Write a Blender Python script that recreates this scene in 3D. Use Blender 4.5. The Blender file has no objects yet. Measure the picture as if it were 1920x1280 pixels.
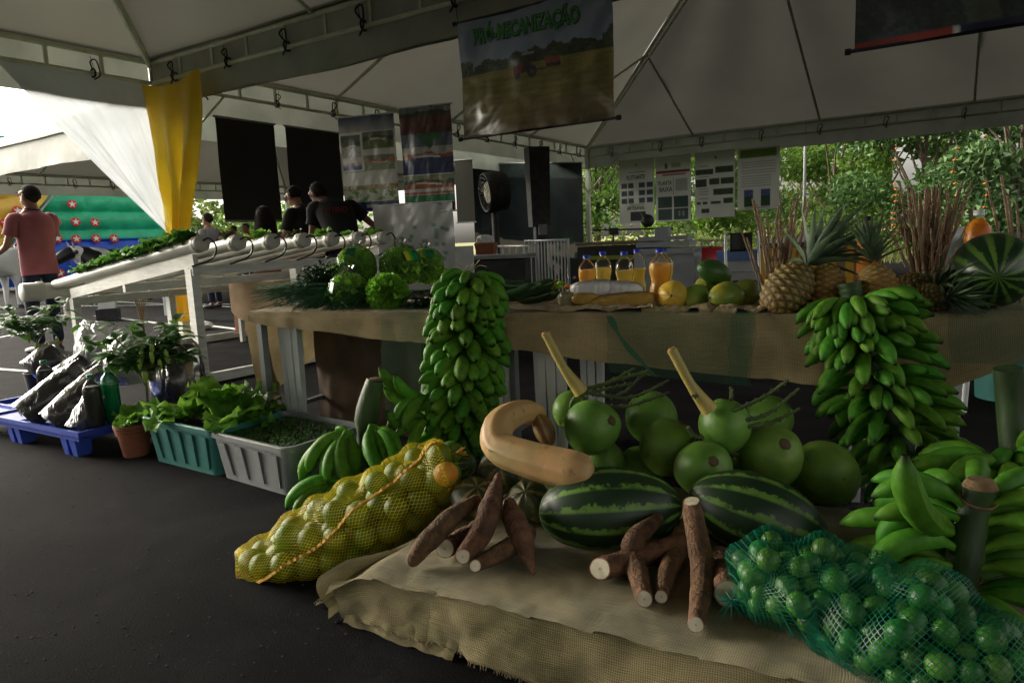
import bpy, math, random
import numpy as np
from mathutils import Vector, Matrix

# ------------------------------------------------------------------ camera, sky, sun, exposure
S = bpy.context.scene
COL = S.collection
PITCH, ROLL, FPX, EYE = math.radians(8.386), math.radians(-2.486), 1310.37, 1.1
_f = Vector((0, math.cos(PITCH), -math.sin(PITCH)))
_r = Vector((1, 0, 0))
_u = _r.cross(_f)
CR = math.cos(ROLL) * _r + math.sin(ROLL) * _u
CU = -math.sin(ROLL) * _r + math.cos(ROLL) * _u
cam = bpy.data.objects.new('camera', bpy.data.cameras.new('camera'))
COL.objects.link(cam)
cm = Matrix((CR, CU, -_f)).transposed().to_4x4()
cm.translation = (0, 0, EYE)
cam.matrix_world = cm
cam.data.lens = FPX / 1920 * 36
cam.data.sensor_width = 36
cam.data.clip_start = 0.05
cam.data.clip_end = 900
S.camera = cam

W = bpy.data.worlds.new('World')
S.world = W
W.use_nodes = True
nt = W.node_tree
nt.nodes.clear()
sky = nt.nodes.new('ShaderNodeTexSky')
sky.sky_type = 'NISHITA'
sky.sun_disc = False
sky.sun_elevation = math.radians(24)
sky.sun_rotation = math.radians(-62)
sky.air_density = 0.8
sky.dust_density = 6.0
sky.ozone_density = 0.6
hs = nt.nodes.new('ShaderNodeHueSaturation')
hs.inputs['Saturation'].default_value = 0.16
bg = nt.nodes.new('ShaderNodeBackground')
bg.inputs[1].default_value = 0.15
wo = nt.nodes.new('ShaderNodeOutputWorld')
nt.links.new(sky.outputs[0], hs.inputs['Color'])
wm = nt.nodes.new('ShaderNodeMix'); wm.data_type = 'RGBA'; wm.blend_type = 'MULTIPLY'; wm.inputs[0].default_value = 1
wm.inputs[7].default_value = (1.0, .965, .87, 1)
nt.links.new(hs.outputs[0], wm.inputs[6]); nt.links.new(wm.outputs[2], bg.inputs[0])
nt.links.new(bg.outputs[0], wo.inputs[0])

sl = bpy.data.lights.new('sun', 'SUN')
sl.energy = 1.25
sl.angle = math.radians(34)
sl.color = (1.0, 0.90, 0.72)
so = bpy.data.objects.new('sun', sl)
COL.objects.link(so)
_az, _el = math.radians(62), math.radians(24)
_sd = Vector((-math.sin(_az) * math.cos(_el), math.cos(_az) * math.cos(_el), math.sin(_el)))
so.rotation_euler = _sd.to_track_quat('Z', 'Y').to_euler()
so.location = _sd * 60

S.view_settings.view_transform = 'Standard'
S.view_settings.look = 'None'
S.view_settings.gamma = 1.0
S.view_settings.exposure = 1.6
S.cycles.max_bounces = 7
S.cycles.diffuse_bounces = 4
S.cycles.glossy_bounces = 3
S.cycles.transmission_bounces = 5
S.cycles.transparent_max_bounces = 16
S.cycles.caustics_reflective = False
S.cycles.caustics_refractive = False
S.cycles.sample_clamp_indirect = 4
S.cycles.use_denoising = True

# ------------------------------------------------------------------ helpers
PI = math.pi
rnd = random.Random(7)
def V3(*a): return np.array(a, float)
_fn, _rn, _un = np.array(_f), np.array(CR), np.array(CU)
def ray(px, py): return _fn + _rn * ((px - 960) / FPX) - _un * ((py - 640) / FPX)
def G(px, py, z=0.0):
    d = ray(px, py); t = (z - EYE) / d[2]
    return V3(0, 0, EYE) + d * t
def D(px, py, y):
    d = ray(px, py)
    return V3(0, 0, EYE) + d * (y / d[1])
def unit(v):
    v = np.array(v, float); n = np.linalg.norm(v)
    return v / n if n > 1e-12 else v
UD = V3(math.sin(math.radians(35.77)), math.cos(math.radians(35.77)), 0)   # along the tent row, away
VD = V3(-math.cos(math.radians(35.77)), math.sin(math.radians(35.77)), 0)  # along the tent row, leftwards
ZU = V3(0, 0, 1)

def fb(x, y, s=0, o=4):
    r = 0; a = 1
    for k in range(o):
        q = 1.9 ** k
        r += a * (math.sin(x * q * 1.31 + 1.7 * s + 2.1 * k + 1.3 * math.sin(y * q * .83 + s)) * math.cos(y * q * 1.17 - .9 * s + k + 1.1 * math.sin(x * q * .71 + 2 * s)))
        a *= .5
    return r / 1.9

class MB:
    def __init__(s): s.v = []; s.f = []; s.m = []; s.uv = []; s.c = []; s.has = False
    def add(s, vs, fs, m=0, uv=None, col=None):
        o = len(s.v)
        s.v += [tuple(float(q) for q in p) for p in vs]
        s.f += [tuple(i + o for i in f) for f in fs]
        s.m += [m] * len(fs)
        s.uv += [tuple(u) for u in uv] if uv is not None else [(0, 0)] * len(vs)
        if col is None: s.c += [(.5, .5, .5)] * len(vs)
        elif len(col) == 3 and not hasattr(col[0], '__len__'): s.c += [tuple(col)] * len(vs); s.has = True
        else: s.c += [tuple(q) for q in col]; s.has = True
    def tube(s, pts, r, n=8, m=0, cap=True, sx=1.0, ridge=0.0, nr=5, closed=False, col=None):
        P = [np.array(p, float) for p in pts]; k = len(P)
        R = [r] * k if not hasattr(r, '__len__') else list(r)
        T = [unit((P[(i + 1) % k] if closed else P[min(i + 1, k - 1)]) - (P[i - 1] if closed else P[max(i - 1, 0)])) for i in range(k)]
        a = V3(0, 0, 1) if abs(T[0][2]) < .9 else V3(1, 0, 0)
        N = unit(np.cross(T[0], a)); vs = []; uv = []
        L = 0
        for i in range(k):
            N = unit(N - T[i] * N.dot(T[i])); B = np.cross(T[i], N)
            if i: L += np.linalg.norm(P[i] - P[i - 1])
            for j in range(n):
                t = 2 * PI * j / n; q = R[i] * (1 + ridge * math.cos(nr * t))
                vs.append(P[i] + N * (math.cos(t) * q * sx) + B * (math.sin(t) * q)); uv.append((j / n, L))
        fs = []
        for i in range(k if closed else k - 1):
            i2 = (i + 1) % k
            for j in range(n): fs.append((i * n + j, i * n + (j + 1) % n, i2 * n + (j + 1) % n, i2 * n + j))
        if cap and not closed:
            fs.append(tuple(range(n - 1, -1, -1))); fs.append(tuple(range((k - 1) * n, k * n)))
        s.add(vs, fs, m, uv, col)
        return s
    def box(s, c, sz, rot=None, m=0, taper=1.0, col=None):
        c = np.array(c, float); h = np.array(sz, float) / 2
        vs = []
        for z in (-1, 1):
            q = taper if z < 0 else 1
            for x, y in ((-1, -1), (1, -1), (1, 1), (-1, 1)):
                p = V3(x * h[0] * q, y * h[1] * q, z * h[2])
                if rot is not None: p = rot @ p
                vs.append(c + p)
        s.add(vs, [(3, 2, 1, 0), (4, 5, 6, 7), (0, 1, 5, 4), (1, 2, 6, 5), (2, 3, 7, 6), (3, 0, 4, 7)], m, None, col)
        return s
    def bar(s, a, b, w, h, m=0, up=ZU):
        a, b = np.array(a, float), np.array(b, float); d = b - a; L = np.linalg.norm(d); x = d / L
        y = unit(np.cross(up, x)); z = np.cross(x, y)
        return s.box((a + b) / 2, (L, w, h), np.array([x, y, z]).T, m)
    def ell(s, c, r, rot=None, nu=16, nv=10, m=0, fn=None, col=None):
        c = np.array(c, float); vs = []; uv = []
        for i in range(nv + 1):
            ph = PI * i / nv
            for j in range(nu if 0 < i < nv else 1):
                t = 2 * PI * j / nu
                p = V3(math.sin(ph) * math.cos(t), math.sin(ph) * math.sin(t), math.cos(ph))
                q = fn(p) if fn else 1
                p = p * np.array(r) * q
                if rot is not None: p = rot @ p
                vs.append(c + p); uv.append((j / nu, i / nv))
        def idx(i, j): return 0 if i == 0 else (1 + (nv - 1) * nu if i == nv else 1 + (i - 1) * nu + j % nu)
        fs = []
        for i in range(nv):
            for j in range(nu):
                if i == 0: fs.append((0, idx(1, j), idx(1, j + 1)))
                elif i == nv - 1: fs.append((idx(i, j), idx(nv, 0), idx(i, j + 1)))
                else: fs.append((idx(i, j), idx(i + 1, j), idx(i + 1, j + 1), idx(i, j + 1)))
        s.add(vs, fs, m, uv, col)
        return s
    def lathe(s, prof, c=(0, 0, 0), rot=None, n=20, m=0, cap=True, col=None, mod=None):
        c = np.array(c, float); vs = []; uv = []
        for i, (r, z) in enumerate(prof):
            for j in range(n):
                t = 2 * PI * j / n; q = mod(t, i) if mod else 1
                p = V3(r * q * math.cos(t), r * q * math.sin(t), z)
                if rot is not None: p = rot @ p
                vs.append(c + p); uv.append((j / n, i / len(prof)))
        fs = [(i * n + j, i * n + (j + 1) % n, (i + 1) * n + (j + 1) % n, (i + 1) * n + j) for i in range(len(prof) - 1) for j in range(n)]
        if cap: fs.append(tuple(range(n - 1, -1, -1))); fs.append(tuple(range((len(prof) - 1) * n, len(prof) * n)))
        s.add(vs, fs, m, uv, col)
        return s
    def grid(s, fn, nu, nv, m=0, col=None, uvs=(1, 1)):
        vs = []; uv = []; cs = [] if col else None
        for i in range(nv + 1):
            for j in range(nu + 1):
                a, b = j / nu, i / nv
                vs.append(fn(a, b)); uv.append((a * uvs[0], b * uvs[1]))
                if col: cs.append(col(a, b))
        w = nu + 1
        s.add(vs, [(i * w + j, i * w + j + 1, (i + 1) * w + j + 1, (i + 1) * w + j) for i in range(nv) for j in range(nu)], m, uv, cs)
        return s
    def leaf(s, p, d, L, Wd, droop=.4, seg=4, fold=.25, m=0, frill=0, pk=.45, nrm=None):
        """a curved, folded leaf from p along d, drooping with its length"""
        p = np.array(p, float); d = unit(d)
        side = np.cross(d, nrm if nrm is not None else ZU)
        side = unit(side) if np.linalg.norm(side) > .05 else V3(1, 0, 0)
        vs = []; uv = []; a = p.copy(); ph = rnd.random() * 6
        for i in range(seg + 1):
            t = i / seg
            w = Wd * .5 * (math.sin(PI * t ** (math.log(.5) / math.log(pk))) ** .8 if 0 < t < 1 else .06)
            nn = np.cross(side, d)
            if i: a = a + d * (L / seg); d = unit(d - ZU * droop / seg)
            fr = frill * Wd
            vs += [a - side * w + nn * (fold * w + fr * math.sin(ph + i * 2.3)), a, a + side * w + nn * (fold * w + fr * math.cos(ph + i * 2.9))]
            uv += [(0, t), (.5, t), (1, t)]
        fs = []
        for i in range(seg): o = i * 3; fs += [(o, o + 1, o + 4, o + 3), (o + 1, o + 2, o + 5, o + 4)]
        s.add(vs, fs, m, uv)
        return s
    def build(s, name, mats, parent=None, smooth=True, mw=None, thick=0, sub=0):
        me = bpy.data.meshes.new(name)
        v = np.array(s.v, float)
        q = parent
        while q is not None and mw is None: v = v - np.array(q.location); q = q.parent
        me.from_pydata(v.tolist(), [], s.f)
        if not isinstance(mats, (list, tuple)): mats = [mats]
        for q in mats: me.materials.append(q)
        me.polygons.foreach_set('material_index', s.m)
        me.polygons.foreach_set('use_smooth', [smooth] * len(s.f))
        li = np.empty(len(me.loops), np.int32); me.loops.foreach_get('vertex_index', li)
        ul = me.uv_layers.new(name='UVMap')
        ul.data.foreach_set('uv', np.array(s.uv, np.float32)[li].ravel())
        if s.has:
            at = me.color_attributes.new('col', 'FLOAT_COLOR', 'POINT')
            c = np.ones((len(s.v), 4), np.float32); c[:, :3] = s.c
            at.data.foreach_set('color', c.ravel())
        me.update()
        if smooth: me.set_sharp_from_angle(angle=.87)
        o = bpy.data.objects.new(name, me); COL.objects.link(o)
        if parent is not None: o.parent = parent
        if mw is not None: o.matrix_world = mw if parent is None else o.matrix_world
        if sub:
            q = o.modifiers.new('sub', 'SUBSURF'); q.levels = sub; q.render_levels = sub
        if thick:
            q = o.modifiers.new('thick', 'SOLIDIFY'); q.thickness = thick; q.offset = 0
        return o

def tag(o, label, cat=None, group=None, kind=None):
    if label: o['label'] = label
    if cat: o['category'] = cat
    if group: o['group'] = group
    if kind: o['kind'] = kind
    return o
def thing(name, label, cat, loc=(0, 0, 0), group=None):
    o = bpy.data.objects.new(name, None); COL.objects.link(o)
    o.location = Vector([float(q) for q in loc]); o.empty_display_size = .1
    return tag(o, label, cat, group)
def copy_tree(root, label=None):
    r = root.copy(); COL.objects.link(r)
    if label: r['label'] = label
    for ch in list(root.children):
        c = ch.copy(); COL.objects.link(c); c.parent = r
        for g in list(ch.children):
            d = g.copy(); COL.objects.link(d); d.parent = c
    return r
def frame(x, up=ZU):
    """3x3 array whose columns are x, y, z with x given and z near up"""
    x = unit(x); y = unit(np.cross(up, x)); return np.array([x, y, np.cross(x, y)]).T
def mat4(R, p):
    m = Matrix([[float(q) for q in row] for row in R]).to_4x4(); m.translation = Vector([float(q) for q in p]); return m
def arc(a, b, sag, n=10, dirn=ZU):
    a, b = np.array(a, float), np.array(b, float)
    return [a + (b - a) * t - np.array(dirn) * sag * 4 * t * (1 - t) for t in np.linspace(0, 1, n)]
def spline(pts, n=24):
    P = [np.array(p, float) for p in pts]; P = [2 * P[0] - P[1]] + P + [2 * P[-1] - P[-2]]; out = []
    k = len(P) - 3
    for i in range(n + 1):
        t = i / n * k; j = min(int(t), k - 1); t -= j; a, b, c, d = P[j:j + 4]
        out.append(.5 * ((2 * b) + (c - a) * t + (2 * a - 5 * b + 4 * c - d) * t * t + (3 * b - a - 3 * c + d) * t ** 3))
    return out
def lerp(xs, ys, t): return float(np.interp(t, xs, ys))

# ------------------------------------------------------------------ materials
def nodes(name):
    m = bpy.data.materials.new(name); m.use_nodes = True; n = m.node_tree
    return m, n, n.nodes['Principled BSDF'], n.nodes['Material Output']
def c4(c): return (c[0], c[1], c[2], 1)
def pm(name, c1, c2=None, sc=6, rough=.6, bump=0, bsc=60, spec=.4, transl=0, metal=0, coat=0, attr=False, alpha=1, detail=5, sheen=0, uvc=False, lo=.35, hi=.65, stretch=None, trcol=None, bdist=.01, bdet=4):
    m, n, b, out = nodes(name)
    N, L = n.nodes.new, n.links.new
    b.inputs['Roughness'].default_value = rough
    b.inputs['Metallic'].default_value = metal
    b.inputs['Specular IOR Level'].default_value = spec
    b.inputs['Coat Weight'].default_value = coat
    b.inputs['Coat Roughness'].default_value = .12
    b.inputs['Sheen Weight'].default_value = sheen
    tc = N('ShaderNodeTexCoord'); src = tc.outputs['UV' if uvc else 'Object']
    if stretch:
        mp = N('ShaderNodeMapping'); mp.inputs['Scale'].default_value = stretch; L(src, mp.inputs[0]); src = mp.outputs[0]
    no = N('ShaderNodeTexNoise'); no.inputs['Scale'].default_value = sc; no.inputs['Detail'].default_value = detail; L(src, no.inputs['Vector'])
    rp = N('ShaderNodeValToRGB'); rp.color_ramp.elements[0].position = lo; rp.color_ramp.elements[1].position = hi
    c2 = c2 or tuple(q * .8 for q in c1)
    rp.color_ramp.elements[0].color = c4(c2); rp.color_ramp.elements[1].color = c4(c1)
    L(no.outputs[0], rp.inputs[0]); cs = rp.outputs[0]
    if attr:
        at = N('ShaderNodeAttribute'); at.attribute_name = 'col'
        mx = N('ShaderNodeMix'); mx.data_type = 'RGBA'; mx.blend_type = 'MULTIPLY'; mx.inputs[0].default_value = 1
        L(at.outputs[0], mx.inputs[6]); L(cs, mx.inputs[7]); cs = mx.outputs[2]
    L(cs, b.inputs['Base Color'])
    if bump:
        n2 = N('ShaderNodeTexNoise'); n2.inputs['Scale'].default_value = bsc; n2.inputs['Detail'].default_value = bdet; L(src, n2.inputs['Vector'])
        bp = N('ShaderNodeBump'); bp.inputs['Strength'].default_value = bump; bp.inputs['Distance'].default_value = bdist
        L(n2.outputs[0], bp.inputs['Height']); L(bp.outputs[0], b.inputs['Normal'])
    if transl:
        tr = N('ShaderNodeBsdfTranslucent'); mx = N('ShaderNodeMixShader'); mx.inputs[0].default_value = transl
        if trcol: tr.inputs[0].default_value = c4(trcol)
        else: L(cs, tr.inputs[0])
        L(b.outputs[0], mx.inputs[1]); L(tr.outputs[0], mx.inputs[2]); L(mx.outputs[0], out.inputs[0])
    if alpha < 1:
        b.inputs['Alpha'].default_value = alpha
    return m

def burlap_mat(name, c1, c2, per=.004, gap=0.0, scale=1.0):
    """woven jute: UV in metres, threads both ways, blotchy tone, loose gaps"""
    m, n, b, out = nodes(name); N, L = n.nodes.new, n.links.new
    b.inputs['Roughness'].default_value = .95; b.inputs['Specular IOR Level'].default_value = .1
    b.inputs['Sheen Weight'].default_value = .2
    tc = N('ShaderNodeTexCoord')
    wob = N('ShaderNodeTexNoise'); wob.inputs['Scale'].default_value = 9; L(tc.outputs['UV'], wob.inputs['Vector'])
    mw = N('ShaderNodeMix'); mw.data_type = 'RGBA'; mw.blend_type = 'LINEAR_LIGHT'; mw.inputs[0].default_value = .006
    L(tc.outputs['UV'], mw.inputs[6]); L(wob.outputs['Color'], mw.inputs[7])
    hs = []
    for ax in ('X', 'Y'):
        w = N('ShaderNodeTexWave'); w.bands_direction = ax; w.inputs['Scale'].default_value = .314 / per; w.inputs['Distortion'].default_value = .5
        w.inputs['Detail'].default_value = 2; w.inputs['Detail Scale'].default_value = 3
        L(mw.outputs[2], w.inputs['Vector']); hs.append(w.outputs['Fac'])
    mxh = N('ShaderNodeMath'); mxh.operation = 'MAXIMUM'; L(hs[0], mxh.inputs[0]); L(hs[1], mxh.inputs[1])
    no = N('ShaderNodeTexNoise'); no.inputs['Scale'].default_value = 5 * scale; no.inputs['Detail'].default_value = 6; L(tc.outputs['UV'], no.inputs['Vector'])
    st = N('ShaderNodeMapping'); st.inputs['Scale'].default_value = (6, 160, 1); L(tc.outputs['UV'], st.inputs[0])
    n3 = N('ShaderNodeTexNoise'); n3.inputs['Scale'].default_value = 1.5; L(st.outputs[0], n3.inputs['Vector'])
    ad = N('ShaderNodeMath'); ad.operation = 'MULTIPLY_ADD'; ad.inputs[1].default_value = .35; L(n3.outputs[0], ad.inputs[0]); L(no.outputs[0], ad.inputs[2])
    rp = N('ShaderNodeValToRGB'); rp.color_ramp.elements[0].position = .5; rp.color_ramp.elements[1].position = .85
    rp.color_ramp.elements[0].color = c4(c2); rp.color_ramp.elements[1].color = c4(c1); L(ad.outputs[0], rp.inputs[0])
    r2 = N('ShaderNodeMapRange'); r2.inputs[1].default_value = .15; r2.inputs[2].default_value = .8; r2.inputs[3].default_value = .34; r2.inputs[4].default_value = 1.1
    L(mxh.outputs[0], r2.inputs[0])
    mu = N('ShaderNodeMix'); mu.data_type = 'RGBA'; mu.blend_type = 'MULTIPLY'; mu.inputs[0].default_value = 1
    L(rp.outputs[0], mu.inputs[6]); L(r2.outputs[0], mu.inputs[7]); L(mu.outputs[2], b.inputs['Base Color'])
    bp = N('ShaderNodeBump'); bp.inputs['Strength'].default_value = .6; bp.inputs['Distance'].default_value = .003
    L(mxh.outputs[0], bp.inputs['Height']); L(bp.outputs[0], b.inputs['Normal'])
    tr = N('ShaderNodeBsdfTranslucent'); L(mu.outputs[2], tr.inputs[0])
    mx = N('ShaderNodeMixShader'); mx.inputs[0].default_value = .12
    L(b.outputs[0], mx.inputs[1]); L(tr.outputs[0], mx.inputs[2]); last = mx
    if gap:
        tp = N('ShaderNodeBsdfTransparent'); m2 = N('ShaderNodeMixShader')
        g = N('ShaderNodeMath'); g.operation = 'LESS_THAN'; g.inputs[1].default_value = gap; L(mxh.outputs[0], g.inputs[0])
        L(g.outputs[0], m2.inputs[0]); L(mx.outputs[0], m2.inputs[1]); L(tp.outputs[0], m2.inputs[2]); last = m2
    L(last.outputs[0], out.inputs[0])
    return m

def net_mat(name, col, du, dv, thr=.75, trw=.0, base=.0, diamond=True):
    """open netting: threads kept, holes left transparent; UV in metres"""
    m, n, b, out = nodes(name); N, L = n.nodes.new, n.links.new
    b.inputs['Base Color'].default_value = c4(col); b.inputs['Roughness'].default_value = .45
    tc = N('ShaderNodeTexCoord'); sp = N('ShaderNodeSeparateXYZ'); L(tc.outputs['UV'], sp.inputs[0])
    outs = []
    for s in (1, -1):
        a = N('ShaderNodeMath'); a.operation = 'MULTIPLY'; a.inputs[1].default_value = 1 / du; L(sp.outputs[0], a.inputs[0])
        c = N('ShaderNodeMath'); c.operation = 'MULTIPLY_ADD'; c.inputs[1].default_value = s / dv if diamond or s == 1 else 0
        if diamond: L(sp.outputs[1], c.inputs[0]); L(a.outputs[0], c.inputs[2])
        elif s == 1: L(sp.outputs[1], c.inputs[0]); c.inputs[2].default_value = 0
        else: c = a
        f = N('ShaderNodeMath'); f.operation = 'PINGPONG'; f.inputs[1].default_value = .5; L(c.outputs[0], f.inputs[0])
        outs.append(f)
    mx = N('ShaderNodeMath'); mx.operation = 'MINIMUM'; L(outs[0].outputs[0], mx.inputs[0]); L(outs[1].outputs[0], mx.inputs[1])
    g = N('ShaderNodeMath'); g.operation = 'LESS_THAN'; g.inputs[1].default_value = thr; L(mx.outputs[0], g.inputs[0])
    mb_ = N('ShaderNodeMath'); mb_.operation = 'MAXIMUM'; mb_.inputs[1].default_value = base; L(g.outputs[0], mb_.inputs[0])
    tp = N('ShaderNodeBsdfTransparent'); ms = N('ShaderNodeMixShader')
    tr = N('ShaderNodeBsdfTranslucent'); tr.inputs[0].default_value = c4(col); mt = N('ShaderNodeMixShader'); mt.inputs[0].default_value = .35
    L(b.outputs[0], mt.inputs[1]); L(tr.outputs[0], mt.inputs[2])
    L(mb_.outputs[0], ms.inputs[0]); L(tp.outputs[0], ms.inputs[1]); L(mt.outputs[0], ms.inputs[2]); L(ms.outputs[0], out.inputs[0])
    return m

def film_mat(name, tint=(.9, .92, .95), op=.12, bs=18, bst=.9, rough=.08, ior=1.5):
    """thin clear plastic: mostly see-through, wrinkled sheen"""
    m, n, b, out = nodes(name); N, L = n.nodes.new, n.links.new
    b.inputs['Base Color'].default_value = c4(tint); b.inputs['Roughness'].default_value = rough
    tc = N('ShaderNodeTexCoord'); mp = N('ShaderNodeMapping'); mp.inputs['Scale'].default_value = (1, 1, .35); L(tc.outputs['Object'], mp.inputs[0])
    no = N('ShaderNodeTexNoise'); no.inputs['Scale'].default_value = bs; no.inputs['Detail'].default_value = 3; no.inputs['Distortion'].default_value = 1.5
    L(mp.outputs[0], no.inputs['Vector'])
    bp = N('ShaderNodeBump'); bp.inputs['Strength'].default_value = bst; bp.inputs['Distance'].default_value = .03; L(no.outputs[0], bp.inputs['Height'])
    L(bp.outputs[0], b.inputs['Normal'])
    gl = N('ShaderNodeBsdfGlossy'); gl.inputs['Roughness'].default_value = rough; L(bp.outputs[0], gl.inputs['Normal'])
    tp = N('ShaderNodeBsdfTransparent'); fr = N('ShaderNodeFresnel'); fr.inputs[0].default_value = ior; L(bp.outputs[0], fr.inputs['Normal'])
    m1 = N('ShaderNodeMixShader'); L(fr.outputs[0], m1.inputs[0]); L(tp.outputs[0], m1.inputs[1]); L(gl.outputs[0], m1.inputs[2])
    m2 = N('ShaderNodeMixShader'); m2.inputs[0].default_value = op; L(m1.outputs[0], m2.inputs[1]); L(b.outputs[0], m2.inputs[2])
    L(m2.outputs[0], out.inputs[0])
    return m

def stripe_mat(name, dark, light, n=9, sc=5, thr=.25, jag=.5, rough=.28):
    """melon: stripes run pole to pole (local z), ragged edges"""
    m, nn, b, out = nodes(name); N, L = nn.nodes.new, nn.links.new
    b.inputs['Roughness'].default_value = rough; b.inputs['Specular IOR Level'].default_value = .5
    tc = N('ShaderNodeTexCoord'); sp = N('ShaderNodeSeparateXYZ'); L(tc.outputs['Object'], sp.inputs[0])
    at = N('ShaderNodeMath'); at.operation = 'ARCTAN2'; L(sp.outputs[1], at.inputs[0]); L(sp.outputs[0], at.inputs[1])
    no = N('ShaderNodeTexNoise'); no.inputs['Scale'].default_value = sc * 4; no.inputs['Detail'].default_value = 8; no.inputs['Roughness'].default_value = .7; L(tc.outputs['Object'], no.inputs['Vector'])
    n2 = N('ShaderNodeTexNoise'); n2.inputs['Scale'].default_value = sc * 1.2; L(tc.outputs['Object'], n2.inputs['Vector'])
    a = N('ShaderNodeMath'); a.operation = 'MULTIPLY_ADD'; a.inputs[1].default_value = n; L(at.outputs[0], a.inputs[0])
    j = N('ShaderNodeMath'); j.operation = 'MULTIPLY'; j.inputs[1].default_value = jag * 4; L(no.outputs[0], j.inputs[0]); L(j.outputs[0], a.inputs[2])
    sn = N('ShaderNodeMath'); sn.operation = 'SINE'; L(a.outputs[0], sn.inputs[0])
    ad = N('ShaderNodeMath'); ad.operation = 'MULTIPLY_ADD'; ad.inputs[1].default_value = 4.2; ad.inputs[2].default_value = -2.1; L(no.outputs[0], ad.inputs[0])
    su = N('ShaderNodeMath'); su.operation = 'ADD'; L(sn.outputs[0], su.inputs[0]); L(ad.outputs[0], su.inputs[1])
    rp = N('ShaderNodeValToRGB'); e = rp.color_ramp.elements; e[0].position = thr; e[1].position = min(thr + .75, 1)
    e[0].color = c4(dark); e[1].color = c4(light); q = e.new(min(thr + .28, .95)); q.color = c4(tuple(.55 * x + .45 * y for x, y in zip(dark, light)))
    L(su.outputs[0], rp.inputs[0])
    rp2 = N('ShaderNodeMix'); rp2.data_type = 'RGBA'; rp2.blend_type = 'MULTIPLY'; rp2.inputs[0].default_value = .5
    L(rp.outputs[0], rp2.inputs[6]); L(n2.outputs[0], rp2.inputs[7]); L(rp2.outputs[2], b.inputs['Base Color'])
    return m

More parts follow.
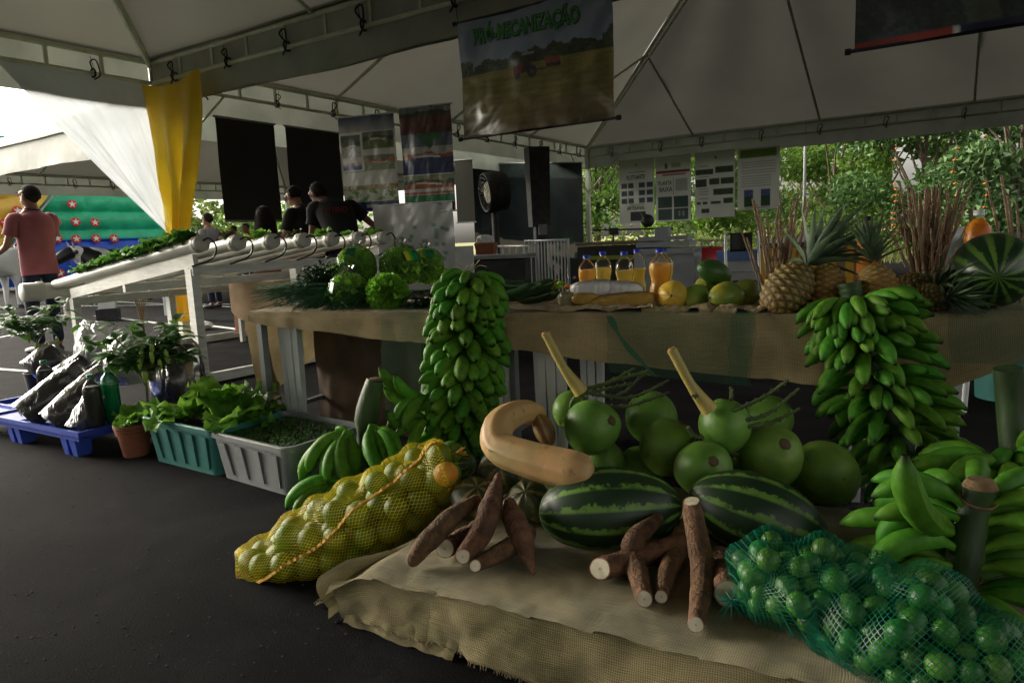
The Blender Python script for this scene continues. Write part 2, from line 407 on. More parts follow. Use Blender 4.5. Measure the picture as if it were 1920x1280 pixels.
MT = {}
MT['asphalt'] = None
def asphalt():
    m, n, b, out = nodes('asphalt'); N, L = n.nodes.new, n.links.new
    tc = N('ShaderNodeTexCoord')
    n1 = N('ShaderNodeTexNoise'); n1.inputs['Scale'].default_value = .9; n1.inputs['Detail'].default_value = 8; L(tc.outputs['Object'], n1.inputs['Vector'])
    n2 = N('ShaderNodeTexNoise'); n2.inputs['Scale'].default_value = 160; n2.inputs['Detail'].default_value = 3; L(tc.outputs['Object'], n2.inputs['Vector'])
    n4 = N('ShaderNodeTexNoise'); n4.inputs['Scale'].default_value = 14; n4.inputs['Detail'].default_value = 9; n4.inputs['Roughness'].default_value = .75; L(tc.outputs['Object'], n4.inputs['Vector'])
    mpv = N('ShaderNodeTexVoronoi'); mpv.inputs['Scale'].default_value = 22; L(tc.outputs['Object'], mpv.inputs['Vector'])
    r1 = N('ShaderNodeValToRGB'); r1.color_ramp.elements[0].position = .3; r1.color_ramp.elements[1].position = .72
    r1.color_ramp.elements[0].color = (.005, .005, .0055, 1); r1.color_ramp.elements[1].color = (.0125, .0125, .014, 1); L(n1.outputs[0], r1.inputs[0])
    r4 = N('ShaderNodeValToRGB'); r4.color_ramp.elements[0].position = .6; r4.color_ramp.elements[1].position = .82
    r4.color_ramp.elements[0].color = (0, 0, 0, 1); r4.color_ramp.elements[1].color = (.035, .034, .033, 1); L(n4.outputs[0], r4.inputs[0])
    r2 = N('ShaderNodeValToRGB'); r2.color_ramp.elements[0].position = .68; r2.color_ramp.elements[1].position = .78
    r2.color_ramp.elements[0].color = (0, 0, 0, 1); r2.color_ramp.elements[1].color = (.07, .07, .07, 1); L(n2.outputs[0], r2.inputs[0])
    r3 = N('ShaderNodeValToRGB'); r3.color_ramp.elements[0].position = .03; r3.color_ramp.elements[1].position = .05
    r3.color_ramp.elements[0].color = (.05, .047, .04, 1); r3.color_ramp.elements[1].color = (0, 0, 0, 1); L(mpv.outputs[0], r3.inputs[0])
    cur = r1.outputs[0]
    for r in (r4, r2, r3):
        a = N('ShaderNodeMix'); a.data_type = 'RGBA'; a.blend_type = 'ADD'; a.inputs[0].default_value = 1; L(cur, a.inputs[6]); L(r.outputs[0], a.inputs[7]); cur = a.outputs[2]
    vc = N('ShaderNodeTexVoronoi'); vc.feature = 'DISTANCE_TO_EDGE'; vc.inputs['Scale'].default_value = .8
    dn = N('ShaderNodeMix'); dn.data_type = 'RGBA'; dn.blend_type = 'LINEAR_LIGHT'; dn.inputs[0].default_value = .35; L(tc.outputs['Object'], dn.inputs[6])
    n6 = N('ShaderNodeTexNoise'); n6.inputs['Scale'].default_value = 3; n6.inputs['Detail'].default_value = 8; L(tc.outputs['Object'], n6.inputs['Vector']); L(n6.outputs['Color'], dn.inputs[7]); L(dn.outputs[2], vc.inputs['Vector'])
    rc = N('ShaderNodeValToRGB'); rc.color_ramp.elements[0].position = .002; rc.color_ramp.elements[1].position = .010; rc.color_ramp.elements[0].color = (.6, .6, .6, 1); rc.color_ramp.elements[1].color = (1, 1, 1, 1); L(vc.outputs[0], rc.inputs[0])
    mc = N('ShaderNodeMix'); mc.data_type = 'RGBA'; mc.blend_type = 'MULTIPLY'; mc.inputs[0].default_value = 1; L(cur, mc.inputs[6]); L(rc.outputs[0], mc.inputs[7]); cur = mc.outputs[2]
    n7 = N('ShaderNodeTexNoise'); n7.inputs['Scale'].default_value = 2.3; n7.inputs['Detail'].default_value = 6; n7.inputs['Distortion'].default_value = 1.2; L(tc.outputs['Object'], n7.inputs['Vector'])
    r7 = N('ShaderNodeValToRGB'); r7.color_ramp.elements[0].position = .42; r7.color_ramp.elements[1].position = .70; r7.color_ramp.elements[0].color = (.75, .75, .75, 1); r7.color_ramp.elements[1].color = (1.7, 1.65, 1.6, 1); L(n7.outputs[0], r7.inputs[0])
    m7 = N('ShaderNodeMix'); m7.data_type = 'RGBA'; m7.blend_type = 'MULTIPLY'; m7.inputs[0].default_value = 1; L(cur, m7.inputs[6]); L(r7.outputs[0], m7.inputs[7]); cur = m7.outputs[2]
    L(cur, b.inputs['Base Color']); b.inputs['Roughness'].default_value = .95; b.inputs['Specular IOR Level'].default_value = .05
    bp = N('ShaderNodeBump'); bp.inputs['Strength'].default_value = .6; bp.inputs['Distance'].default_value = .006
    ad = N('ShaderNodeMath'); ad.operation = 'ADD'; L(n2.outputs[0], ad.inputs[0]); L(n4.outputs[0], ad.inputs[1]); L(ad.outputs[0], bp.inputs['Height']); L(bp.outputs[0], b.inputs['Normal'])
    return m
MT['asphalt'] = asphalt()
MT['line'] = pm('line_paint', (.7, .7, .68), (.4, .4, .4), 12, .7)
MT['grass'] = pm('grass_ground', (.16, .19, .06), (.28, .25, .10), 1.2, .95, .6, 40)
MT['roof'] = pm('roof_fabric', (.37, .36, .31), (.335, .325, .28), .8, .55, .25, 5, transl=.055, spec=.3)
MT['valance'] = pm('valance_fabric', (.40, .42, .36), (.30, .32, .27), 2, .5, .5, 8, transl=.08, spec=.4)
MT['truss'] = pm('truss_paint', (.62, .65, .52), (.5, .53, .42), 5, .4, .1, 60)
MT['strap'] = pm('strap_black', (.015, .015, .017), None, 8, .8)
MT['white_cloth'] = pm('white_drape', (.50, .53, .57), (.44, .47, .5), 2, .9, .3, 14, transl=.4, alpha=.93)
MT['yellow_cloth'] = pm('yellow_drape', (.85, .60, .03), (.8, .5, .02), 3, .7, .2, 20, transl=.6, sheen=.2)
MT['black'] = pm('black_sheet', (.012, .012, .011), None, 3, .6)
MT['wood_white'] = pm('white_painted_timber', (.66, .67, .62), (.52, .53, .48), 7, .55, .25, 40, stretch=(1, 1, 6))
MT['pvc'] = pm('pvc_pipe', (.58, .575, .50), (.5, .49, .42), 5, .35, .03, 60, spec=.5)
MT['hose'] = pm('black_hose', (.012, .012, .012), None, 5, .35)
MT['leaf'] = pm('leaf_green', (.13, .33, .04), (.06, .19, .02), 16, .45, .3, 60, transl=.3, trcol=(.12, .3, .04))
MT['leaf_dark'] = pm('leaf_dark', (.035, .10, .03), (.02, .06, .018), 12, .42, .2, 60, transl=.2)
MT['lettuce'] = pm('lettuce_green', (.21, .46, .05), (.09, .25, .03), 22, .45, .5, 70, transl=.35, trcol=(.25, .5, .06))
MT['lettuce_red'] = pm('lettuce_red', (.10, .05, .03), (.05, .09, .03), 14, .5, .3, 60, transl=.2)
MT['stem'] = pm('stem', (.14, .2, .06), (.1, .1, .04), 12, .6)
MT['soil'] = pm('soil', (.04, .03, .022), (.015, .012, .01), 60, .95, 1, 90)
MT['burlap'] = burlap_mat('burlap_near', (.40, .33, .17), (.15, .135, .06), .0056)
MT['burlap2'] = burlap_mat('burlap_table', (.52, .40, .22), (.31, .24, .125), .0056)
MT['burlap3'] = burlap_mat('burlap_loose', (.42, .30, .17), (.26, .19, .10), .005, gap=.12)
MT['net_y'] = net_mat('yellow_net', (.85, .66, .03), .010, .019, .052, base=.01)
MT['net_g'] = net_mat('green_net', (.0, .15, .085), .0095, .008, .08, base=.03, diamond=False)
MT['net_t'] = net_mat('green_shade_net', (.02, .13, .07), .003, .003, .08, base=.05, diamond=False)
MT['print_dark'] = pm('photo_wall_print', (1, 1, 1), (.93, .93, .93), 3, .7, attr=True, spec=.1)
MT['film'] = film_mat('clear_film', op=.012, ior=1.14, bst=.6)
MT['film2'] = film_mat('clear_bag', op=.02, bs=7, bst=.6, rough=.2, ior=1.5)
MT['attr'] = pm('painted', (1, 1, 1), (.85, .85, .85), 30, .6, attr=True)
MT['gloss_print'] = pm('glossy_print', (1, 1, 1), (.9, .9, .9), 3, .24, 1.0, 3.2, spec=.6, attr=True, coat=.35, bdist=.05, bdet=.6, stretch=(1.6, 1.6, .7))
MT['print'] = pm('matt_print', (1, 1, 1), (.93, .93, .93), 3, .5, .1, 5, attr=True, transl=.18)
MT['banana'] = pm('banana_green', (.10, .27, .024), (.05, .165, .014), 9, .5, .15, 60, attr=True, spec=.16, lo=.3, hi=.7)
MT['stalk'] = pm('banana_stalk', (.04, .085, .02), (.02, .04, .012), 18, .55, .3, 50, stretch=(1, 1, .3))
MT['coconut'] = pm('coconut_green', (.155, .28, .045), (.07, .16, .024), 9, .42, .25, 26, detail=9, lo=.3, hi=.68, spec=.25)
MT['coco_stem'] = pm('coconut_stem', (.50, .36, .10), (.36, .30, .08), 9, .5, .4, 40, stretch=(1, 1, .2))
MT['squash'] = pm('squash_skin', (.55, .31, .13), (.36, .27, .11), 7, .5, .2, 30, detail=8, stretch=(1, 1, 1))
MT['cassava'] = pm('cassava_bark', (.19, .095, .045), (.085, .045, .024), 30, .85, 1, 110, detail=8)
MT['flesh'] = pm('cassava_flesh', (.68, .63, .48), (.52, .46, .32), 30, .6)
MT['orange_fruit'] = pm('green_orange', (.15, .25, .018), (.06, .15, .012), 8, .4, .35, 260, detail=5, lo=.3, hi=.7)
MT['orange_ripe'] = pm('ripe_orange', (.62, .28, .03), (.5, .3, .05), 8, .4, .35, 260)
MT['lime'] = pm('lime_green', (.085, .245, .022), (.035, .13, .014), 12, .3, .25, 180, lo=.3, hi=.75)
MT['melon'] = stripe_mat('watermelon_dark', (.012, .042, .012), (.17, .34, .05), 12, 6, .42, 1.1, .42)
MT['melon2'] = stripe_mat('watermelon_pale', (.012, .045, .012), (.13, .25, .04), 13, 6, .12, .9)
MT['gourd'] = stripe_mat('gourd_green', (.05, .065, .02), (.30, .24, .07), 6, 9, .35, .6, .5)
MT['gourd2'] = stripe_mat('gourd_striped', (.24, .11, .03), (.36, .27, .09), 7, 9, .2, .15, .5)
MT['teal'] = pm('teal_plastic', (.03, .16, .145), (.045, .19, .17), 6, .5, .15, 30)
MT['grey_pl'] = pm('grey_plastic', (.20, .215, .22), (.26, .27, .27), 8, .55, .2, 30)
MT['blue_pl'] = pm('blue_plastic', (.03, .07, .42), (.045, .09, .5), 8, .45, .15, 40)
MT['terra'] = pm('terracotta', (.30, .10, .05), (.22, .075, .04), 14, .75, .2, 50)
MT['white_pl'] = pm('white_plastic', (.72, .74, .74), (.6, .62, .62), 4, .4)
MT['metal'] = pm('grey_metal', (.32, .33, .34), (.25, .26, .27), 8, .45, metal=.6)
MT['dark_metal'] = pm('dark_metal', (.04, .042, .045), (.02, .02, .022), 8, .5)
MT['wood'] = pm('dry_wood', (.40, .29, .18), (.2, .135, .08), 14, .85, .8, 60, stretch=(4, 4, 1))
MT['bark'] = pm('bark', (.16, .12, .09), (.07, .05, .035), 6, .9, .9, 20)
MT['juice'] = pm('orange_juice', (.98, .62, .08), (.95, .55, .07), 5, .35, transl=.4)
MT['juice_y'] = pm('yellow_juice', (.95, .80, .25), (.9, .75, .2), 5, .35, transl=.4)
MT['juice_o'] = pm('amber_juice', (.95, .42, .02), (.9, .36, .015), 5, .35, transl=.4)
MT['pet'] = film_mat('bottle_plastic', op=.015, bs=30, bst=.15, rough=.04, ior=1.22)
MT['pet_g'] = film_mat('green_bottle', (.0, .3, .1), op=.55, bs=30, bst=.15, rough=.06)
MT['cap_b'] = pm('blue_cap', (.02, .05, .55), None, 5, .35)
MT['cap_g'] = pm('green_cap', (.0, .25, .12), None, 5, .35)
MT['papaya_y'] = pm('papaya_yellow', (.66, .42, .05), (.34, .38, .06), 5, .4, .1, 30, lo=.3, hi=.6)
MT['papaya_g'] = pm('papaya_green', (.34, .36, .05), (.12, .24, .035), 6, .4, .1, 30, lo=.3, hi=.7)
MT['papaya_d'] = pm('papaya_dark', (.03, .09, .02), (.05, .12, .02), 6, .4)
MT['pine'] = pm('pineapple_skin', (1, 1, 1), (.75, .75, .7), 60, .55, .6, 120, attr=True)
MT['pine_leaf'] = pm('pineapple_leaf', (.10, .17, .08), (.06, .10, .06), 12, .5, .2, 30, transl=.1)
MT['curly'] = pm('curly_lettuce', (.12, .33, .03), (.05, .18, .02), 30, .45, .6, 90, transl=.25)
MT['herb'] = pm('herb_dark', (.02, .07, .02), (.012, .04, .015), 20, .5, transl=.15)
MT['skin'] = pm('skin', (.33, .17, .11), (.28, .14, .09), 8, .55)
MT['skin2'] = pm('skin_tan', (.22, .11, .07), (.18, .09, .06), 8, .55)
MT['hair'] = pm('hair', (.009, .007, .006), (.016, .012, .01), 40, .95, .6, 120)
MT['pink'] = pm('pink_cotton', (.36, .11, .125), (.28, .085, .10), 6, .85, .5, 9)
MT['navy'] = pm('navy_cloth', (.012, .018, .045), None, 6, .85)
MT['black_cloth'] = pm('black_cotton', (.010, .010, .011), None, 6, .9, .4, 9)
MT['grey_cloth'] = pm('grey_cotton', (.24, .23, .25), None, 6, .9)
MT['maize'] = pm('yellow_meal', (.55, .34, .05), (.46, .27, .04), 40, .7)
MT['flour'] = pm('white_flour', (.88, .88, .86), (.82, .82, .8), 30, .7)
MT['zucchini'] = pm('zucchini', (.012, .04, .012), (.03, .08, .02), 20, .3)
MT['shoe'] = pm('shoe', (.02, .018, .016), None, 5, .5)

def vary(mat, amt=.25, spots=None, sscale=14, sthr=.66, hue=.02):
    """each copy a little lighter or darker, plus blemishes of their own"""
    n = mat.node_tree; N, L = n.nodes.new, n.links.new; b = n.nodes['Principled BSDF']; src = b.inputs['Base Color'].links[0].from_socket
    oi = N('ShaderNodeObjectInfo'); h = N('ShaderNodeHueSaturation')
    mr = N('ShaderNodeMapRange'); mr.inputs[3].default_value = 1 - amt; mr.inputs[4].default_value = 1 + amt; L(oi.outputs['Random'], mr.inputs[0]); L(mr.outputs[0], h.inputs['Value'])
    m2 = N('ShaderNodeMapRange'); m2.inputs[3].default_value = .5 - hue; m2.inputs[4].default_value = .5 + hue
    w = N('ShaderNodeMath'); w.operation = 'FRACT'; m3 = N('ShaderNodeMath'); m3.operation = 'MULTIPLY'; m3.inputs[1].default_value = 7.31; L(oi.outputs['Random'], m3.inputs[0]); L(m3.outputs[0], w.inputs[0]); L(w.outputs[0], m2.inputs[0]); L(m2.outputs[0], h.inputs['Hue'])
    L(src, h.inputs['Color']); cur = h.outputs[0]
    if spots:
        tc = N('ShaderNodeTexCoord'); ad = N('ShaderNodeVectorMath'); ad.operation = 'ADD'; L(tc.outputs['Object'], ad.inputs[0]); L(oi.outputs['Location'], ad.inputs[1])
        no = N('ShaderNodeTexNoise'); no.inputs['Scale'].default_value = sscale; no.inputs['Detail'].default_value = 8; no.inputs['Roughness'].default_value = .7; L(ad.outputs[0], no.inputs['Vector'])
        r = N('ShaderNodeValToRGB'); r.color_ramp.elements[0].position = sthr; r.color_ramp.elements[1].position = sthr + .05; L(no.outputs[0], r.inputs[0])
        mx = N('ShaderNodeMix'); mx.data_type = 'RGBA'; mx.inputs[7].default_value = c4(spots); L(r.outputs[0], mx.inputs[0]); L(cur, mx.inputs[6]); cur = mx.outputs[2]
    L(cur, b.inputs['Base Color'])
vary(MT['banana'], .22, (.04, .035, .012), 5, .66)
vary(MT['coconut'], .2, (.09, .065, .025), 16, .60, .015)
vary(MT['lime'], .35, (.25, .22, .05), 18, .66, .03)
vary(MT['orange_fruit'], .22, (.30, .22, .03), 14, .62, .025)
vary(MT['squash'], .0, (.28, .17, .07), 13, .60, 0)
vary(MT['cassava'], .25, (.26, .13, .09), 22, .64, .01)
vary(MT['orange_ripe'], .0, (.3, .28, .03), 14, .6, 0)
vary(MT['papaya_g'], .2, (.35, .30, .03), 9, .55, .01)
vary(MT['zucchini'], .2)

# ------------------------------------------------------------------ ground, markings
def sheet(name, pts, z, mat, kind='structure'):
    mb = MB(); mb.add([(p[0], p[1], z) for p in pts], [tuple(range(len(pts)))])
    return tag(mb.build(name, mat, smooth=False), None, kind=kind)
sheet('ground', [(-260, -120), (260, -120), (260, 400), (-260, 400)], 0, MT['asphalt'])
gA = G(1000, 470, 0)
g0, g1 = D(1092, 470, 27), D(2400, 470, 21)
sheet('grass_field', [(g0[0] - 6, g0[1]), (g1[0] + 20, g1[1] - 9), (120, 20), (120, 300), (-80, 300), (-60, 60), (-12, 44)], .004, MT['grass'])
for i, (a, b, w) in enumerate([((-40, 640), (112, 612), .09), ((-30, 598), (150, 590), .1), ((215, 566), (470, 577), .09), ((180, 592), (330, 610), .09),
                               ((340, 604), (480, 622), .09), ((60, 575), (470, 570), .1), ((-30, 690), (100, 700), .07)]):
    p, q = G(*a), G(*b); n = unit(np.cross(q - p, ZU)) * w / 2
    sheet('parking_line', [p - n, q - n, q + n, p + n], .005, MT['line'])
# small grit lying on the near asphalt
mb = MB()
for _ in range(240):
    p = G(rnd.uniform(0, 700), rnd.uniform(800, 1270)); s = rnd.uniform(.0015, .005)
    if p[0] > -.45 and p[1] < 2.4: continue
    mb.ell(p + ZU * s * .4, (s, s * rnd.uniform(.5, 1), s * .5), nu=5, nv=4)
tag(mb.build('grit', pm('grit', (.10, .09, .08), (.04, .04, .04), 300, .9)), None, kind='stuff')
t = thing('dry_petal', 'tiny pale dried leaf lying alone on the dark asphalt', 'dry leaf', G(598, 1132))
MB().leaf(G(592, 1137) + ZU * .004, V3(.8, .5, .3), .028, .018, .8, 4, .5).build('leaf_blade', pm('dry_leaf', (.45, .42, .28), None, 20, .8), t)

# ------------------------------------------------------------------ tents
EAVE_U, EAVE_L, VAL = 3.50, 3.25, 2.95
def tent(label, O, Ud, Vd, LU, LV, apex, edges, sides, straps, hipz=1.0, legs=((0, 0), (1, 0), (1, 1), (0, 1))):
    O = np.array(O, float)
    P = lambda u, v, z: O + Ud * u + Vd * v + ZU * z
    t = thing('marquee_tent', label, 'tent', P(LU / 2, LV / 2, 0))
    C = [(0, 0), (LU, 0), (LU, LV), (0, LV)]
    # canopy: four sloping panels with seams and a little sag
    mb = MB()
    for k in range(4):
        a, b = C[k], C[(k + 1) % 4]
        def fn(s, r, a=a, b=b, k=k):
            r = -.018 + 1.018 * r
            u = a[0] + (b[0] - a[0]) * s; v = a[1] + (b[1] - a[1]) * s
            u = u + (LU / 2 - u) * r; v = v + (LV / 2 - v) * r
            z = EAVE_U + .07 + (apex - EAVE_U) * r - .16 * abs(math.sin(PI * r)) * (math.sin(PI * s * 4) ** 2) * (1 - r) + .02 * fb(s * 9 + k, r * 7, k)
            return P(u, v, z)
        mb.grid(fn, 24, 12)
    mb.build('canopy', MT['roof'], t)
    for k in edges:
        a, b = C[k], C[(k + 1) % 4]
        A3 = P(a[0], a[1], 0); B3 = P(b[0], b[1], 0); L = np.linalg.norm(B3 - A3); n = int(round(L / .62)); d = (B3 - A3) / L
        m = MB(); m.tube([A3 + ZU * EAVE_U, B3 + ZU * EAVE_U], .032, 8); m.tube([A3 + ZU * EAVE_L, B3 + ZU * EAVE_L], .026, 8)
        for i in range(n + 1):
            q = A3 + d * (L * i / n); m.bar(q + ZU * (EAVE_L), q + ZU * EAVE_U, .034, .034, up=d)
        m.build('eave_truss', MT['truss'], t)
        ins = unit(P(LU / 2, LV / 2, 0) - (A3 + B3) / 2)
        m = MB()
        def vf(s, r):
            z = EAVE_U + .09 - r * (EAVE_U + .09 - VAL - .03 * fb(s * 14, 2, k))
            lim = max(0, r - .45)
            return A3 + (B3 - A3) * s - ins * (.06 + .05 * lim * fb(s * 22, r * 2, k + 3)) + ZU * z
        m.grid(vf, 90, 6); m.build('valance', MT['valance'], t)
        ns = straps.get(k, 0)
        for i in range(ns):
            q = A3 + d * (L * (i + .55 + .2 * fb(i * 3., 1, k)) / ns) + ins * .03
            if np.linalg.norm(q[:2]) > 27: continue
            m = MB()
            s_ = rnd.uniform(.85, 1.25)
            m.tube([q + ZU * (EAVE_L + .05 * math.cos(w)) + ins * .05 * math.sin(w) for w in np.linspace(0, 6, 9)], .012, 5)
            m.tube(spline([q + ZU * (EAVE_L + .03), q + d * .05 * s_ + ZU * (EAVE_L + .12 * s_) + ins * .05, q - d * .03 + ZU * (EAVE_L + .15 * s_) + ins * .04, q - d * .05 + ZU * (EAVE_L - .02) + ins * .06, q + d * .02 + ZU * (EAVE_L - .09 * s_) + ins * .05], 14), .009 * s_, 5)
            m.tube([q + ZU * (EAVE_L + .01) + ins * .04, q + d * .03 * s_ + ZU * (EAVE_L + .18) + ins * .03], .004, 4)
            m.build('strap', MT['strap'], t)
    # hips: lattice rafters from the corners to the apex, jack rafters from their middle
    ap = P(LU / 2, LV / 2, apex)
    for k in sides:
        c = P(C[k][0], C[k][1], EAVE_U); m = MB(); dn = V3(0, 0, -.2)
        m.tube([c, ap], .03, 7); m.tube([c + dn * .4, ap + dn], .022, 6)
        L = np.linalg.norm(ap - c); n = int(L / .45)
        for i in range(1, n):
            a = c + (ap - c) * i / n; b = c + dn * (.4 + .6 * (i + .5) / n) + (ap - c) * (i + .5) / n
            m.tube([a, b], .012, 5)
        m.build('hip_rafter', MT['truss'], t)
        j = (c + ap) / 2 - ZU * .03
        uu, vv = C[k]; qu, qv = (LU * .25 if uu == 0 else LU * .75), (LV * .25 if vv == 0 else LV * .75)
        MB().tube([j, P(uu, qv, EAVE_U)], .026, 7).build('jack_rafter', MT['truss'], t)
        MB().tube([j, P(qu, vv, EAVE_U)], .026, 7).build('jack_rafter', MT['truss'], t)
    for k in edges:
        a, b = C[k], C[(k + 1) % 4]
        MB().tube([P((a[0] + b[0]) / 2, (a[1] + b[1]) / 2, EAVE_U), ap - ZU * .03], .028, 7).build('mid_rafter', MT['truss'], t)
    for (lu, lv) in legs:
        q = P(lu * LU, lv * LV, 0); m = MB()
        m.box(q + ZU * (EAVE_U / 2 + .01), (.11, .11, EAVE_U - .02), np.array([Ud, Vd, ZU]).T)
        m.box(q + ZU * .012, (.3, .3, .02), np.array([Ud, Vd, ZU]).T)
        m.build('pole', MT['truss'], t)
        # corner braces
        for (dx, dy) in ((1, 0), (0, 1)):
            e = P(lu * LU + (dx * 1.0 if lu == 0 else -dx * 1.0), lv * LV + (dy * 1.0 if lv == 0 else -dy * 1.0), EAVE_L)
            MB().tube([q + ZU * 2.25, e], .016, 6).build('brace', MT['truss'], t)
    return t

A0 = G(278, 150, 0) if False else None
A = D(279, 172, 9.3); A[2] = 0
B = D(1101, 303, 20.0); B[2] = 0
U1 = unit(B - A); V1 = V3(-U1[1], U1[0], 0); LAB = float(np.linalg.norm(B - A))
# the big display tent (camera stands outside its near edge)
tent('big white marquee over the fruit tables, its roof filling the upper right', A + U1 * .12, U1, -V1, LAB - .12, 12.0, 6.3, (0, 1, 2, 3), (0, 1, 2, 3), {0: 11, 1: 9, 3: 0, 2: 0}, legs=((1, 0), (1, 1), (0, 0)))
# the near tent, overhead
tent('nearest white marquee whose roof covers the upper left corner', A + U1 * .06, -U1, -V1, 11.8, 12.0, 6.3, (0, 3, 2), (0, 1, 2, 3), {0: 9, 3: 11}, legs=((1, 0), (1, 1)))
tent('unseen white marquee added behind the viewpoint to block frontal light', A - U1 * 11.9, -U1, -V1, 11.8, 12.0, 6.3, (0, 3, 2), (0,), {}, legs=((1, 0), (1, 1)))  # extra tent out of view, added to cut sky light from behind the camera
# a third tent behind the display tent
tent('distant white marquee behind the black hanging sheets and inflatable', A + U1 * 2.0 + V1 * 2.0, U1, V1, 12.0, 12.0, 6.2, (0, 1, 2, 3), (0, 1, 2, 3), {2: 8, 1: 6}, legs=((1, 0), (1, 1), (0, 1)))

# ------------------------------------------------------------------ drapes on the corner pole
knot = A + V3(.2, -.12, 1.22)
wl = thing('white_drape', 'sheer white cloth swept down from the left eave to the corner pole', 'curtain', A + V1 * 1.5)
Q0 = D(-330, 96, 5.2); Q0[2] = 3.24
_k = ray(-6, 150); _k = _k[0] / _k[1]; topL = A + U1 * ((_k * A[1] - A[0]) / (U1[0] - _k * U1[1]))
def wd(s, r):
    top = topL + (A - topL) * s + ZU * 3.24
    k = knot + V3(.02 * math.cos(s * 9), .02 * math.sin(s * 7), 0)
    e = r ** (1.0 - .12 * s)
    p = top + (k - top) * e
    sw = math.sin(PI * r)
    p = p + V1 * (.10 * sw * fb(s * 9, r * 2, 1) * (1 - .6 * r)) + ZU * (-.05 * sw * (1 - s))
    return p
mb = MB(); mb.grid(wd, 60, 40); mb.build('sheer_panel', MT['white_cloth'], wl)
mb = MB()
def tail(c, w0, w1, h, ph):
    def fn(s, r):
        w = w0 + (w1 - w0) * math.sin(PI * min(r, .75) * .9)
        th = 2 * PI * s
        return c + V3((w * (1 + .2 * math.cos(5 * th + ph))) * math.cos(th), w * .6 * (1 + .2 * math.sin(4 * th)) * math.sin(th), -h * r)
    return fn
mb.grid(tail(knot + V3(-.12, -.06, 0), .05, .11, .92, 0), 40, 20); mb.build('tail', MT['white_cloth'], wl)

yl = thing('yellow_drape', 'bright yellow cloth gathered down the tent corner pole, tied low', 'curtain', A - V1 * .5)
def yd(s, r):
    a = A + U1 * -.03 + ZU * 3.22; b = A - V1 * 1.3 - U1 * .12 + ZU * 3.20
    top = a + (b - a) * s - U1 * .06 + ZU * (-.10 * math.sin(PI * s))
    kn = knot + V3(.04 + .14 * (s - .5), -.03, 0)
    # the outer edge keeps its fall longer, so the cloth narrows unevenly
    e = r ** (1.0 + 1.0 * s)
    p = top + (kn - top) * np.array([e, e, r])
    p = p - U1 * (.07 * math.sin(s * 17 + r * 2.0) * (.25 + .75 * r) + .06 * math.sin(PI * r) * fb(s * 5, r * 2, 6))
    return p
mb = MB(); mb.grid(yd, 70, 40, uvs=(1.2, 2)); mb.build('sheer_panel', MT['yellow_cloth'], yl)
mb = MB(); mb.grid(tail(knot + V3(.12, -.1, 0), .05, .17, 1.0, 2), 44, 22); mb.build('tail', MT['yellow_cloth'], yl)
mb = MB(); mb.tube([knot + V3(.12 * math.cos(w) + .02, .1 * math.sin(w), .01) for w in np.linspace(0, 2 * PI, 14)], .014, 6); mb.build('tie_cord', MT['yellow_cloth'], yl)

# ------------------------------------------------------------------ pictures and banners (flat printed sheets, painted per vertex)
def canvas(w, h, c=(.5, .5, .5)):
    return np.ones((h, w, 3)) * np.array(c)
def rect(im, x0, y0, x1, y1, c, n=0, c2=None, sd=0):
    h, w = im.shape[:2]; X0, X1, Y0, Y1 = int(x0 * w), max(int(x1 * w), int(x0 * w) + 1), int(y0 * h), max(int(y1 * h), int(y0 * h) + 1)
    rg = np.random.RandomState(sd + int(x0 * 97) + int(y0 * 53))
    blk = np.ones((Y1 - Y0, X1 - X0, 3)) * np.array(c)
    if c2 is not None:
        q = rg.rand(Y1 - Y0, X1 - X0, 1); blk = blk * (1 - q) + np.array(c2) * q
    blk *= 1 + n * (rg.rand(Y1 - Y0, X1 - X0, 1) - .5)
    im[Y0:Y1, X0:X1] = blk[:im[Y0:Y1, X0:X1].shape[0], :im[Y0:Y1, X0:X1].shape[1]]
def scene_img(im, x0, y0, x1, y1, sky, land, tree, red=None, sd=0):
    """a small landscape photograph with trees and maybe a red roof"""
    h, w = im.shape[:2]; X0, X1, Y0, Y1 = int(x0 * w), int(x1 * w), int(y0 * h), int(y1 * h); rg = np.random.RandomState(sd)
    H = Y1 - Y0
    for x in range(X0, X1):
        u = (x - X0) / max(1, X1 - X0); hz = .45 + .04 * math.sin(u * 7 + sd); tt = hz - .2 - .10 * fb(u * 11 + sd, .5, sd)
        for y in range(Y0, Y1):
            v = (y - Y0) / max(1, H)
            c = np.array(sky if v < tt else tree if v < hz else land)
            if red is not None and .25 < u < .75 and hz - .16 < v < hz + .02 and abs(u - .5) * 1.2 < (v - hz + .2) * 2: c = np.array(red if v < hz - .06 else (.5, .5, .48))
            im[y, x] = c * rg.uniform(.7, 1.25)
def lettering(txt, size, mat, parent, M4, sx=1.0, bold=0, shear=0, name='lettering', align='LEFT', disp=None):
    cu = bpy.data.curves.new(name, 'FONT'); cu.body = txt; cu.size = size; cu.offset = bold; cu.extrude = .0006; cu.align_x = align; cu.resolution_u = 2
    o = bpy.data.objects.new('txt', cu); COL.objects.link(o); bpy.context.view_layer.update()
    me = bpy.data.meshes.new_from_object(o.evaluated_get(bpy.context.evaluated_depsgraph_get()))
    bpy.data.objects.remove(o); bpy.data.curves.remove(cu)
    me.materials.clear(); me.materials.append(mat)
    loc = np.array(parent.location)
    R = np.array(M4)[:3, :3]; T = np.array(M4)[:3, 3]
    for v in me.vertices:
        q = R @ np.array([v.co.x * sx, v.co.y, v.co.z]) + T
        if disp: q = disp(q)
        v.co = Vector((q - loc).tolist())
    ob = bpy.data.objects.new(name, me); COL.objects.link(ob); ob.parent = parent
    return ob
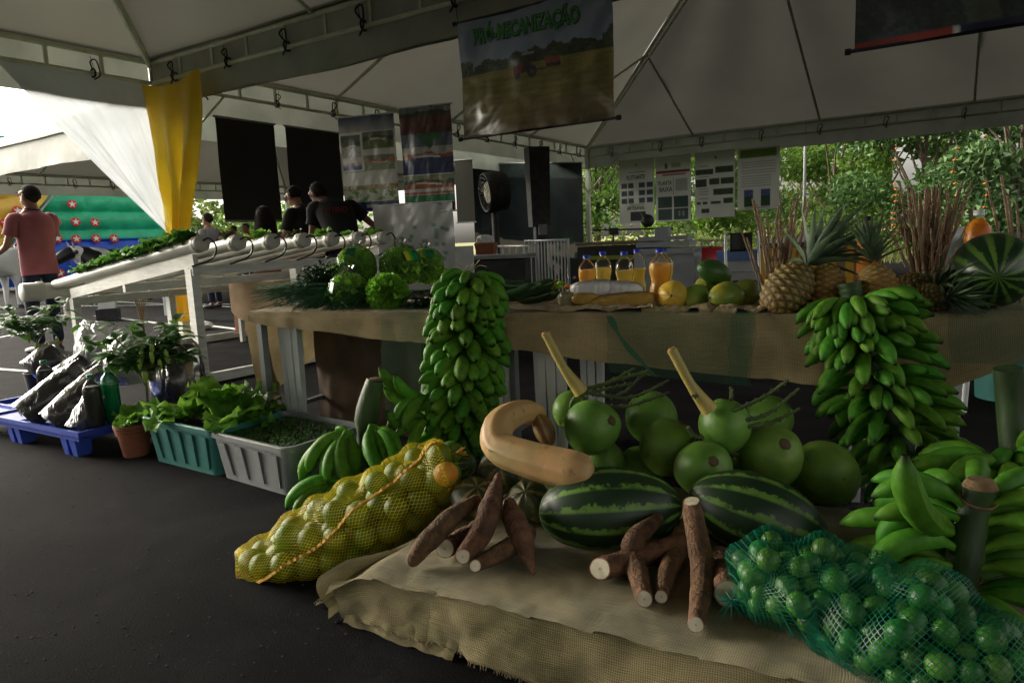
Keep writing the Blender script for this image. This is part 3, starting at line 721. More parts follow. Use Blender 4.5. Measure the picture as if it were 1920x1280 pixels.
def banner(name, label, cat, TL, xd, w, h, im, mat, rod=.012, ripple=.006, rodmat=None, cap=True, group=None, drop=ZU, curl=0, partname='printed_sheet', top=True):
    """a hanging printed sheet; TL is its top left corner, xd its rightward direction, the print faces the camera side"""
    xd = unit(xd); nrm = np.cross(xd, ZU); nrm = -nrm if nrm[1] > 0 else nrm
    t = thing(name, label, cat, TL + xd * w / 2, group)
    H, Wn = im.shape[:2]; mb = MB(); dn = unit(drop)
    def fn(s, r):
        return TL + xd * (w * s) - dn * (h * r) + nrm * (ripple * fb(s * 5 + r * 1.5, r * 4 + s, 3) * 2 + curl * math.sin(PI * s) * r)
    mb.grid(fn, Wn - 1, H - 1, col=lambda s, r: im[min(int(r * (H - 1) + .5), H - 1), min(int(s * (Wn - 1) + .5), Wn - 1)])
    sh = mb.build(partname, mat, t)
    rm = rodmat or MT['dark_metal']
    for zz, on in ((0, top), (h, True)):
        if rod and on:
            p, q = TL - dn * zz - xd * .02, TL + xd * (w + .02) - dn * zz
            m = MB(); m.tube([p, q], rod, 8)
            m.build('rod', rm, t)
            if cap:
                for e, sg in ((p, -1), (q, 1)): MB().tube([e, e + xd * sg * .03], rod * 1.7, 8).build('rod_cap', MT['strap'], t)
    def disp(q):
        s, r = (q - TL).dot(xd) / w, -(q - TL).dot(dn) / h
        return q + nrm * (ripple * fb(s * 5 + r * 1.5, r * 4 + s, 3) * 2 + curl * math.sin(PI * s) * r)
    t_disp[t.name] = disp
    return t, nrm
t_disp = {}

dirR = -V1   # rightwards and towards the camera, parallel to the near eave
# landscape banner with tractor
def tractor_img():
    Wp, Hp = 150, 100; im = canvas(Wp, Hp); rg = np.random.RandomState(4)
    for y in range(Hp):
        for x in range(Wp):
            u, v = x / Wp, y / Hp
            hz = .47 - .03 * u; top = hz - .10 - .05 * (fb(u * 16, .4, 2) + .6 * fb(u * 41, .9, 5)) + (.04 if u < .1 else 0) - (.05 if u > .93 or u < .09 else 0)
            if v < top: c = np.array((.16, .21, .30)) * (1 - .25 * v) + np.array((.22, .26, .3)) * v * .6
            elif v < hz: c = np.array((.018, .032, .012)) * rg.uniform(.5, 1.6)
            else:
                k = (v - hz) / (1 - hz); c = np.array((.16, .14, .03)) * (1 - k) + np.array((.075, .055, .022)) * k
                c = c * (1 + .35 * fb(u * 6, v * 60, 1)) * rg.uniform(.85, 1.15)
            im[y, x] = c * 1.5
    def disc(cx, cy, r, c):
        for y in range(Hp):
            for x in range(Wp):
                if ((x / Wp - cx) * 1.5) ** 2 + (y / Hp - cy) ** 2 < r * r: im[y, x] = c
    rect(im, .385, .46, .46, .53, (.16, .02, .02), .4); rect(im, .455, .40, .50, .52, (.03, .03, .035), .4); rect(im, .44, .375, .53, .39, (.3, .32, .3))
    disc(.405, .545, .03, (.02, .02, .02)); disc(.505, .525, .048, (.02, .02, .022)); disc(.505, .525, .02, (.1, .1, .11))
    rect(im, .595, .44, .69, .50, (.22, .06, .03), .4); rect(im, .60, .49, .69, .52, (.03, .02, .02)); rect(im, .52, .52, .60, .53, (.03, .02, .02))
    return im
yT = 6.0
TLb = D(859, 44, yT + .12); hb = .93
# rotate slightly so the sheet runs parallel to the eave
lenb = 1.38
bt, bn = banner('tractor_banner', 'glossy hanging banner picturing a tractor in a field, PRÓ-MECANIZAÇÃO', 'banner', TLb, dirR, lenb, hb, tractor_img(), MT['gloss_print'], rod=.011, ripple=.012, curl=.03)
gt = pm('green_letter', (.03, .36, .03), (.02, .22, .03), 12, .3, .4, 14, spec=.6)
gd = pm('letter_edge', (.008, .05, .02), None, 5, .4)
for mm, of, bd in ((gd, .004, .009), (gt, .006, .003)):
    Rm = np.array([dirR, ZU, bn]).T
    lettering('PRÓ-MECANIZAÇÃO', .165, mm, bt, mat4(Rm, TLb + dirR * .15 - ZU * .20 + bn * of), sx=.62, bold=bd, disp=t_disp[bt.name])
mb = MB()
e1 = TLb; e2 = TLb + dirR * lenb
mb.tube([e1, e1 - dirR * .10 + ZU * .28 - bn * .1], .003, 5); mb.build('hanging_cord', MT['strap'], bt); mb = MB(); mb.tube([e2, e2 + dirR * .2 + ZU * .3], .003, 5)
mb.build('hanging_cord', MT['strap'], bt)
# second banner, upper right
im = canvas(90, 60); rg = np.random.RandomState(5)
for y in range(60):
    for x in range(90):
        q = fb(x * .16, y * .22, 3) + .5 * fb(x * .7, y * .9, 6)
        im[y, x] = np.array((.04, .055, .06)) * (1 + .5 * q) * rg.uniform(.7, 1.3) + (np.array((.06, .065, .035)) if abs(x - 24 - y * .3) < 5 and y > 20 else 0)
rect(im, 0, .955, .36, 1, (.35, .05, .04)); rect(im, .36, .955, .385, 1, (.6, .6, .6)); rect(im, .385, .955, 1, 1, (.02, .025, .06))
TL2 = D(1602, 96, 4.28) + ZU * .93
banner('dark_banner', 'dark wrinkled banner with red and navy bottom strip, hung upper right', 'banner', TL2, dirR, 1.38, .93, im, MT['gloss_print'], rod=.011, ripple=.012, curl=.03)

# two black sheets hung from the side eave
for i, (x0, x1, lb) in enumerate(((402, 511, 'black back of a hanging banner nearest the yellow drape'), (531, 631, 'black back of a hanging banner behind the bending man'))):
    def onL(px):
        r = ray(px, 300); r = r / r[1]; k = r[0]
        s = (k * A[1] - A[0]) / (U1[0] - k * U1[1]); return A + U1 * s
    a, b = onL(x0), onL(x1); im = canvas(8, 12, (1, 1, 1))
    a = a - V1 * .10; b = b - V1 * .10
    banner('black_banner', lb, 'banner', a + ZU * 2.93, unit(b - a), float(np.linalg.norm(b - a)), 1.42, im, MT['black'], rod=.016, rodmat=MT['grey_pl'], cap=False)

# coloured project posters hung between the tents
def poster1():
    im = canvas(72, 108, (.5, .49, .47))
    for y in range(18):
        im[y, :] = np.array((.02, .035, .11)) * (1 - y / 18) + np.array((.30, .30, .31)) * y / 18
    scene_img(im, .04, .2, .38, .43, (.05, .08, .06), (.3, .3, .28), (.02, .05, .02), None, 1)
    scene_img(im, .42, .18, .97, .36, (.10, .13, .10), (.12, .15, .06), (.04, .07, .03), (.28, .07, .04), 2)
    scene_img(im, .04, .49, .38, .56, (.3, .3, .28), (.05, .07, .28), (.3, .12, .05), None, 3)
    scene_img(im, .42, .42, .97, .58, (.14, .17, .12), (.25, .27, .2), (.35, .13, .04), (.4, .14, .04), 4)
    for x in range(3, 70): im[62 - int((x > 30) * 2), x] = (.2, .3, .08)
    rg = np.random.RandomState(3)
    for y in range(78, 98):
        for x in range(72):
            k = fb(x * .22, y * .35, 4)
            im[y, x] = np.array((.42, .44, .38)) if k > -.1 else np.array((.12, .22, .05))
            if y < 84 and rg.rand() > .45: im[y, x] = (.38, .14, .04) if rg.rand() > .4 else (.10, .22, .04)
    rect(im, 0, .9, 1, 1, (.015, .03, .09), .2); rect(im, .42, .935, .62, .965, (.35, .37, .4), .5)
    return im
def poster2():
    im = canvas(72, 132, (.3, .3, .28))
    scene_img(im, 0, 0, 1, .20, (.13, .14, .14), (.09, .03, .02), (.02, .035, .018), None, 7)
    rect(im, 0, .2, 1, .26, (.07, .02, .015), .4); rect(im, 0, .26, 1, .38, (.09, .11, .14), .2)
    for y in range(34, 52):
        w = (52 - y) * 1.1
        for x in range(72):
            if abs(x - 40) < w: im[y, x] = (.02, .10, .035)
    scene_img(im, 0, .40, 1, .58, (.32, .32, .28), (.03, .04, .10), (.25, .07, .03), (.2, .2, .2), 8)
    rect(im, 0, .58, 1, .64, (.02, .03, .09), .3); rect(im, 0, .64, 1, .648, (.5, .5, .48))
    scene_img(im, 0, .65, 1, .83, (.2, .22, .14), (.25, .07, .03), (.03, .08, .05), (.25, .07, .04), 9)
    rect(im, 0, .78, 1, .81, (.35, .36, .34), .6); rect(im, 0, .84, 1, .92, (.02, .13, .05), .2); rect(im, 0, .92, 1, 1, (.10, .025, .02), .2); rect(im, .03, .9, .14, .915, (.5, .5, .45), .5)
    return im
PD = unit(dirR * .75 + V3(.9, -.08, 0))
banner('poster_banner', 'poster of village plans with blue header and blue footer', 'banner', D(634, 222, 8.3), PD, .70, 1.06, poster1() * 1.5, MT['gloss_print'], rod=.009, rodmat=MT['white_pl'], ripple=.008, cap=False)
banner('poster_banner', 'poster of red roofed buildings with brown footer, right of the village plans', 'banner', D(748, 204, 7.9), PD, .60, 1.12, poster2() * 1.6, MT['gloss_print'], rod=.009, rodmat=MT['white_pl'], ripple=.010, cap=False)

# four white posters on the far right eave
def onR(px, off=.25):
    r = ray(px, 300); k = r[0] / r[1]; O = B - U1 * off; d = -V1
    s = (k * O[1] - O[0]) / (d[0] - k * d[1]); return O + d * s
dk = (.09, .10, .11); pa = (.58, .60, .56)
def wposter(i):
    im = canvas(60, 76, pa)
    if i == 0:
        rect(im, .48, .08, .52, .11, (.1, .1, .08)); rect(im, .28, .20, .75, .215, (.24, .24, .24))
        for r in range(3):
            for c in (.08, .27, .58, .79): rect(im, c, .37 + r * .12, c + .16, .455 + r * .12, (.03, .035, .05), 1.2, (.1, .12, .15), r)
        rect(im, .32, .82, .75, .97, (.05, .05, .07), 1, (.02, .02, .03)); rect(im, .3, .70, .72, .712, (.24, .24, .24))
    if i == 1:
        rect(im, .28, .13, .36, .2, (.13, .16, .05)); rect(im, .45, .12, .72, .19, (.33, .34, .22)); rect(im, .03, .235, .98, .265, (.2, .04, .05)); rect(im, .2, .285, .85, .305, (.32, .14, .12), .5)
        rect(im, .51, .34, .515, .6, (.2, .2, .2)); rect(im, .57, .36, .9, .55, (.34, .35, .33))
        for a in (.08, .52):
            for b in (.62, .81): rect(im, a, b, a + .4, b + .17, (.045, .075, .07), .4)
        rect(im, .65, .85, .7, .93, (.2, .25, .2)); rect(im, .75, .85, .82, .93, (.2, .25, .2))
    if i == 2:
        rect(im, .5, .08, .55, .12, (.12, .15, .06))
        for a, b, c, d_ in ((.03, .27, .48, .35), (.53, .24, .96, .33), (.03, .42, .3, .53), (.38, .41, .63, .5), (.66, .41, .97, .5), (.47, .57, .96, .67), (.05, .75, .15, .8), (.2, .75, .32, .8), (.4, .75, .66, .8), (.72, .72, .95, .8), (.18, .86, .38, .93)):
            rect(im, a, b, c, d_, (.03, .05, .03), 1, (.07, .09, .07), 3)
        for b in (.22, .38, .56, .60, .64, .71): rect(im, .1, b, .35, b + .012, (.25, .26, .24))
    if i == 3:
        rect(im, .08, .03, .92, .16, (.09, .2, .03), .4, (.16, .26, .05))
        for b in (.23, .27, .31, .36, .4, .45, .49, .53, .57, .61): rect(im, .1, b, .9 - (.1 if b > .44 else 0), b + .012, (.29, .30, .28), .2)
        for a in (.17, .58):
            rect(im, a, .68, a + .22, .78, (.03, .05, .22), .5, (.1, .12, .22)); rect(im, a, .78, a + .22, .95, (.03, .07, .03), .4)
        rect(im, .2, .965, .8, .98, (.15, .15, .14), .8)
    return im
blk = pm('ink', (.04, .04, .045), None, 5, .6)
inkr = pm('ink_pale', (.22, .22, .22), None, 5, .6)
for i, (x0, x1, zt, hh, lb) in enumerate(((1160, 1226, 3.02, 1.66, 'white poster reading FLUTUANTE and ARTESANAL, leftmost of four'), (1229, 1295, 3.02, 1.66, 'white poster reading PLANTA BAIXA with a maroon bar'),
                                          (1303, 1378, 3.02, 1.62, 'white poster with many scattered small photos and no heading'), (1383, 1462, 3.0, 1.46, 'white poster with a green photo strip on top'))):
    a, b = onR(x0), onR(x1); w = float(np.linalg.norm(b - a)); hh = w * 1.0 * (1.62 if i < 3 else 1.5) if False else hh
    tt, nn = banner('information_poster', lb, 'poster', a + ZU * zt, b - a, w, hh, wposter(i), MT['print'], rod=.008, rodmat=MT['white_pl'], ripple=.006, cap=False, group='white posters on the far eave')
    xd = unit(b - a); Rm = np.array([xd, ZU, nn]).T
    def put(s, fx, fy, sz, sx=.8, bd=.003, mt=blk): lettering(s, sz, mt, tt, mat4(Rm, a + xd * w * fx + ZU * (zt - hh * fy) + nn * .004), sx=sx, bold=bd, disp=t_disp[tt.name])
    if i == 0: put('FLUTUANTE', .22, .31, .15, .62); put('ARTESANAL', .22, .79, .15, .62)
    if i == 1: put('PLANTA', .07, .44, .15, .66); put('BAIXA', .1, .54, .17, .72)

# ------------------------------------------------------------------ printed photo wall and fans behind the tables
im = canvas(120, 80, (.05, .07, .08)); rg = np.random.RandomState(11)
for y in range(80):
    for x in range(120):
        u, v = x / 120, y / 80; q = fb(u * 5, v * 3.4, 2); q2 = fb(u * 17, v * 14, 5)
        c = np.array((.045, .065, .07)) * (1 + .8 * q) * (1 + .3 * q2)
        if v < .12: c = np.array((.10, .14, .13)) * (1 + .5 * q2)
        if .55 < u < .62 and v < .5: c = np.array((.02, .03, .02))
        if v > .62 + .04 * math.sin(u * 3): c = np.array((.42, .38, .30)) * (1 + .1 * q)
        if v > .58 and u > .45 and q2 + .5 * q > (1.1 - 1.2 * v): c = np.array((.035, .11, .06)) * (1 + .4 * q2)
        if u > .72 and v > .76 and (q2 > -.3): c = np.array((.012, .02, .02)) * (1 + .5 * q)
        if .08 < u < .25 and .45 < v < .6: c = c * 1.6
        im[y, x] = np.clip(c * (.42 if v < .62 else .6), .004, 1) * rg.uniform(.85, 1.15)
pw0, pw1 = D(884, 320, 20.5), D(1092, 320, 17.8)
banner('photo_backdrop', 'large printed photo wall of dark machinery over a beige field', 'backdrop', V3(pw0[0], pw0[1], 3.25), pw1 - pw0, float(np.linalg.norm((pw1 - pw0)[:2])), 3.1, im, MT['print_dark'], rod=.02, ripple=.004, rodmat=MT['metal'], cap=False)
banner('plain_banner', 'plain olive-grey hanging banner left of the photo wall', 'banner', V3(*D(852, 308, 15)[:2], 2.75), PD, .40, 1.28, canvas(6, 6, (.12, .12, .09)), MT['print'], rod=.012, ripple=.003, rodmat=MT['white_pl'], cap=False)
def fan(x, y, lb, yaw, zc, gr=None):
    p = D(x, 440, y); p[2] = 0
    t = thing('pedestal_fan', lb, 'fan', p, gr)
    ax = V3(math.cos(yaw), math.sin(yaw), -.1); R = frame(ax); c = p + ZU * zc
    Rl = np.array([R[:, 1], R[:, 2], R[:, 0]]).T
    MB().lathe([(.30, -.22), (.36, -.2), (.385, 0), (.38, .16), (.35, .2), (.33, .19), (.34, 0), (.28, -.2)], c, Rl, 28, cap=False).build('shroud', MT['dark_metal'], t)
    m = MB(); m.lathe([(0, -.10), (.2, -.10), (.215, .10), (.19, .14), (0, .15)], c, Rl, 24, cap=False); m.build('motor', pm('pale_hub', (.42, .40, .30), (.3, .29, .22), 6, .5), t)
    for k in range(5):
        a = 2 * PI * k / 5
        m = MB(); q = [c + Rl @ V3(r * math.cos(a + w), r * math.sin(a + w), z) for r, w, z in ((.08, -.25, -.03), (.3, -.22, -.05), (.3, .35, .05), (.08, .25, .03))]
        m.add(q, [(0, 1, 2, 3)]); m.build('fan_blade', pm('blade', (.2, .2, .17), None, 5, .5) if 'fb' not in MT else MT['fb'], t, thick=.004)
        MT['fb'] = bpy.data.materials['blade']
    m = MB()
    for r in (.12, .2, .28, .35): m.tube([c + Rl @ V3(r * math.cos(w), r * math.sin(w), .2) for w in np.linspace(0, 2 * PI, 25)[:-1]], .004, 4, closed=True)
    for k in range(16):
        a = 2 * PI * k / 16; m.tube([c + Rl @ V3(.06 * math.cos(a), .06 * math.sin(a), .21), c + Rl @ V3(.37 * math.cos(a), .37 * math.sin(a), .19)], .003, 4)
    m.build('guard', MT['dark_metal'], t)
    m = MB(); m.tube([c - ZU * .1, p + ZU * (zc - .45), p + ZU * .1], [.05, .075, .06], 10); m.tube([p + ZU * .1, p + ZU * .02], [.1, .26], 16); m.build('pedestal', MT['dark_metal'], t)
fan(930, 13.5, 'black industrial pedestal fan with its round drum turned sideways', math.radians(200), 1.98, 'industrial pedestal fans')
p = D(1012, 440, 13.8); p[2] = 0; t = thing('steel_mast', 'tall dark square mast beside the pedestal fan, narrower below', 'mast', p); R = frame(V3(1, .3, 0))
MB().box(p + ZU * 2.05, (.42, .3, 1.5), R, taper=.86).build('upper_housing', MT['dark_metal'], t); MB().box(p + ZU * .66, (.2, .18, 1.3), R).build('post', MT['dark_metal'], t)
MB().box(p + ZU * 1.24 - R[:, 1] * .13 + R[:, 0] * .02, (.17, .05, .2), R).build('cover_plate', MT['grey_pl'], t); MB().box(p + ZU * .02, (.6, .6, .04), R).build('base_plate', MT['dark_metal'], t)

# ------------------------------------------------------------------ trees and far growth
def leaves_np(mb, C, size, seed, up=.3):
    """many leaf clumps (two crossed bent quads each) at centres C"""
    rg = np.random.RandomState(seed); n = len(C)
    d = rg.normal(size=(n, 3)); d /= np.linalg.norm(d, axis=1)[:, None]
    e = rg.normal(size=(n, 3)) + np.array([0, 0, up]); e -= d * (e * d).sum(1)[:, None]; e /= np.linalg.norm(e, axis=1)[:, None]
    s = (size * rg.uniform(.55, 1.35, n))[:, None]
    nn = np.cross(d, e) * s * .25
    v = np.stack([C - d * s * .5, C + e * s * .32 + nn, C + d * s * .5, C - e * s * .32 + nn], 1).reshape(-1, 3)
    o = len(mb.v); mb.v += v.tolist(); mb.f += [(o + 4 * i, o + 4 * i + 1, o + 4 * i + 2, o + 4 * i + 3) for i in range(n)]
    mb.m += [0] * n; mb.uv += [(0, 0)] * (4 * n); mb.c += [(.5, .5, .5)] * (4 * n)
def tree(name, label, base, H, Rw, seed, mat, n=2600, ls=.3, trunk=.14, lowc=.25, group=None, lean=0):
    rg = np.random.RandomState(seed); base = np.array(base, float); base[2] = 0
    t = thing(name, label, 'tree', base, group)
    m = MB(); top = base + V3(lean, 0, H * .6)
    m.tube(spline([base, base + V3(rg.uniform(-.2, .2), 0, H * .3), top], 8), list(np.linspace(trunk, trunk * .45, 9)), 8)
    cl = []
    for k in range(15):
        a = rg.uniform(0, 2 * PI); hh = H * rg.uniform(lowc, .95); rr = Rw * rg.uniform(.25, .85) * (1 - .45 * abs(hh / H - .55))
        c = base + V3(rr * math.cos(a) + lean * hh / H, rr * math.sin(a), hh); cl.append((c, Rw * rg.uniform(.22, .42)))
        st = base + V3(lean * .3, 0, H * rg.uniform(.15, .45)); m.tube(spline([st, (st + c) / 2 + V3(0, 0, -.1 * rg.rand()), c], 6), list(np.linspace(trunk * .4, .015, 7)), 5)
    m.build('trunk', MT['bark'], t)
    m = MB()
    for c, r in cl:
        k = n // len(cl); d = rg.normal(size=(k, 3)); d /= np.linalg.norm(d, axis=1)[:, None]
        leaves_np(m, c + d * (r * rg.uniform(.35, 1.08, k) ** .7)[:, None] * np.array([1.15, 1.15, .8]), ls, rg.randint(9999))
    m.build('crown', mat, t, smooth=False)
    return t
GL = [pm('tree_leaf_a', (.19, .30, .06), (.10, .19, .04), .7, .6, transl=.35, trcol=(.2, .36, .05), lo=.4, hi=.6), pm('tree_leaf_b', (.12, .23, .06), (.06, .14, .04), .9, .6, transl=.3, lo=.4, hi=.6),
      pm('tree_leaf_c', (.20, .25, .06), (.09, .16, .03), .8, .6, transl=.35, lo=.4, hi=.6), pm('tree_leaf_d', (.09, .17, .05), (.045, .10, .03), .8, .6, transl=.25)]
TR = [(1120, 27, 6.0, 3.0, 0, 'yellow-green bushy tree just right of the tent corner pole'), (1215, 34, 8.0, 3.6, 1, 'dark green tree behind the leftmost white posters'),
      (1340, 30, 6.2, 3.2, 0, 'bright green tree behind the photo-covered white poster'), (1445, 38, 10, 4.2, 1, 'tall mid-green tree behind the light pole'),
      (1560, 27, 5.6, 2.8, 0, 'leafy bright tree right of the light pole'), (1650, 33, 9.5, 4.2, 2, 'pale green tree high above the bundle of cassava sticks'),
      (1730, 24, 6.4, 2.9, 1, 'dense green tree behind the bundle of cassava sticks'), (1820, 29, 8.6, 3.6, 0, 'broad green tree above the amber bottle on the right'),
      (1905, 21, 6.6, 2.8, 3, 'darkest tree at the right edge of the view'), (1500, 46, 12, 5.5, 3, 'deep green far tree rising behind the light pole'), (1270, 44, 9.5, 5.0, 3, 'far dark tree seen between the white posters'),
      (1990, 26, 8, 3.5, 1, 'tree partly cut off by the right edge of the view')]
for i, (px, y, H, R_, mi, lb) in enumerate(TR):
    b = D(px, 440, y); tree('broadleaf_tree', lb, b, H, R_, 20 + i, GL[mi], 5200 if y < 40 else 4000, .16 + .0035 * y, .11 + .005 * R_, lowc=.12, group='trees beyond the field')
for i, (px, y, H, R_) in enumerate(((390, 60, 5.0, 4.2), (455, 66, 4.2, 4.5), (520, 62, 3.8, 4.2), (600, 60, 4.0, 4.5), (345, 64, 3.8, 4.4))):
    b = D(px, 465, y); tree('broadleaf_tree', ['grey-green far tree right of the yellow drape', 'low far tree behind the woman with glasses', 'far tree between the black banners', 'far tree behind the bending man', 'far low tree behind the yellow drape'][i], b, H, R_, 60 + i, GL[[2, 0, 1, 0, 2][i]], 1400, .5, .16, .1, group='far trees on the left')
# low undergrowth at the foot of the trees and tall grass
m = MB(); rg = np.random.RandomState(77); pts = []
for i in range(9000):
    px = rg.uniform(1090, 2050); y = rg.uniform(20.5, 34); b = D(px, 440, y); hz = 1.15 + .5 * fb(px * .02, y * .3, 3)
    pts.append((b[0], b[1], abs(rg.normal()) * .45 * hz + .05))
leaves_np(m, np.array(pts), .2, 5, up=1.2)
tag(m.build('undergrowth', GL[2], smooth=False), None, kind='stuff')
m = MB()
for i in range(5200):
    px = rg.uniform(1085, 2050); y = rg.uniform(13.5, 27); b = D(px, 440, y); b[2] = 0
    if b[1] < 24 - .58 * (b[0] - 1): continue
    a = rg.uniform(0, 6.28); h = rg.uniform(.15, .6); w = V3(math.cos(a), math.sin(a), 0) * .016; l = V3(rg.normal(), rg.normal(), 0) * .1
    m.add([b - w, b + w, b + l + ZU * h], [(0, 1, 2)])
tag(m.build('tall_grass', pm('tall_grass', (.26, .25, .09), (.14, .2, .05), 1, .8, transl=.3), smooth=False), None, kind='stuff')
# flowering creeper with orange flowers (hanging orange dots)
t = thing('light_pole', 'thin grey lamp pole standing in front of the far trees', 'pole', D(1507, 430, 24) * V3(1, 1, 0))
m = MB(); b = D(1507, 430, 24); m.tube([V3(b[0], b[1], 0), V3(b[0], b[1], 4.4)], [.06, .045], 10); m.build('shaft', MT['metal'], t)
m = MB(); m.tube(spline([V3(b[0], b[1], 4.35), V3(b[0] - .3, b[1], 4.6), V3(b[0] - .9, b[1], 4.65)], 8), .025, 6); m.build('arm', MT['metal'], t)
MB().ell(V3(b[0] - 1.05, b[1], 4.62), (.25, .1, .06)).build('lamp_head', MT['grey_pl'], t)
fl = pm('orange_tape', (.75, .2, .03), (.6, .12, .02), 9, .7)
for i, (px, y) in enumerate(((1677, 19.), (1790, 18.), (1846, 18.))):
    t = thing('orange_flower_string', ['string of orange flowers hanging left of the stick bundle', 'string of orange flowers hanging above the stick bundle', 'string of orange flowers hanging near the amber bottle'][i], 'flowers', D(px, 300, y), 'orange flower strings by the trees')
    m = MB(); pts = [D(px + 4 * math.sin(k * .8), 255 + k * 11, y) for k in range(17)]; m.tube(pts, .006, 4); m.build('cord', MT['stem'], t)
    for k in range(0, 17, 1 if i == 0 else 2):
        if rnd.random() < .25: continue
        m = MB(); p = pts[k]
        for q in range(5): m.leaf(p, V3(math.cos(q * 1.26), math.sin(q * 1.26), -.3), .09, .06, .6, 2, .3)
        m.build('flower', fl, t)

# ------------------------------------------------------------------ people
def skinmesh(name, V, E, R, mat, parent, loc, sub=2, M=None):
    me = bpy.data.meshes.new(name)
    v = [tuple((M @ Vector(p))) if M is not None else tuple(p) for p in V]
    me.from_pydata(v, E, []); me.materials.append(mat)
    o = bpy.data.objects.new(name, me); COL.objects.link(o); o.parent = parent
    sk = o.modifiers.new('skin', 'SKIN'); sk.use_smooth_shade = True
    for i, r in enumerate(R):
        q = me.skin_vertices[0].data[i]; q.radius = r if hasattr(r, '__len__') else (r, r); q.use_root = (i == 0)
    sb = o.modifiers.new('sub', 'SUBSURF'); sb.levels = sub; sb.render_levels = sub
    return o
def hand_chain(V, E, R, wrist, dirn, palmn, s, idx, curl=.6):
    """a palm with four unequal fingers and a side thumb, appended to a skin skeleton"""
    d = unit(dirn); n = unit(palmn); sd = unit(np.cross(d, n)); w = np.array(wrist)
    V.append(tuple(w + d * .045 * s)); E.append((idx, len(V) - 1)); R.append((.036 * s, .018 * s)); pi = len(V) - 1
    for k, L in enumerate((.07, .08, .075, .058)):
        b = w + d * .085 * s + sd * (.027 - .018 * k) * s; V.append(tuple(b)); E.append((pi, len(V) - 1)); R.append(.0095 * s)
        q = b + (d * .8 + n * curl * .5) * L * .5 * s; V.append(tuple(q)); E.append((len(V) - 2, len(V) - 1)); R.append(.0085 * s)
        q = q + (d * .5 + n * curl) * L * .5 * s; V.append(tuple(q)); E.append((len(V) - 2, len(V) - 1)); R.append(.0075 * s)
    b = w + d * .04 * s + sd * .04 * s; V.append(tuple(b)); E.append((pi, len(V) - 1)); R.append(.011 * s)
    V.append(tuple(b + (d * .7 + sd * .5 + n * .3) * .045 * s)); E.append((len(V) - 2, len(V) - 1)); R.append(.0085 * s)

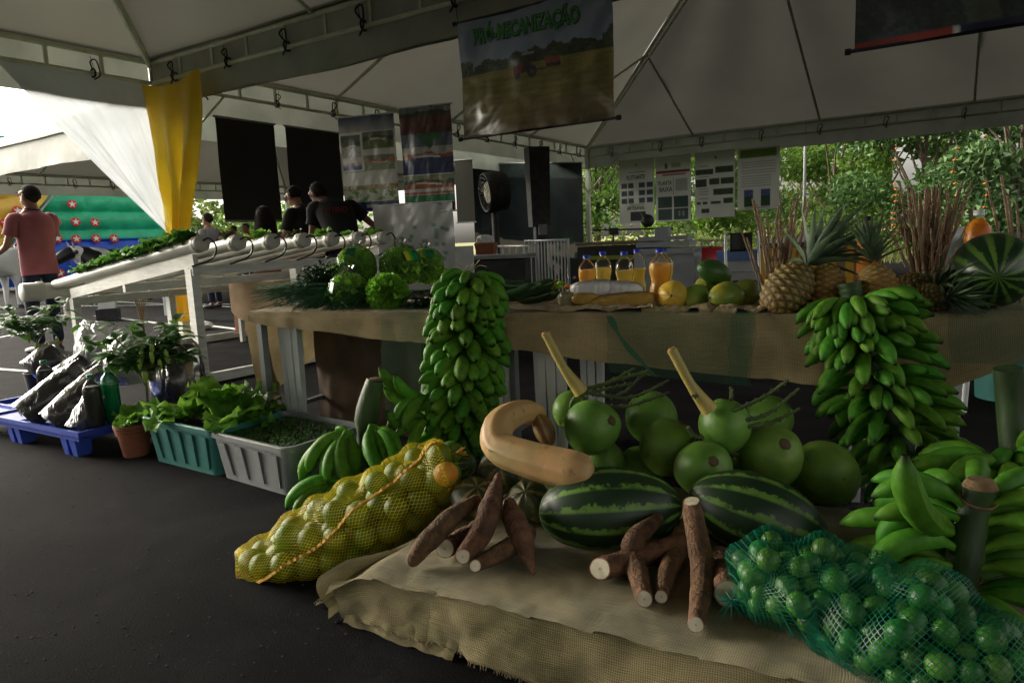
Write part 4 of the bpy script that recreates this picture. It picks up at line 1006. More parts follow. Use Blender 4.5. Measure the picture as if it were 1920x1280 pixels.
def person(label, loc, yaw, s, J, skin, shirt=None, pants=None, hairk='short', headturn=0, headtilt=0, sleeves=.6, shirtlen=.0, extra=None, group=None, hands=True, shoes=True, female=False):
    """J overrides joint positions (local, facing +y, 1.75 m tall). One skinned body; clothes and hair are its children."""
    base = np.array(loc, float); t = thing('person', label, 'person', base, group)
    j = dict(pelvis=(0, 0, .95), waist=(0, .01, 1.08), chest=(0, .0, 1.28), collar=(0, -.01, 1.44), neck=(0, 0, 1.52), head=(0, .02, 1.63), crown=(0, .015, 1.71),
             sl=(-.18, 0, 1.40), el=(-.25, .0, 1.13), wl=(-.27, .08, .88), sr=(.19, 0, 1.41), er=(.25, 0, 1.13), wr=(.27, .08, .88),
             hl=(-.09, 0, .92), kl=(-.10, .03, .50), al=(-.10, 0, .09), tl=(-.11, .14, .035), hr=(.09, 0, .92), kr=(.10, .03, .50), ar=(.10, 0, .09), tr=(.11, .14, .035))
    j.update(J)
    M = Matrix.Rotation(yaw, 4, 'Z') @ Matrix.Scale(s, 4)
    hd = Matrix.Rotation(headturn, 3, 'Z') @ Matrix.Rotation(headtilt, 3, 'X')
    H = Vector(j['head'])
    def hp(x, y, z): return tuple(H + hd @ Vector((x, y, z)))
    V = [j[k] for k in ('pelvis', 'waist', 'chest', 'collar', 'neck')] + [hp(0, .0, -.03), hp(0, .0, .04), hp(0, 0, .085)]
    E = [(i, i + 1) for i in range(7)]; R = [(.145, .105), (.125, .095), (.15, .105), (.10, .08), (.055, .055), (.068, .082), (.078, .094), (.055, .065)]
    def chain(root, ks, rs):
        a = root
        for k, r in zip(ks, rs): V.append(j[k]); E.append((a, len(V) - 1)); R.append(r); a = len(V) - 1
        return a
    wl_ = chain(3, ('sl', 'el', 'wl'), (.048, .04, .026)); wr_ = chain(3, ('sr', 'er', 'wr'), (.048, .04, .026))
    chain(0, ('hl', 'kl', 'al', 'tl'), (.085, .055, .038, .03)); chain(0, ('hr', 'kr', 'ar', 'tr'), (.085, .055, .038, .03))
    if hands:
        for w, e, ix in (('wl', 'el', wl_), ('wr', 'er', wr_)): hand_chain(V, E, R, j[w], np.array(j[w]) - np.array(j[e]), (0.2, 0, -1) if w == 'wr' else (-.2, 0, -1), 1.0, ix)
    # nose and jaw on the same surface
    V.append(hp(0, .095, .0)); E.append((6, len(V) - 1)); R.append((.013, .018)); V.append(hp(0, .06, -.075)); E.append((5, len(V) - 1)); R.append((.03, .028))
    skinmesh('body', V, E, R, skin, t, base, 2, M)
    def tr(p): return np.array(M @ Vector(p)) + base
    Rw = np.array((M.to_3x3() @ hd) * (1 / s))[:3, :3] if True else None
    for sx in (-1, 1):
        MB().ell(tr(hp(sx * .082, -.005, .0)), (.012 * s, .022 * s, .034 * s), Rw, 8, 6).build('ear', skin, t)
        m = MB(); m.ell(tr(hp(sx * .03, .082, .022)), (.013 * s, .008 * s, .008 * s), Rw, 8, 6); m.build('eye', MT['hair'], t)
        m = MB(); m.ell(tr(hp(sx * .032, .086, .045)), (.022 * s, .007 * s, .005 * s), Rw, 8, 5); m.build('eyebrow', MT['hair'], t)
    m = MB(); m.ell(tr(hp(0, .084, -.045)), (.024 * s, .009 * s, .007 * s), Rw, 8, 5); m.build('mouth', pm('lip', (.25, .09, .07), None, 5, .5) if 'lip' not in bpy.data.materials else bpy.data.materials['lip'], t)
    # hair
    m = MB()
    def hf(p):
        q = 1 + .03 * fb(p[0] * 14, p[1] * 14 + p[2] * 9, 2) + rnd.uniform(-.012, .012)
        if p[1] > .3 and p[2] < .5: q *= .80
        if p[2] < -.25 - (.25 if p[1] < 0 else 0): q *= .88
        return q
    if hairk == 'bald':
        m.ell(tr(hp(0, -.035, .03)), (.086 * s, .088 * s, .085 * s), Rw, 20, 14, fn=hf)
    else:
        m.ell(tr(hp(0, -.026, .024)), (.088 * s, .096 * s, .104 * s), Rw, 24, 16, fn=hf)
    if hairk == 'long':
        for k in range(26):
            a = -PI * (k / 25); x, y = .085 * math.cos(a), .09 * math.sin(a) - .01
            m.tube(spline([tr(hp(x * .7, y * .7, .1)), tr(hp(x, y, 0)), tr(hp(x * 1.15, y * 1.2, -.15)), tr(hp(x * 1.2, y * 1.1 - .02, -.30 - .03 * math.sin(k * 3)))], 8), [.02 * s] * 6 + [.018 * s, .014 * s, .006 * s], 6)
    m.build('hair', MT['hair'], t)
    f = lambda a, b, q: tuple(np.array(j[a]) * (1 - q) + np.array(j[b]) * q)
    if shirt:
        hem = tuple(np.array(j['pelvis']) + (np.array(j['pelvis']) - np.array(j['waist'])) * shirtlen)
        k = .9 if female else 1
        lv = [(hem, .185 * k, .14), (j['pelvis'], .18 * k, .138), (j['waist'], .168 * k, .13), (f('waist', 'chest', .5), .178 * k, .138), (j['chest'], .195 * k, .145), (f('chest', 'collar', .55), .20 * k, .135), (f('chest', 'collar', .95), .185 * k, .112), (f('collar', 'neck', .18), .13, .088), (f('collar', 'neck', .42), .085, .074), (f('collar', 'neck', .6), .070, .070)]
        m = MB(); nn_ = 28; vs = []
        for i, (c_, rx, ry) in enumerate(lv):
            c_ = np.array(c_); ax_ = unit(np.array(lv[min(i + 1, 9)][0]) - np.array(lv[max(i - 1, 0)][0])); sd_ = V3(1, 0, 0); fw_ = unit(np.cross(ax_, sd_))
            for q in range(nn_):
                a_ = 2 * PI * q / nn_; w_ = 1 + .022 * fb(i * 1.1, a_ * 2, 3) * (i < 6); vs.append(tr(c_ + sd_ * rx * math.cos(a_) * w_ + fw_ * ry * math.sin(a_) * w_))
        m.add(vs, [(i * nn_ + q, i * nn_ + (q + 1) % nn_, (i + 1) * nn_ + (q + 1) % nn_, (i + 1) * nn_ + q) for i in range(9) for q in range(nn_)])
        m.build('shirt', shirt, t, sub=1)
        for a_, b_ in (('sl', 'el'), ('sr', 'er')):
            q0 = tuple(np.array(j[a_]) * .55 + np.array(j['chest']) * .45 * np.array([.6, 1, 1]) + V3(0, 0, .03)); m = MB()
            m.tube(spline([tr(q0), tr(j[a_]), tr(f(a_, b_, .35)), tr(f(a_, b_, sleeves))], 12), [x * s for x in (.05, .062, .070, .071, .069, .067, .066, .065, .065, .066, .067, .069, .071)], 18, cap=True)
            m.build('sleeve', shirt, t)
    if pants:
        V = [j['pelvis'], j['hl'], j['kl'], f('kl', 'al', .5), f('kl', 'al', .96), j['hr'], j['kr'], f('kr', 'ar', .5), f('kr', 'ar', .96), f('pelvis', 'waist', .55)]
        skinmesh('trousers', V, [(0, 1), (1, 2), (2, 3), (3, 4), (0, 5), (5, 6), (6, 7), (7, 8), (0, 9)], [(.16, .125), .105, .078, .066, .066, .105, .078, .066, .066, (.15, .11)], pants, t, base, 2, M)
    if shoes:
        for a, b in (('al', 'tl'), ('ar', 'tr')):
            p, q = np.array(j[a]), np.array(j[b]); c = (p * .45 + q * .55); c[2] = .045; fw = unit((q - p) * V3(1, 1, 0)); Rr = np.array(M.to_3x3())[:3, :3] / s @ frame(fw)
            MB().ell(tr(c), (.135 * s, .048 * s, .045 * s), Rr, 14, 8, fn=lambda p: 1 if p[2] > -.6 else .9).build('shoe', MT['shoe'], t)
    return t, tr

# man in the pink shirt, back three quarters to the camera, facing left and away
pl = D(88, 600, 8.1); pl[2] = 0
tp_, trp = person('standing man in a faded pink t-shirt seen from behind, facing left', pl, math.radians(66), 1.10,
       dict(sl=(-.19, .0, 1.40), el=(-.26, .05, 1.14), wl=(-.21, .30, 1.07), sr=(.19, 0, 1.41), er=(.24, .10, 1.15), wr=(.15, .36, 1.16), chest=(0, -.02, 1.28), kl=(-.1, .05, .5), tl=(-.12, .15, .035)),
       MT['skin'], MT['pink'], MT['navy'], headturn=math.radians(22), sleeves=.62, shirtlen=.9)
m = MB(); m.tube([trp((.075 * math.cos(a), .07 * math.sin(a) - .005, 1.515 + .015 * math.sin(a))) for a in np.linspace(0, 2 * PI, 18)[:-1]], .006, 5, closed=True); m.build('lanyard', MT['navy'], tp_)

# man in black bending over, and the balding man beyond him
bl = D(640, 440, 7.9); bl[2] = 0
tb_, trb = person('man in a black t-shirt with faded red print, leaning over behind the pipes', bl, math.radians(20), 1.12,
       dict(pelvis=(0, -.10, .95), waist=(0, -.04, 1.08), chest=(-.02, .06, 1.27), collar=(-.06, .16, 1.38), neck=(-.12, .22, 1.42), head=(-.17, .28, 1.50),
            sl=(-.23, .14, 1.36), el=(-.27, .20, 1.08), wl=(-.26, .34, .88), sr=(.14, .14, 1.37), er=(.36, .12, 1.16), wr=(.24, .34, 1.0), hl=(-.09, -.1, .92), hr=(.09, -.1, .92)),
       MT['skin2'], MT['black_cloth'], MT['navy'], headtilt=math.radians(-22), headturn=math.radians(50), sleeves=.55, shirtlen=.3)
_R = np.array([V3(.97, .22, .04), unit(V3(0, .3, .95)), unit(np.cross(V3(.97, .22, .04), unit(V3(0, .3, .95))))]).T
lettering('OTTENO', .085, pm('faded_red', (.12, .008, .008), None, 5, .8), tb_, mat4(_R, trb((-.17, -.075, 1.30))), sx=.75, bold=.004, name='faded_print')
b2 = D(583, 440, 8.5); b2[2] = 0
person('balding man looking down, half hidden by the leaning man', b2, math.radians(70), 1.08,
       dict(pelvis=(0, -.15, .95), chest=(0, .02, 1.28), collar=(0, .10, 1.42), neck=(0, .14, 1.48), head=(0, .19, 1.57), sl=(-.19, .10, 1.38), sr=(.19, .12, 1.38), el=(-.22, .2, 1.1), wl=(-.2, .4, 1.0)),
       MT['skin'], MT['black_cloth'], MT['navy'], hairk='bald', headtilt=math.radians(-30))
def bystander(label, px, pytop, y, yaw, sh, hk, J=None, sk='skin', female=False, pants=None, **kw):
    p = D(px, pytop, y); s = p[2] / 1.74; p[2] = 0
    return person(label, p, yaw, s if .8 < s < 1.15 else 1.0, J or {}, MT[sk], sh, pants or MT['navy'], hairk=hk, hands=False, female=female, **kw)
def seated(dz=-.42):
    up = dict(pelvis=(0, 0, .5), waist=(0, 0, .63), chest=(0, 0, .84), collar=(0, -.01, 1.0), neck=(0, 0, 1.08), head=(0, .02, 1.19), sl=(-.18, 0, .97), el=(-.24, .05, .7), wl=(-.2, .28, .62), sr=(.18, 0, .97), er=(.24, .05, .7), wr=(.2, .28, .62),
              hl=(-.09, 0, .5), kl=(-.12, .42, .5), al=(-.12, .42, .09), tl=(-.12, .56, .035), hr=(.09, 0, .5), kr=(.12, .42, .5), ar=(.12, .42, .09), tr=(.12, .56, .035))
    return up
bystander('man in a grey shirt with dark hair, standing beyond the pipes', 388, 401, 13.6, math.radians(75), MT['grey_cloth'], 'short')
bystander('small distant person wearing dark glasses', 437, 424, 22, math.radians(150), pm('dull_red', (.3, .08, .06), None, 5, .8), 'short')
bystander('distant person in a navy top below the first black banner', 460, 420, 18, math.radians(170), MT['navy'], 'short')
p = D(505, 500, 8.6); p[2] = 0
tw, _ = person('woman with long black hair seen from behind, sitting behind the pipes', p, math.radians(10), 1.14, {k: (v[0], v[1], v[2] + .10) for k, v in seated().items()}, MT['skin'], pm('print_top', (.35, .07, .06), (.3, .28, .24), 14, .8), MT['navy'], hairk='long', sleeves=.25, female=True, hands=False)
# dark legs of people standing behind the bench
p = D(350, 500, 11.3); p[2] = 0; person('person behind the yellow drape, only the legs showing under the bench', p, math.radians(60), 1.0, {}, MT['skin2'], MT['grey_cloth'], MT['black_cloth'], hands=False)

# ------------------------------------------------------------------ cow statues
cowm = pm('cow_patches', (.012, .012, .015), (.8, .8, .8), 1.9, .4, lo=.50, hi=.515, detail=1)
def cow(label, loc, yaw, mat, s=1.0):
    t = thing('cow_statue', label, 'statue', loc, 'painted cow statues')
    V = [(-.62, 0, 1.02), (-.2, 0, .98), (.3, 0, 1.0), (.62, 0, 1.08), (.86, 0, 1.24), (1.02, 0, 1.22), (1.24, 0, 1.08), (1.34, 0, 1.02)]
    R = [(.26, .26), (.31, .31), (.30, .30), (.24, .24), (.15, .17), (.16, .17), (.125, .12), (.11, .10)]; E = [(i, i + 1) for i in range(7)]
    for rt, x, y, fr in ((3, .58, .18, 1), (3, .58, -.18, 1), (0, -.62, .18, 0), (0, -.62, -.18, 0)):
        o = len(V)
        V += [(x, y, .78), (x + (.02 if fr else .10), y, .50) if fr else (x + .08, y, .60), (x, y, .26) if fr else (x - .10, y, .36), (x + .02, y, .05)]
        E += [(rt, o), (o, o + 1), (o + 1, o + 2), (o + 2, o + 3)]; R += [.12, .065, .05, .055]
    o = len(V); V += [(-.86, 0, 1.12), (-.93, 0, .85), (-.93, 0, .5)]; E += [(0, o), (o, o + 1), (o + 1, o + 2)]; R += [.04, .022, .03]
    M = Matrix.Rotation(yaw, 4, 'Z') @ Matrix.Scale(s, 4)
    skinmesh('body', V, E, R, mat, t, loc, 2, M)
    tr = lambda p: np.array(M @ Vector(p)) + np.array(loc)
    Rw = np.array(M.to_3x3())[:3, :3] / s
    for q in (-1, 1):
        MB().ell(tr((.93, q * .2, 1.24)), (.05, .12 * s, .05 * s), Rw, 10, 6).build('ear', MT['black'] if mat is cowm else MT['white_pl'], t)
        MB().tube([tr((.92, q * .08, 1.34)), tr((.93, q * .15, 1.42)), tr((.96, q * .14, 1.49))], [.025, .018, .006], 7).build('horn', pm('horn', (.5, .45, .35), None, 5, .5), t)
        MB().ell(tr((1.06, q * .115, 1.25)), (.03, .015, .022), Rw, 8, 6).build('eye', MT['black'], t)
    MB().ell(tr((1.36, 0, 1.0)), (.05 * s, .075 * s, .055 * s), Rw, 12, 8).build('muzzle', MT['black'], t)
    for x, y in ((.60, .18), (.60, -.18), (-.60, .18), (-.60, -.18)):
        MB().lathe([(.075, 0), (.06, .08)], tr((x, y, 0)), Rw, 12).build('hoof', pm('hoof', (.05, .05, .055), None, 5, .6) if 'hoof' not in bpy.data.materials else bpy.data.materials['hoof'], t)
    return t
c = D(226, 560, 16.6); c[2] = 0
cow('black and white painted cow statue facing the camera', c, math.radians(232), cowm, .98)
c = D(-22, 560, 15.6); c[2] = 0
cow('plain white cow statue cut by the left edge, behind the pink-shirted man', c, math.radians(75), MT['white_pl'], 1.0)

# ------------------------------------------------------------------ inflatable castle
inf = thing('inflatable_slide', 'quilted yellow, green and blue inflatable slide with star buttons', 'inflatable', D(120, 500, 21))
def quilt(a, b, z0, z1, colr, name, clip=None, stepx=.92, stepz=.72, n=70, d=.14):
    mb = MB(); a, b = np.array(a), np.array(b); L = np.linalg.norm((b - a)[:2]); xd = unit(b - a); nn = V3(xd[1], -xd[0], 0)
    def fn(s, r):
        x = s * L; z = z0 + (z1 - z0) * r
        bz = d * (abs(math.sin(PI * z / stepz)) ** .6) * (.25 + .75 * abs(math.sin(PI * x / stepx)) ** .6) * 1.6
        p = a + xd * x; p = V3(p[0], p[1], z)
        if clip: p = clip(p, x, z, L)
        return p + nn * bz
    mb.grid(fn, n, n); return mb.build(name, colr, inf), (a, xd, nn, L)
IL, IR = D(-90, 500, 25), D(330, 500, 31)
gm = pm('vinyl_green', (.03, .48, .26), None, 3, .35); ym = pm('vinyl_yellow', (.72, .45, .07), None, 3, .35); bm_ = pm('vinyl_blue', (.02, .09, .62), None, 3, .35); gry = pm('vinyl_grey', (.35, .4, .42), None, 3, .4)
_, fr = quilt(IL, IR, 1.7, 5.6, gm, 'green_panel')
quilt(IL - fr[2] * -.25, IR + fr[2] * .25, .10, 1.78, bm_, 'blue_base', stepz=1.68, stepx=.6, d=.12)
a_, xd_, nn_, L_ = fr
def gpos(px, py, off=.3):
    r = ray(px, py); o = V3(0, 0, EYE); q = a_ + nn_ * off; t_ = (q - o).dot(nn_) / r.dot(nn_); return o + r * t_
# yellow slope panel left of the grey strip
e0, e1 = gpos(112, 355), gpos(0, 478)
m = MB()
def yf(s, r):
    top = gpos(-80 + 192 * s, 340); 
    lft = gpos(-80, 340) + (gpos(-80, 520) - gpos(-80, 340)) * r
    rgt = gpos(112, 340) + (gpos(-18, 500) - gpos(112, 340)) * r
    p = lft + (rgt - lft) * s
    return p + nn_ * (.12 * abs(math.sin(PI * r * 4.2 + s)) ** .7)
m.grid(yf, 30, 40); m.build('yellow_panel', ym, inf)
m = MB(); m.bar(gpos(120, 340, .42), gpos(-12, 505, .42), .05, .2, up=nn_); m.build('grey_strip', gry, inf)
redm = pm('star_red', (.6, .05, .04), None, 5, .5); whm = pm('star_white', (.85, .85, .85), None, 5, .5)
def star(px, py, off=.46, r=.14):
    c = gpos(px, py, off); m = MB(); R = np.array([xd_, ZU, nn_]).T
    m.lathe([(0, -.02), (r, -.02), (r, .02), (r * .85, .03), (0, .03)], c, R, 18, cap=False); o = m.build('star_button', redm, inf)
    m = MB(); v = [c + R @ V3(0, 0, .035)] + [c + R @ V3((r * .8 if k % 2 == 0 else r * .34) * math.sin(PI * k / 5), (r * .8 if k % 2 == 0 else r * .34) * math.cos(PI * k / 5), .035) for k in range(10)]
    m.add(v, [(0, k + 1, (k + 1) % 10 + 1) for k in range(10)]); m.build('star', whm, o, smooth=False)
for px, py in ((135, 383), (105, 416), (142, 416), (178, 417), (108, 447), (143, 448), (180, 447), (214, 447), (33, 395), (10, 418), (33, 514), (113, 512)): star(px, py, .62 if py > 500 else .46, .17)

# ------------------------------------------------------------------ hydroponic bench
Fh = G(388, 718); Fl = G(155, 676)
pd = unit(Fl - Fh); LP = float(np.linalg.norm(Fl - Fh)); rd = unit(V3(.60, .80, 0)); WR = 2.05
hz_, lz_ = 1.0, .69
def HB(a, b, z): return Fh + pd * a + rd * b + ZU * z       # a towards the left end, b across the row
hb_ = thing('hydroponic_bench', 'white timber bench sloping left under a row of planted pipes', 'bench', Fh + pd * LP / 2 + rd * WR / 2)
def zt(a): return hz_ + (lz_ - hz_) * a / LP
for (a, b) in ((0.05, 0), (LP, 0), (0.05, WR * .5), (LP, WR * .5), (.05, WR), (LP, WR)):
    m = MB(); off = rd * (-.0) + pd * 0
    top = HB(a, b, zt(a) - .03); foot = HB(a, b, 0)
    m.bar(foot, top, .07, .10, up=pd); m.build('leg', MT['wood_white'], hb_)
for b in (0, WR): m = MB(); m.bar(HB(-.03, b, zt(0) + .03), HB(LP + .03, b, zt(LP) + .03), .04, .10); m.build('side_rail', MT['wood_white'], hb_)
for a in (0.0, LP * .5, LP): m = MB(); m.bar(HB(a, -.03, zt(a) - .052), HB(a, WR + .03, zt(a) - .052), .05, .08); m.build('cross_rail', MT['wood_white'], hb_)
for b in (0, WR): m = MB(); m.bar(HB(.0, b, .045), HB(LP, b, .045), .05, .09); m.build('ground_rail', MT['wood_white'], hb_)
for a in (0, LP): m = MB(); m.bar(HB(a, 0, .04), HB(a, WR, .04), .05, .08); m.build('ground_rail', MT['wood_white'], hb_)
NP = 7
for i in range(NP):
    b = WR * (i + .02) / (NP - 1) * .98
    p0, p1 = HB(-.16, b, zt(0) + .10 + .068), HB(LP + .45, b, zt(LP + .4) + .10 + .068); d = unit(p1 - p0)
    tp = thing('planted_pipe', ['first white pipe nearest the camera, thick with leafy seedlings', 'second white pipe from the near side, brown-leaved lettuce at its end', 'third white pipe from the near side, low lettuce at its end', 'middle white pipe with bright red plant by its cap',
         'fifth white pipe from the near side with frilly lettuce', 'sixth white pipe from the near side with upright pale leaf', 'farthest white pipe, its cap nearest the glossy sheet'][i], 'pipe', p0, 'white pipes on the hydroponic bench')
    MB().tube([p0 + d * .10, p1], .058, 20).build('pipe', MT['pvc'], tp)
    R = np.array([frame(d)[:, 1], frame(d)[:, 2], d]).T
    MB().lathe([(0, -.002), (.045, -.002), (.047, 0), (.063, 0), (.066, .003), (.066, .055), (.070, .057), (.070, .10), (.068, .102), (.059, .103)], p0, R, 26, cap=False).build('end_cap', MT['pvc'], tp)
    hs = p0 + d * -.012 + ZU * .02
    MB().tube(spline([hs, hs - d * .05 + rd * .03 + ZU * .01, hs - d * .04 + rd * .085 - ZU * .06, hs + d * .0 + rd * .06 - ZU * .15, hs + d * .03 - rd * .10 - ZU * .20], 16), .0075, 6).build('feed_hose', MT['hose'], tp)
    # plants
    near = i == 0
    kn = 22 if near else 7
    for k in range(kn):
        a = (.25 + (LP - .35) * k / (kn - 1)) if near else (.22 + .55 * k)
        c = p0 + d * a + ZU * .05 - rd * (.03 if near else 0)
        m = MB(); sz = (.145 if near else .13) * rnd.uniform(.8, 1.2)
        kind = 'red' if (i == 1 and k == 0) else ('red' if i == 3 and k == 0 else 'g')
        if near and k > 15: sz *= .8
        for q in range(14 if near else 10):
            a2 = rnd.uniform(0, 2 * PI); el = rnd.uniform(.2, 1.3)
            m.leaf(c, V3(math.cos(a2), math.sin(a2), el), sz * rnd.uniform(.6, 1.15), sz * .75, .9, 4, .3, frill=.22, pk=.62)
        m.build('seedling', MT['leaf'] if near else (MT['lettuce_red'] if kind == 'red' else MT['lettuce']), tp)
# red flower-like plant between the pipes
m = thing('red_leaf_plant', 'small plant with bright red leaves among the pipes', 'plant', HB(.4, WR * .42, 1.2))
q = MB()
for k in range(14):
    a2 = rnd.uniform(0, 6.28); q.leaf(HB(.4, WR * .40, 1.2), V3(math.cos(a2), math.sin(a2), rnd.uniform(.3, 1.3)), .13, .05, .7, 4, .2)
q.build('leaves', pm('red_leaf', (.5, .03, .04), (.3, .02, .02), 9, .5), m)
# collector pipe at the low end
cp = thing('collector_pipe', 'thick pale collector pipe crossing the low end of the bench', 'pipe', HB(LP, -.3, .7))
c0, c1 = HB(LP + .50, -.32, zt(LP + .5) + .12), HB(LP + .50, WR + .1, zt(LP + .5) + .12)
MB().tube([c0 + unit(c1 - c0) * .1, c1], .088, 22).build('pipe', MT['pvc'], cp)
R = np.array([frame(c1 - c0)[:, 1], frame(c1 - c0)[:, 2], unit(c1 - c0)]).T
MB().lathe([(0, -.004), (.085, -.004), (.1, .01), (.1, .14), (.108, .15), (.108, .2), (.09, .21)], c0, R, 28, cap=False).build('end_cap', MT['pvc'], cp)
MB().tube(spline([c0 + rd * .5 - ZU * .06, c0 + rd * .45 - ZU * .3, HB(LP - .3, .4, .1)], 10), .045, 12).build('drain_pipe', MT['pvc'], cp)
# pump box and palm seedling behind the bench
p = G(205, 600); t = thing('pump_unit', 'small white pump box with two black prongs on the ground', 'pump', p)
MB().box(p + ZU * .10, (.34, .22, .2), frame(V3(1, .3, 0))).build('tray', MT['dark_metal'], t)
MB().box(p + ZU * .26, (.26, .14, .11), frame(V3(1, .3, 0))).build('housing', MT['white_pl'], t)
for dx in (-.02, .04): MB().tube([p + V3(dx, 0, .3), p + V3(dx - .03, 0, .48)], .012, 6).build('prong', MT['hose'], t)
p = G(272, 640); t = thing('palm_seedling', 'thin palm seedling with reddish stem behind the pepper plant', 'plant', p)
m = MB()
for k in range(6):
    a = -.9 + .36 * k; m.tube(spline([p, p + V3(.01 * k - .03, 0, .35), p + V3(.18 * math.sin(a), .03, .75)], 8), [.012, .012, .012, .01, .01, .008, .006, .004, .003], 6)
m.build('stem', pm('red_stem', (.22, .12, .07), (.13, .14, .05), 9, .6), t)
m = MB()
for k in range(6):
    a = -.9 + .36 * k; b = p + V3(.18 * math.sin(a), .03, .75)
    for q in range(4): m.leaf(b, V3(math.sin(a + .4 * q - .6), .2 * q - .3, 1), .22, .035, .8, 4, .2)
m.build('leaves', MT['leaf'], t)
# second bench with burlap and a coral poster under it, plus a white plastic chair, behind
p0, p1 = D(430, 520, 8.4), D(560, 520, 7.6)
t = thing('display_table', 'far table under tan burlap beyond the hydroponic bench', 'table', V3(*((p0 + p1) / 2)[:2], 0))
e = unit((p1 - p0) * V3(1, 1, 0)); nb = V3(-e[1], e[0], 0); Tz = .74
m = MB()
def bt_(s, r):
    x = s * 2.1; p = p0 * V3(1, 1, 0) + e * x
    if r < .5: return p + nb * (.7 * (1 - r * 2)) + ZU * Tz
    q = (r - .5) * 2; return p - nb * (.02 + .03 * math.sin(x * 6)) + ZU * (Tz - q * (.26 + .12 * math.sin(x * 4 + 1) + .2 * max(0, math.sin(x * 1.7))))
m.grid(bt_, 40, 16, uvs=(2.1, 1)); m.build('burlap_cover', burlap_mat('burlap_far', (.55, .38, .22), (.42, .28, .16), .006), t)
for x in (.08, 1.0, 2.0):
    for y in (.05, .65): MB().box(p0 * V3(1, 1, 0) + e * x + nb * y + ZU * Tz / 2, (.05, .05, Tz - .01), frame(e)).build('leg', MT['wood_white'], t)
im = canvas(30, 40, (.75, .33, .22)); rect(im, .1, .1, .9, .22, (.6, .03, .03), .5); rect(im, .3, .3, .7, .4, (.6, .03, .03), .5); rect(im, .1, .55, .9, .95, (.7, .4, .3), .3)
banner('coral_poster', 'coral poster with red lettering below the far burlap table', 'poster', D(434, 550, 8.7), V3(1, -.1, 0), .22, .50, im, MT['print'], rod=.006, rodmat=MT['white_pl'], cap=False)

# ------------------------------------------------------------------ long table, its burlap and nets
TZ = .765
TL0 = V3(-1.36, 3.75, 0); TE = unit(V3(1.69 + 1.36, 2.34 - 3.75, 0)); TN = V3(-TE[1], TE[0], 0); TLEN = 4.6; TW = .78
def T(s, d, z=TZ): return TL0 + TE * s + TN * d + ZU * z     # s along the front edge from the left, d back from it
def Tpx(px, d=0.0):
    """where the picture column px meets the line d behind the front edge"""
    r = ray(px, 560); k = r[0] / r[1]; O = TL0 + TN * d
    return (k * O[1] - O[0]) / (TE[0] - k * TE[1])
def Tp(px, d=0.0, z=TZ): return T(Tpx(px, d), d, z)
tables = []
for i, (s0, s1, lb) in enumerate(((0.0, 1.5, 'white plastic table under burlap, carrying the lettuces and chives'), (1.53, 3.03, 'white plastic table under burlap, carrying papayas and juice bottles'), (3.06, 4.56, 'white plastic table at the right end, carrying pineapples and a melon'))):
    t = thing('plastic_table', lb, 'table', T((s0 + s1) / 2, TW / 2, 0), 'white plastic tables in the long row'); tables.append(t)
    m = MB(); m.box(T((s0 + s1) / 2, TW / 2, TZ - .028), (s1 - s0, TW - .02, .03), frame(TE)); m.build('table_top', MT['white_pl'], t)
    for (a, b) in ((s0 + .12, .10), (s1 - .12, .10), (s0 + .12, TW - .10), (s1 - .12, TW - .10)):
        m = MB()
        for q in (-1, 0, 1):
            c = T(a + q * .045, b, 0); f = unit(V3(0, 0, 1) + TE * (.04 * (1 if a < (s0 + s1) / 2 else -1)) * 1)
            m.box(c + ZU * (TZ - .05) / 2 - TE * .0, (.042 if q else .052, .06 - .012 * abs(q), TZ - .055), frame(TE), taper=.55)
        m.build('leg', MT['white_pl'], t)
for k, (px, d, lb) in enumerate(((486, .02, 'grey metal leg frame at the left end of the row'), (958, .1, 'grey metal leg beside the tall banana bunch'))):
    s = Tpx(px, d); t = thing('metal_trestle', lb, 'trestle', T(s, d, 0), 'grey metal trestles under the row')
    for dd in (d, TW - .05):
        MB().bar(T(s, dd, 0.0), T(s, dd, TZ - .048), .045, .03, up=TE).build('leg', MT['metal'], t)
    MB().bar(T(s, d, .2), T(s, TW - .05, .2), .025, .025).build('stretcher', MT['metal'], t)
    MB().bar(T(s, d - .0, TZ - .06), T(s, TW - .05, TZ - .06), .03, .03).build('top_rail', MT['metal'], t)
def hem(s):   # height of the cloth's lower edge along the table
    return lerp([-.1, 0, .5, 1.0, 1.6, 2.2, 3.0, 3.15, 3.4, 4.8], [.70, .68, .64, .60, .575, .52, .47, .47, .60, .60], s)
t = thing('burlap_tablecloth', 'long woven burlap cloth hanging over the front of the table row', 'tablecloth', T(2.3, 0, TZ))
m = MB()
Rr = .03
def tc_(s, r):
    x = -.06 + (TLEN + .05) * s
    hz = hem(x) + .008 * fb(x * 9, 0, 3)
    L1 = TW; L2 = TZ - hz; q = r * (L1 + L2)
    w = .004 * fb(x * 14, q * 9, 1) + .005
    if q < L1: return T(x, TW - q, TZ + w + .002)
    k = q - L1; a = min(k / Rr / 1.57, 1) * PI / 2
    fall = max(0, k - Rr * 1.57) + Rr * math.sin(a)
    out = Rr * (1 - math.cos(a)) * .3 + fall * .10 * (.6 + .5 * fb(x * 6, 1, 5)) + .006 * fb(x * 17, k * 6, 2) * min(1, k / .05)
    return T(x, -out - .004, TZ + .004 + w * .4 - fall)
m.grid(tc_, 260, 60, uvs=(TLEN, 1.15)); m.build('cloth', MT['burlap2'], t)
# left end flap
m = MB()
def fl_(s, r):
    d = TW * (1 - s) - .02 * s; k = r
    lo = .02 + (.30 + .28 * s ** 2) * k
    tw = .02 + .05 * k * fb(s * 5, k * 2, 8)
    return T(-.06 - tw - .03 * k * s, d + (.10 * k if s > .8 else 0), TZ + .006 - lo)
m.grid(fl_, 30, 20, uvs=(.8, .5)); m.build('end_flap', MT['burlap2'], t)
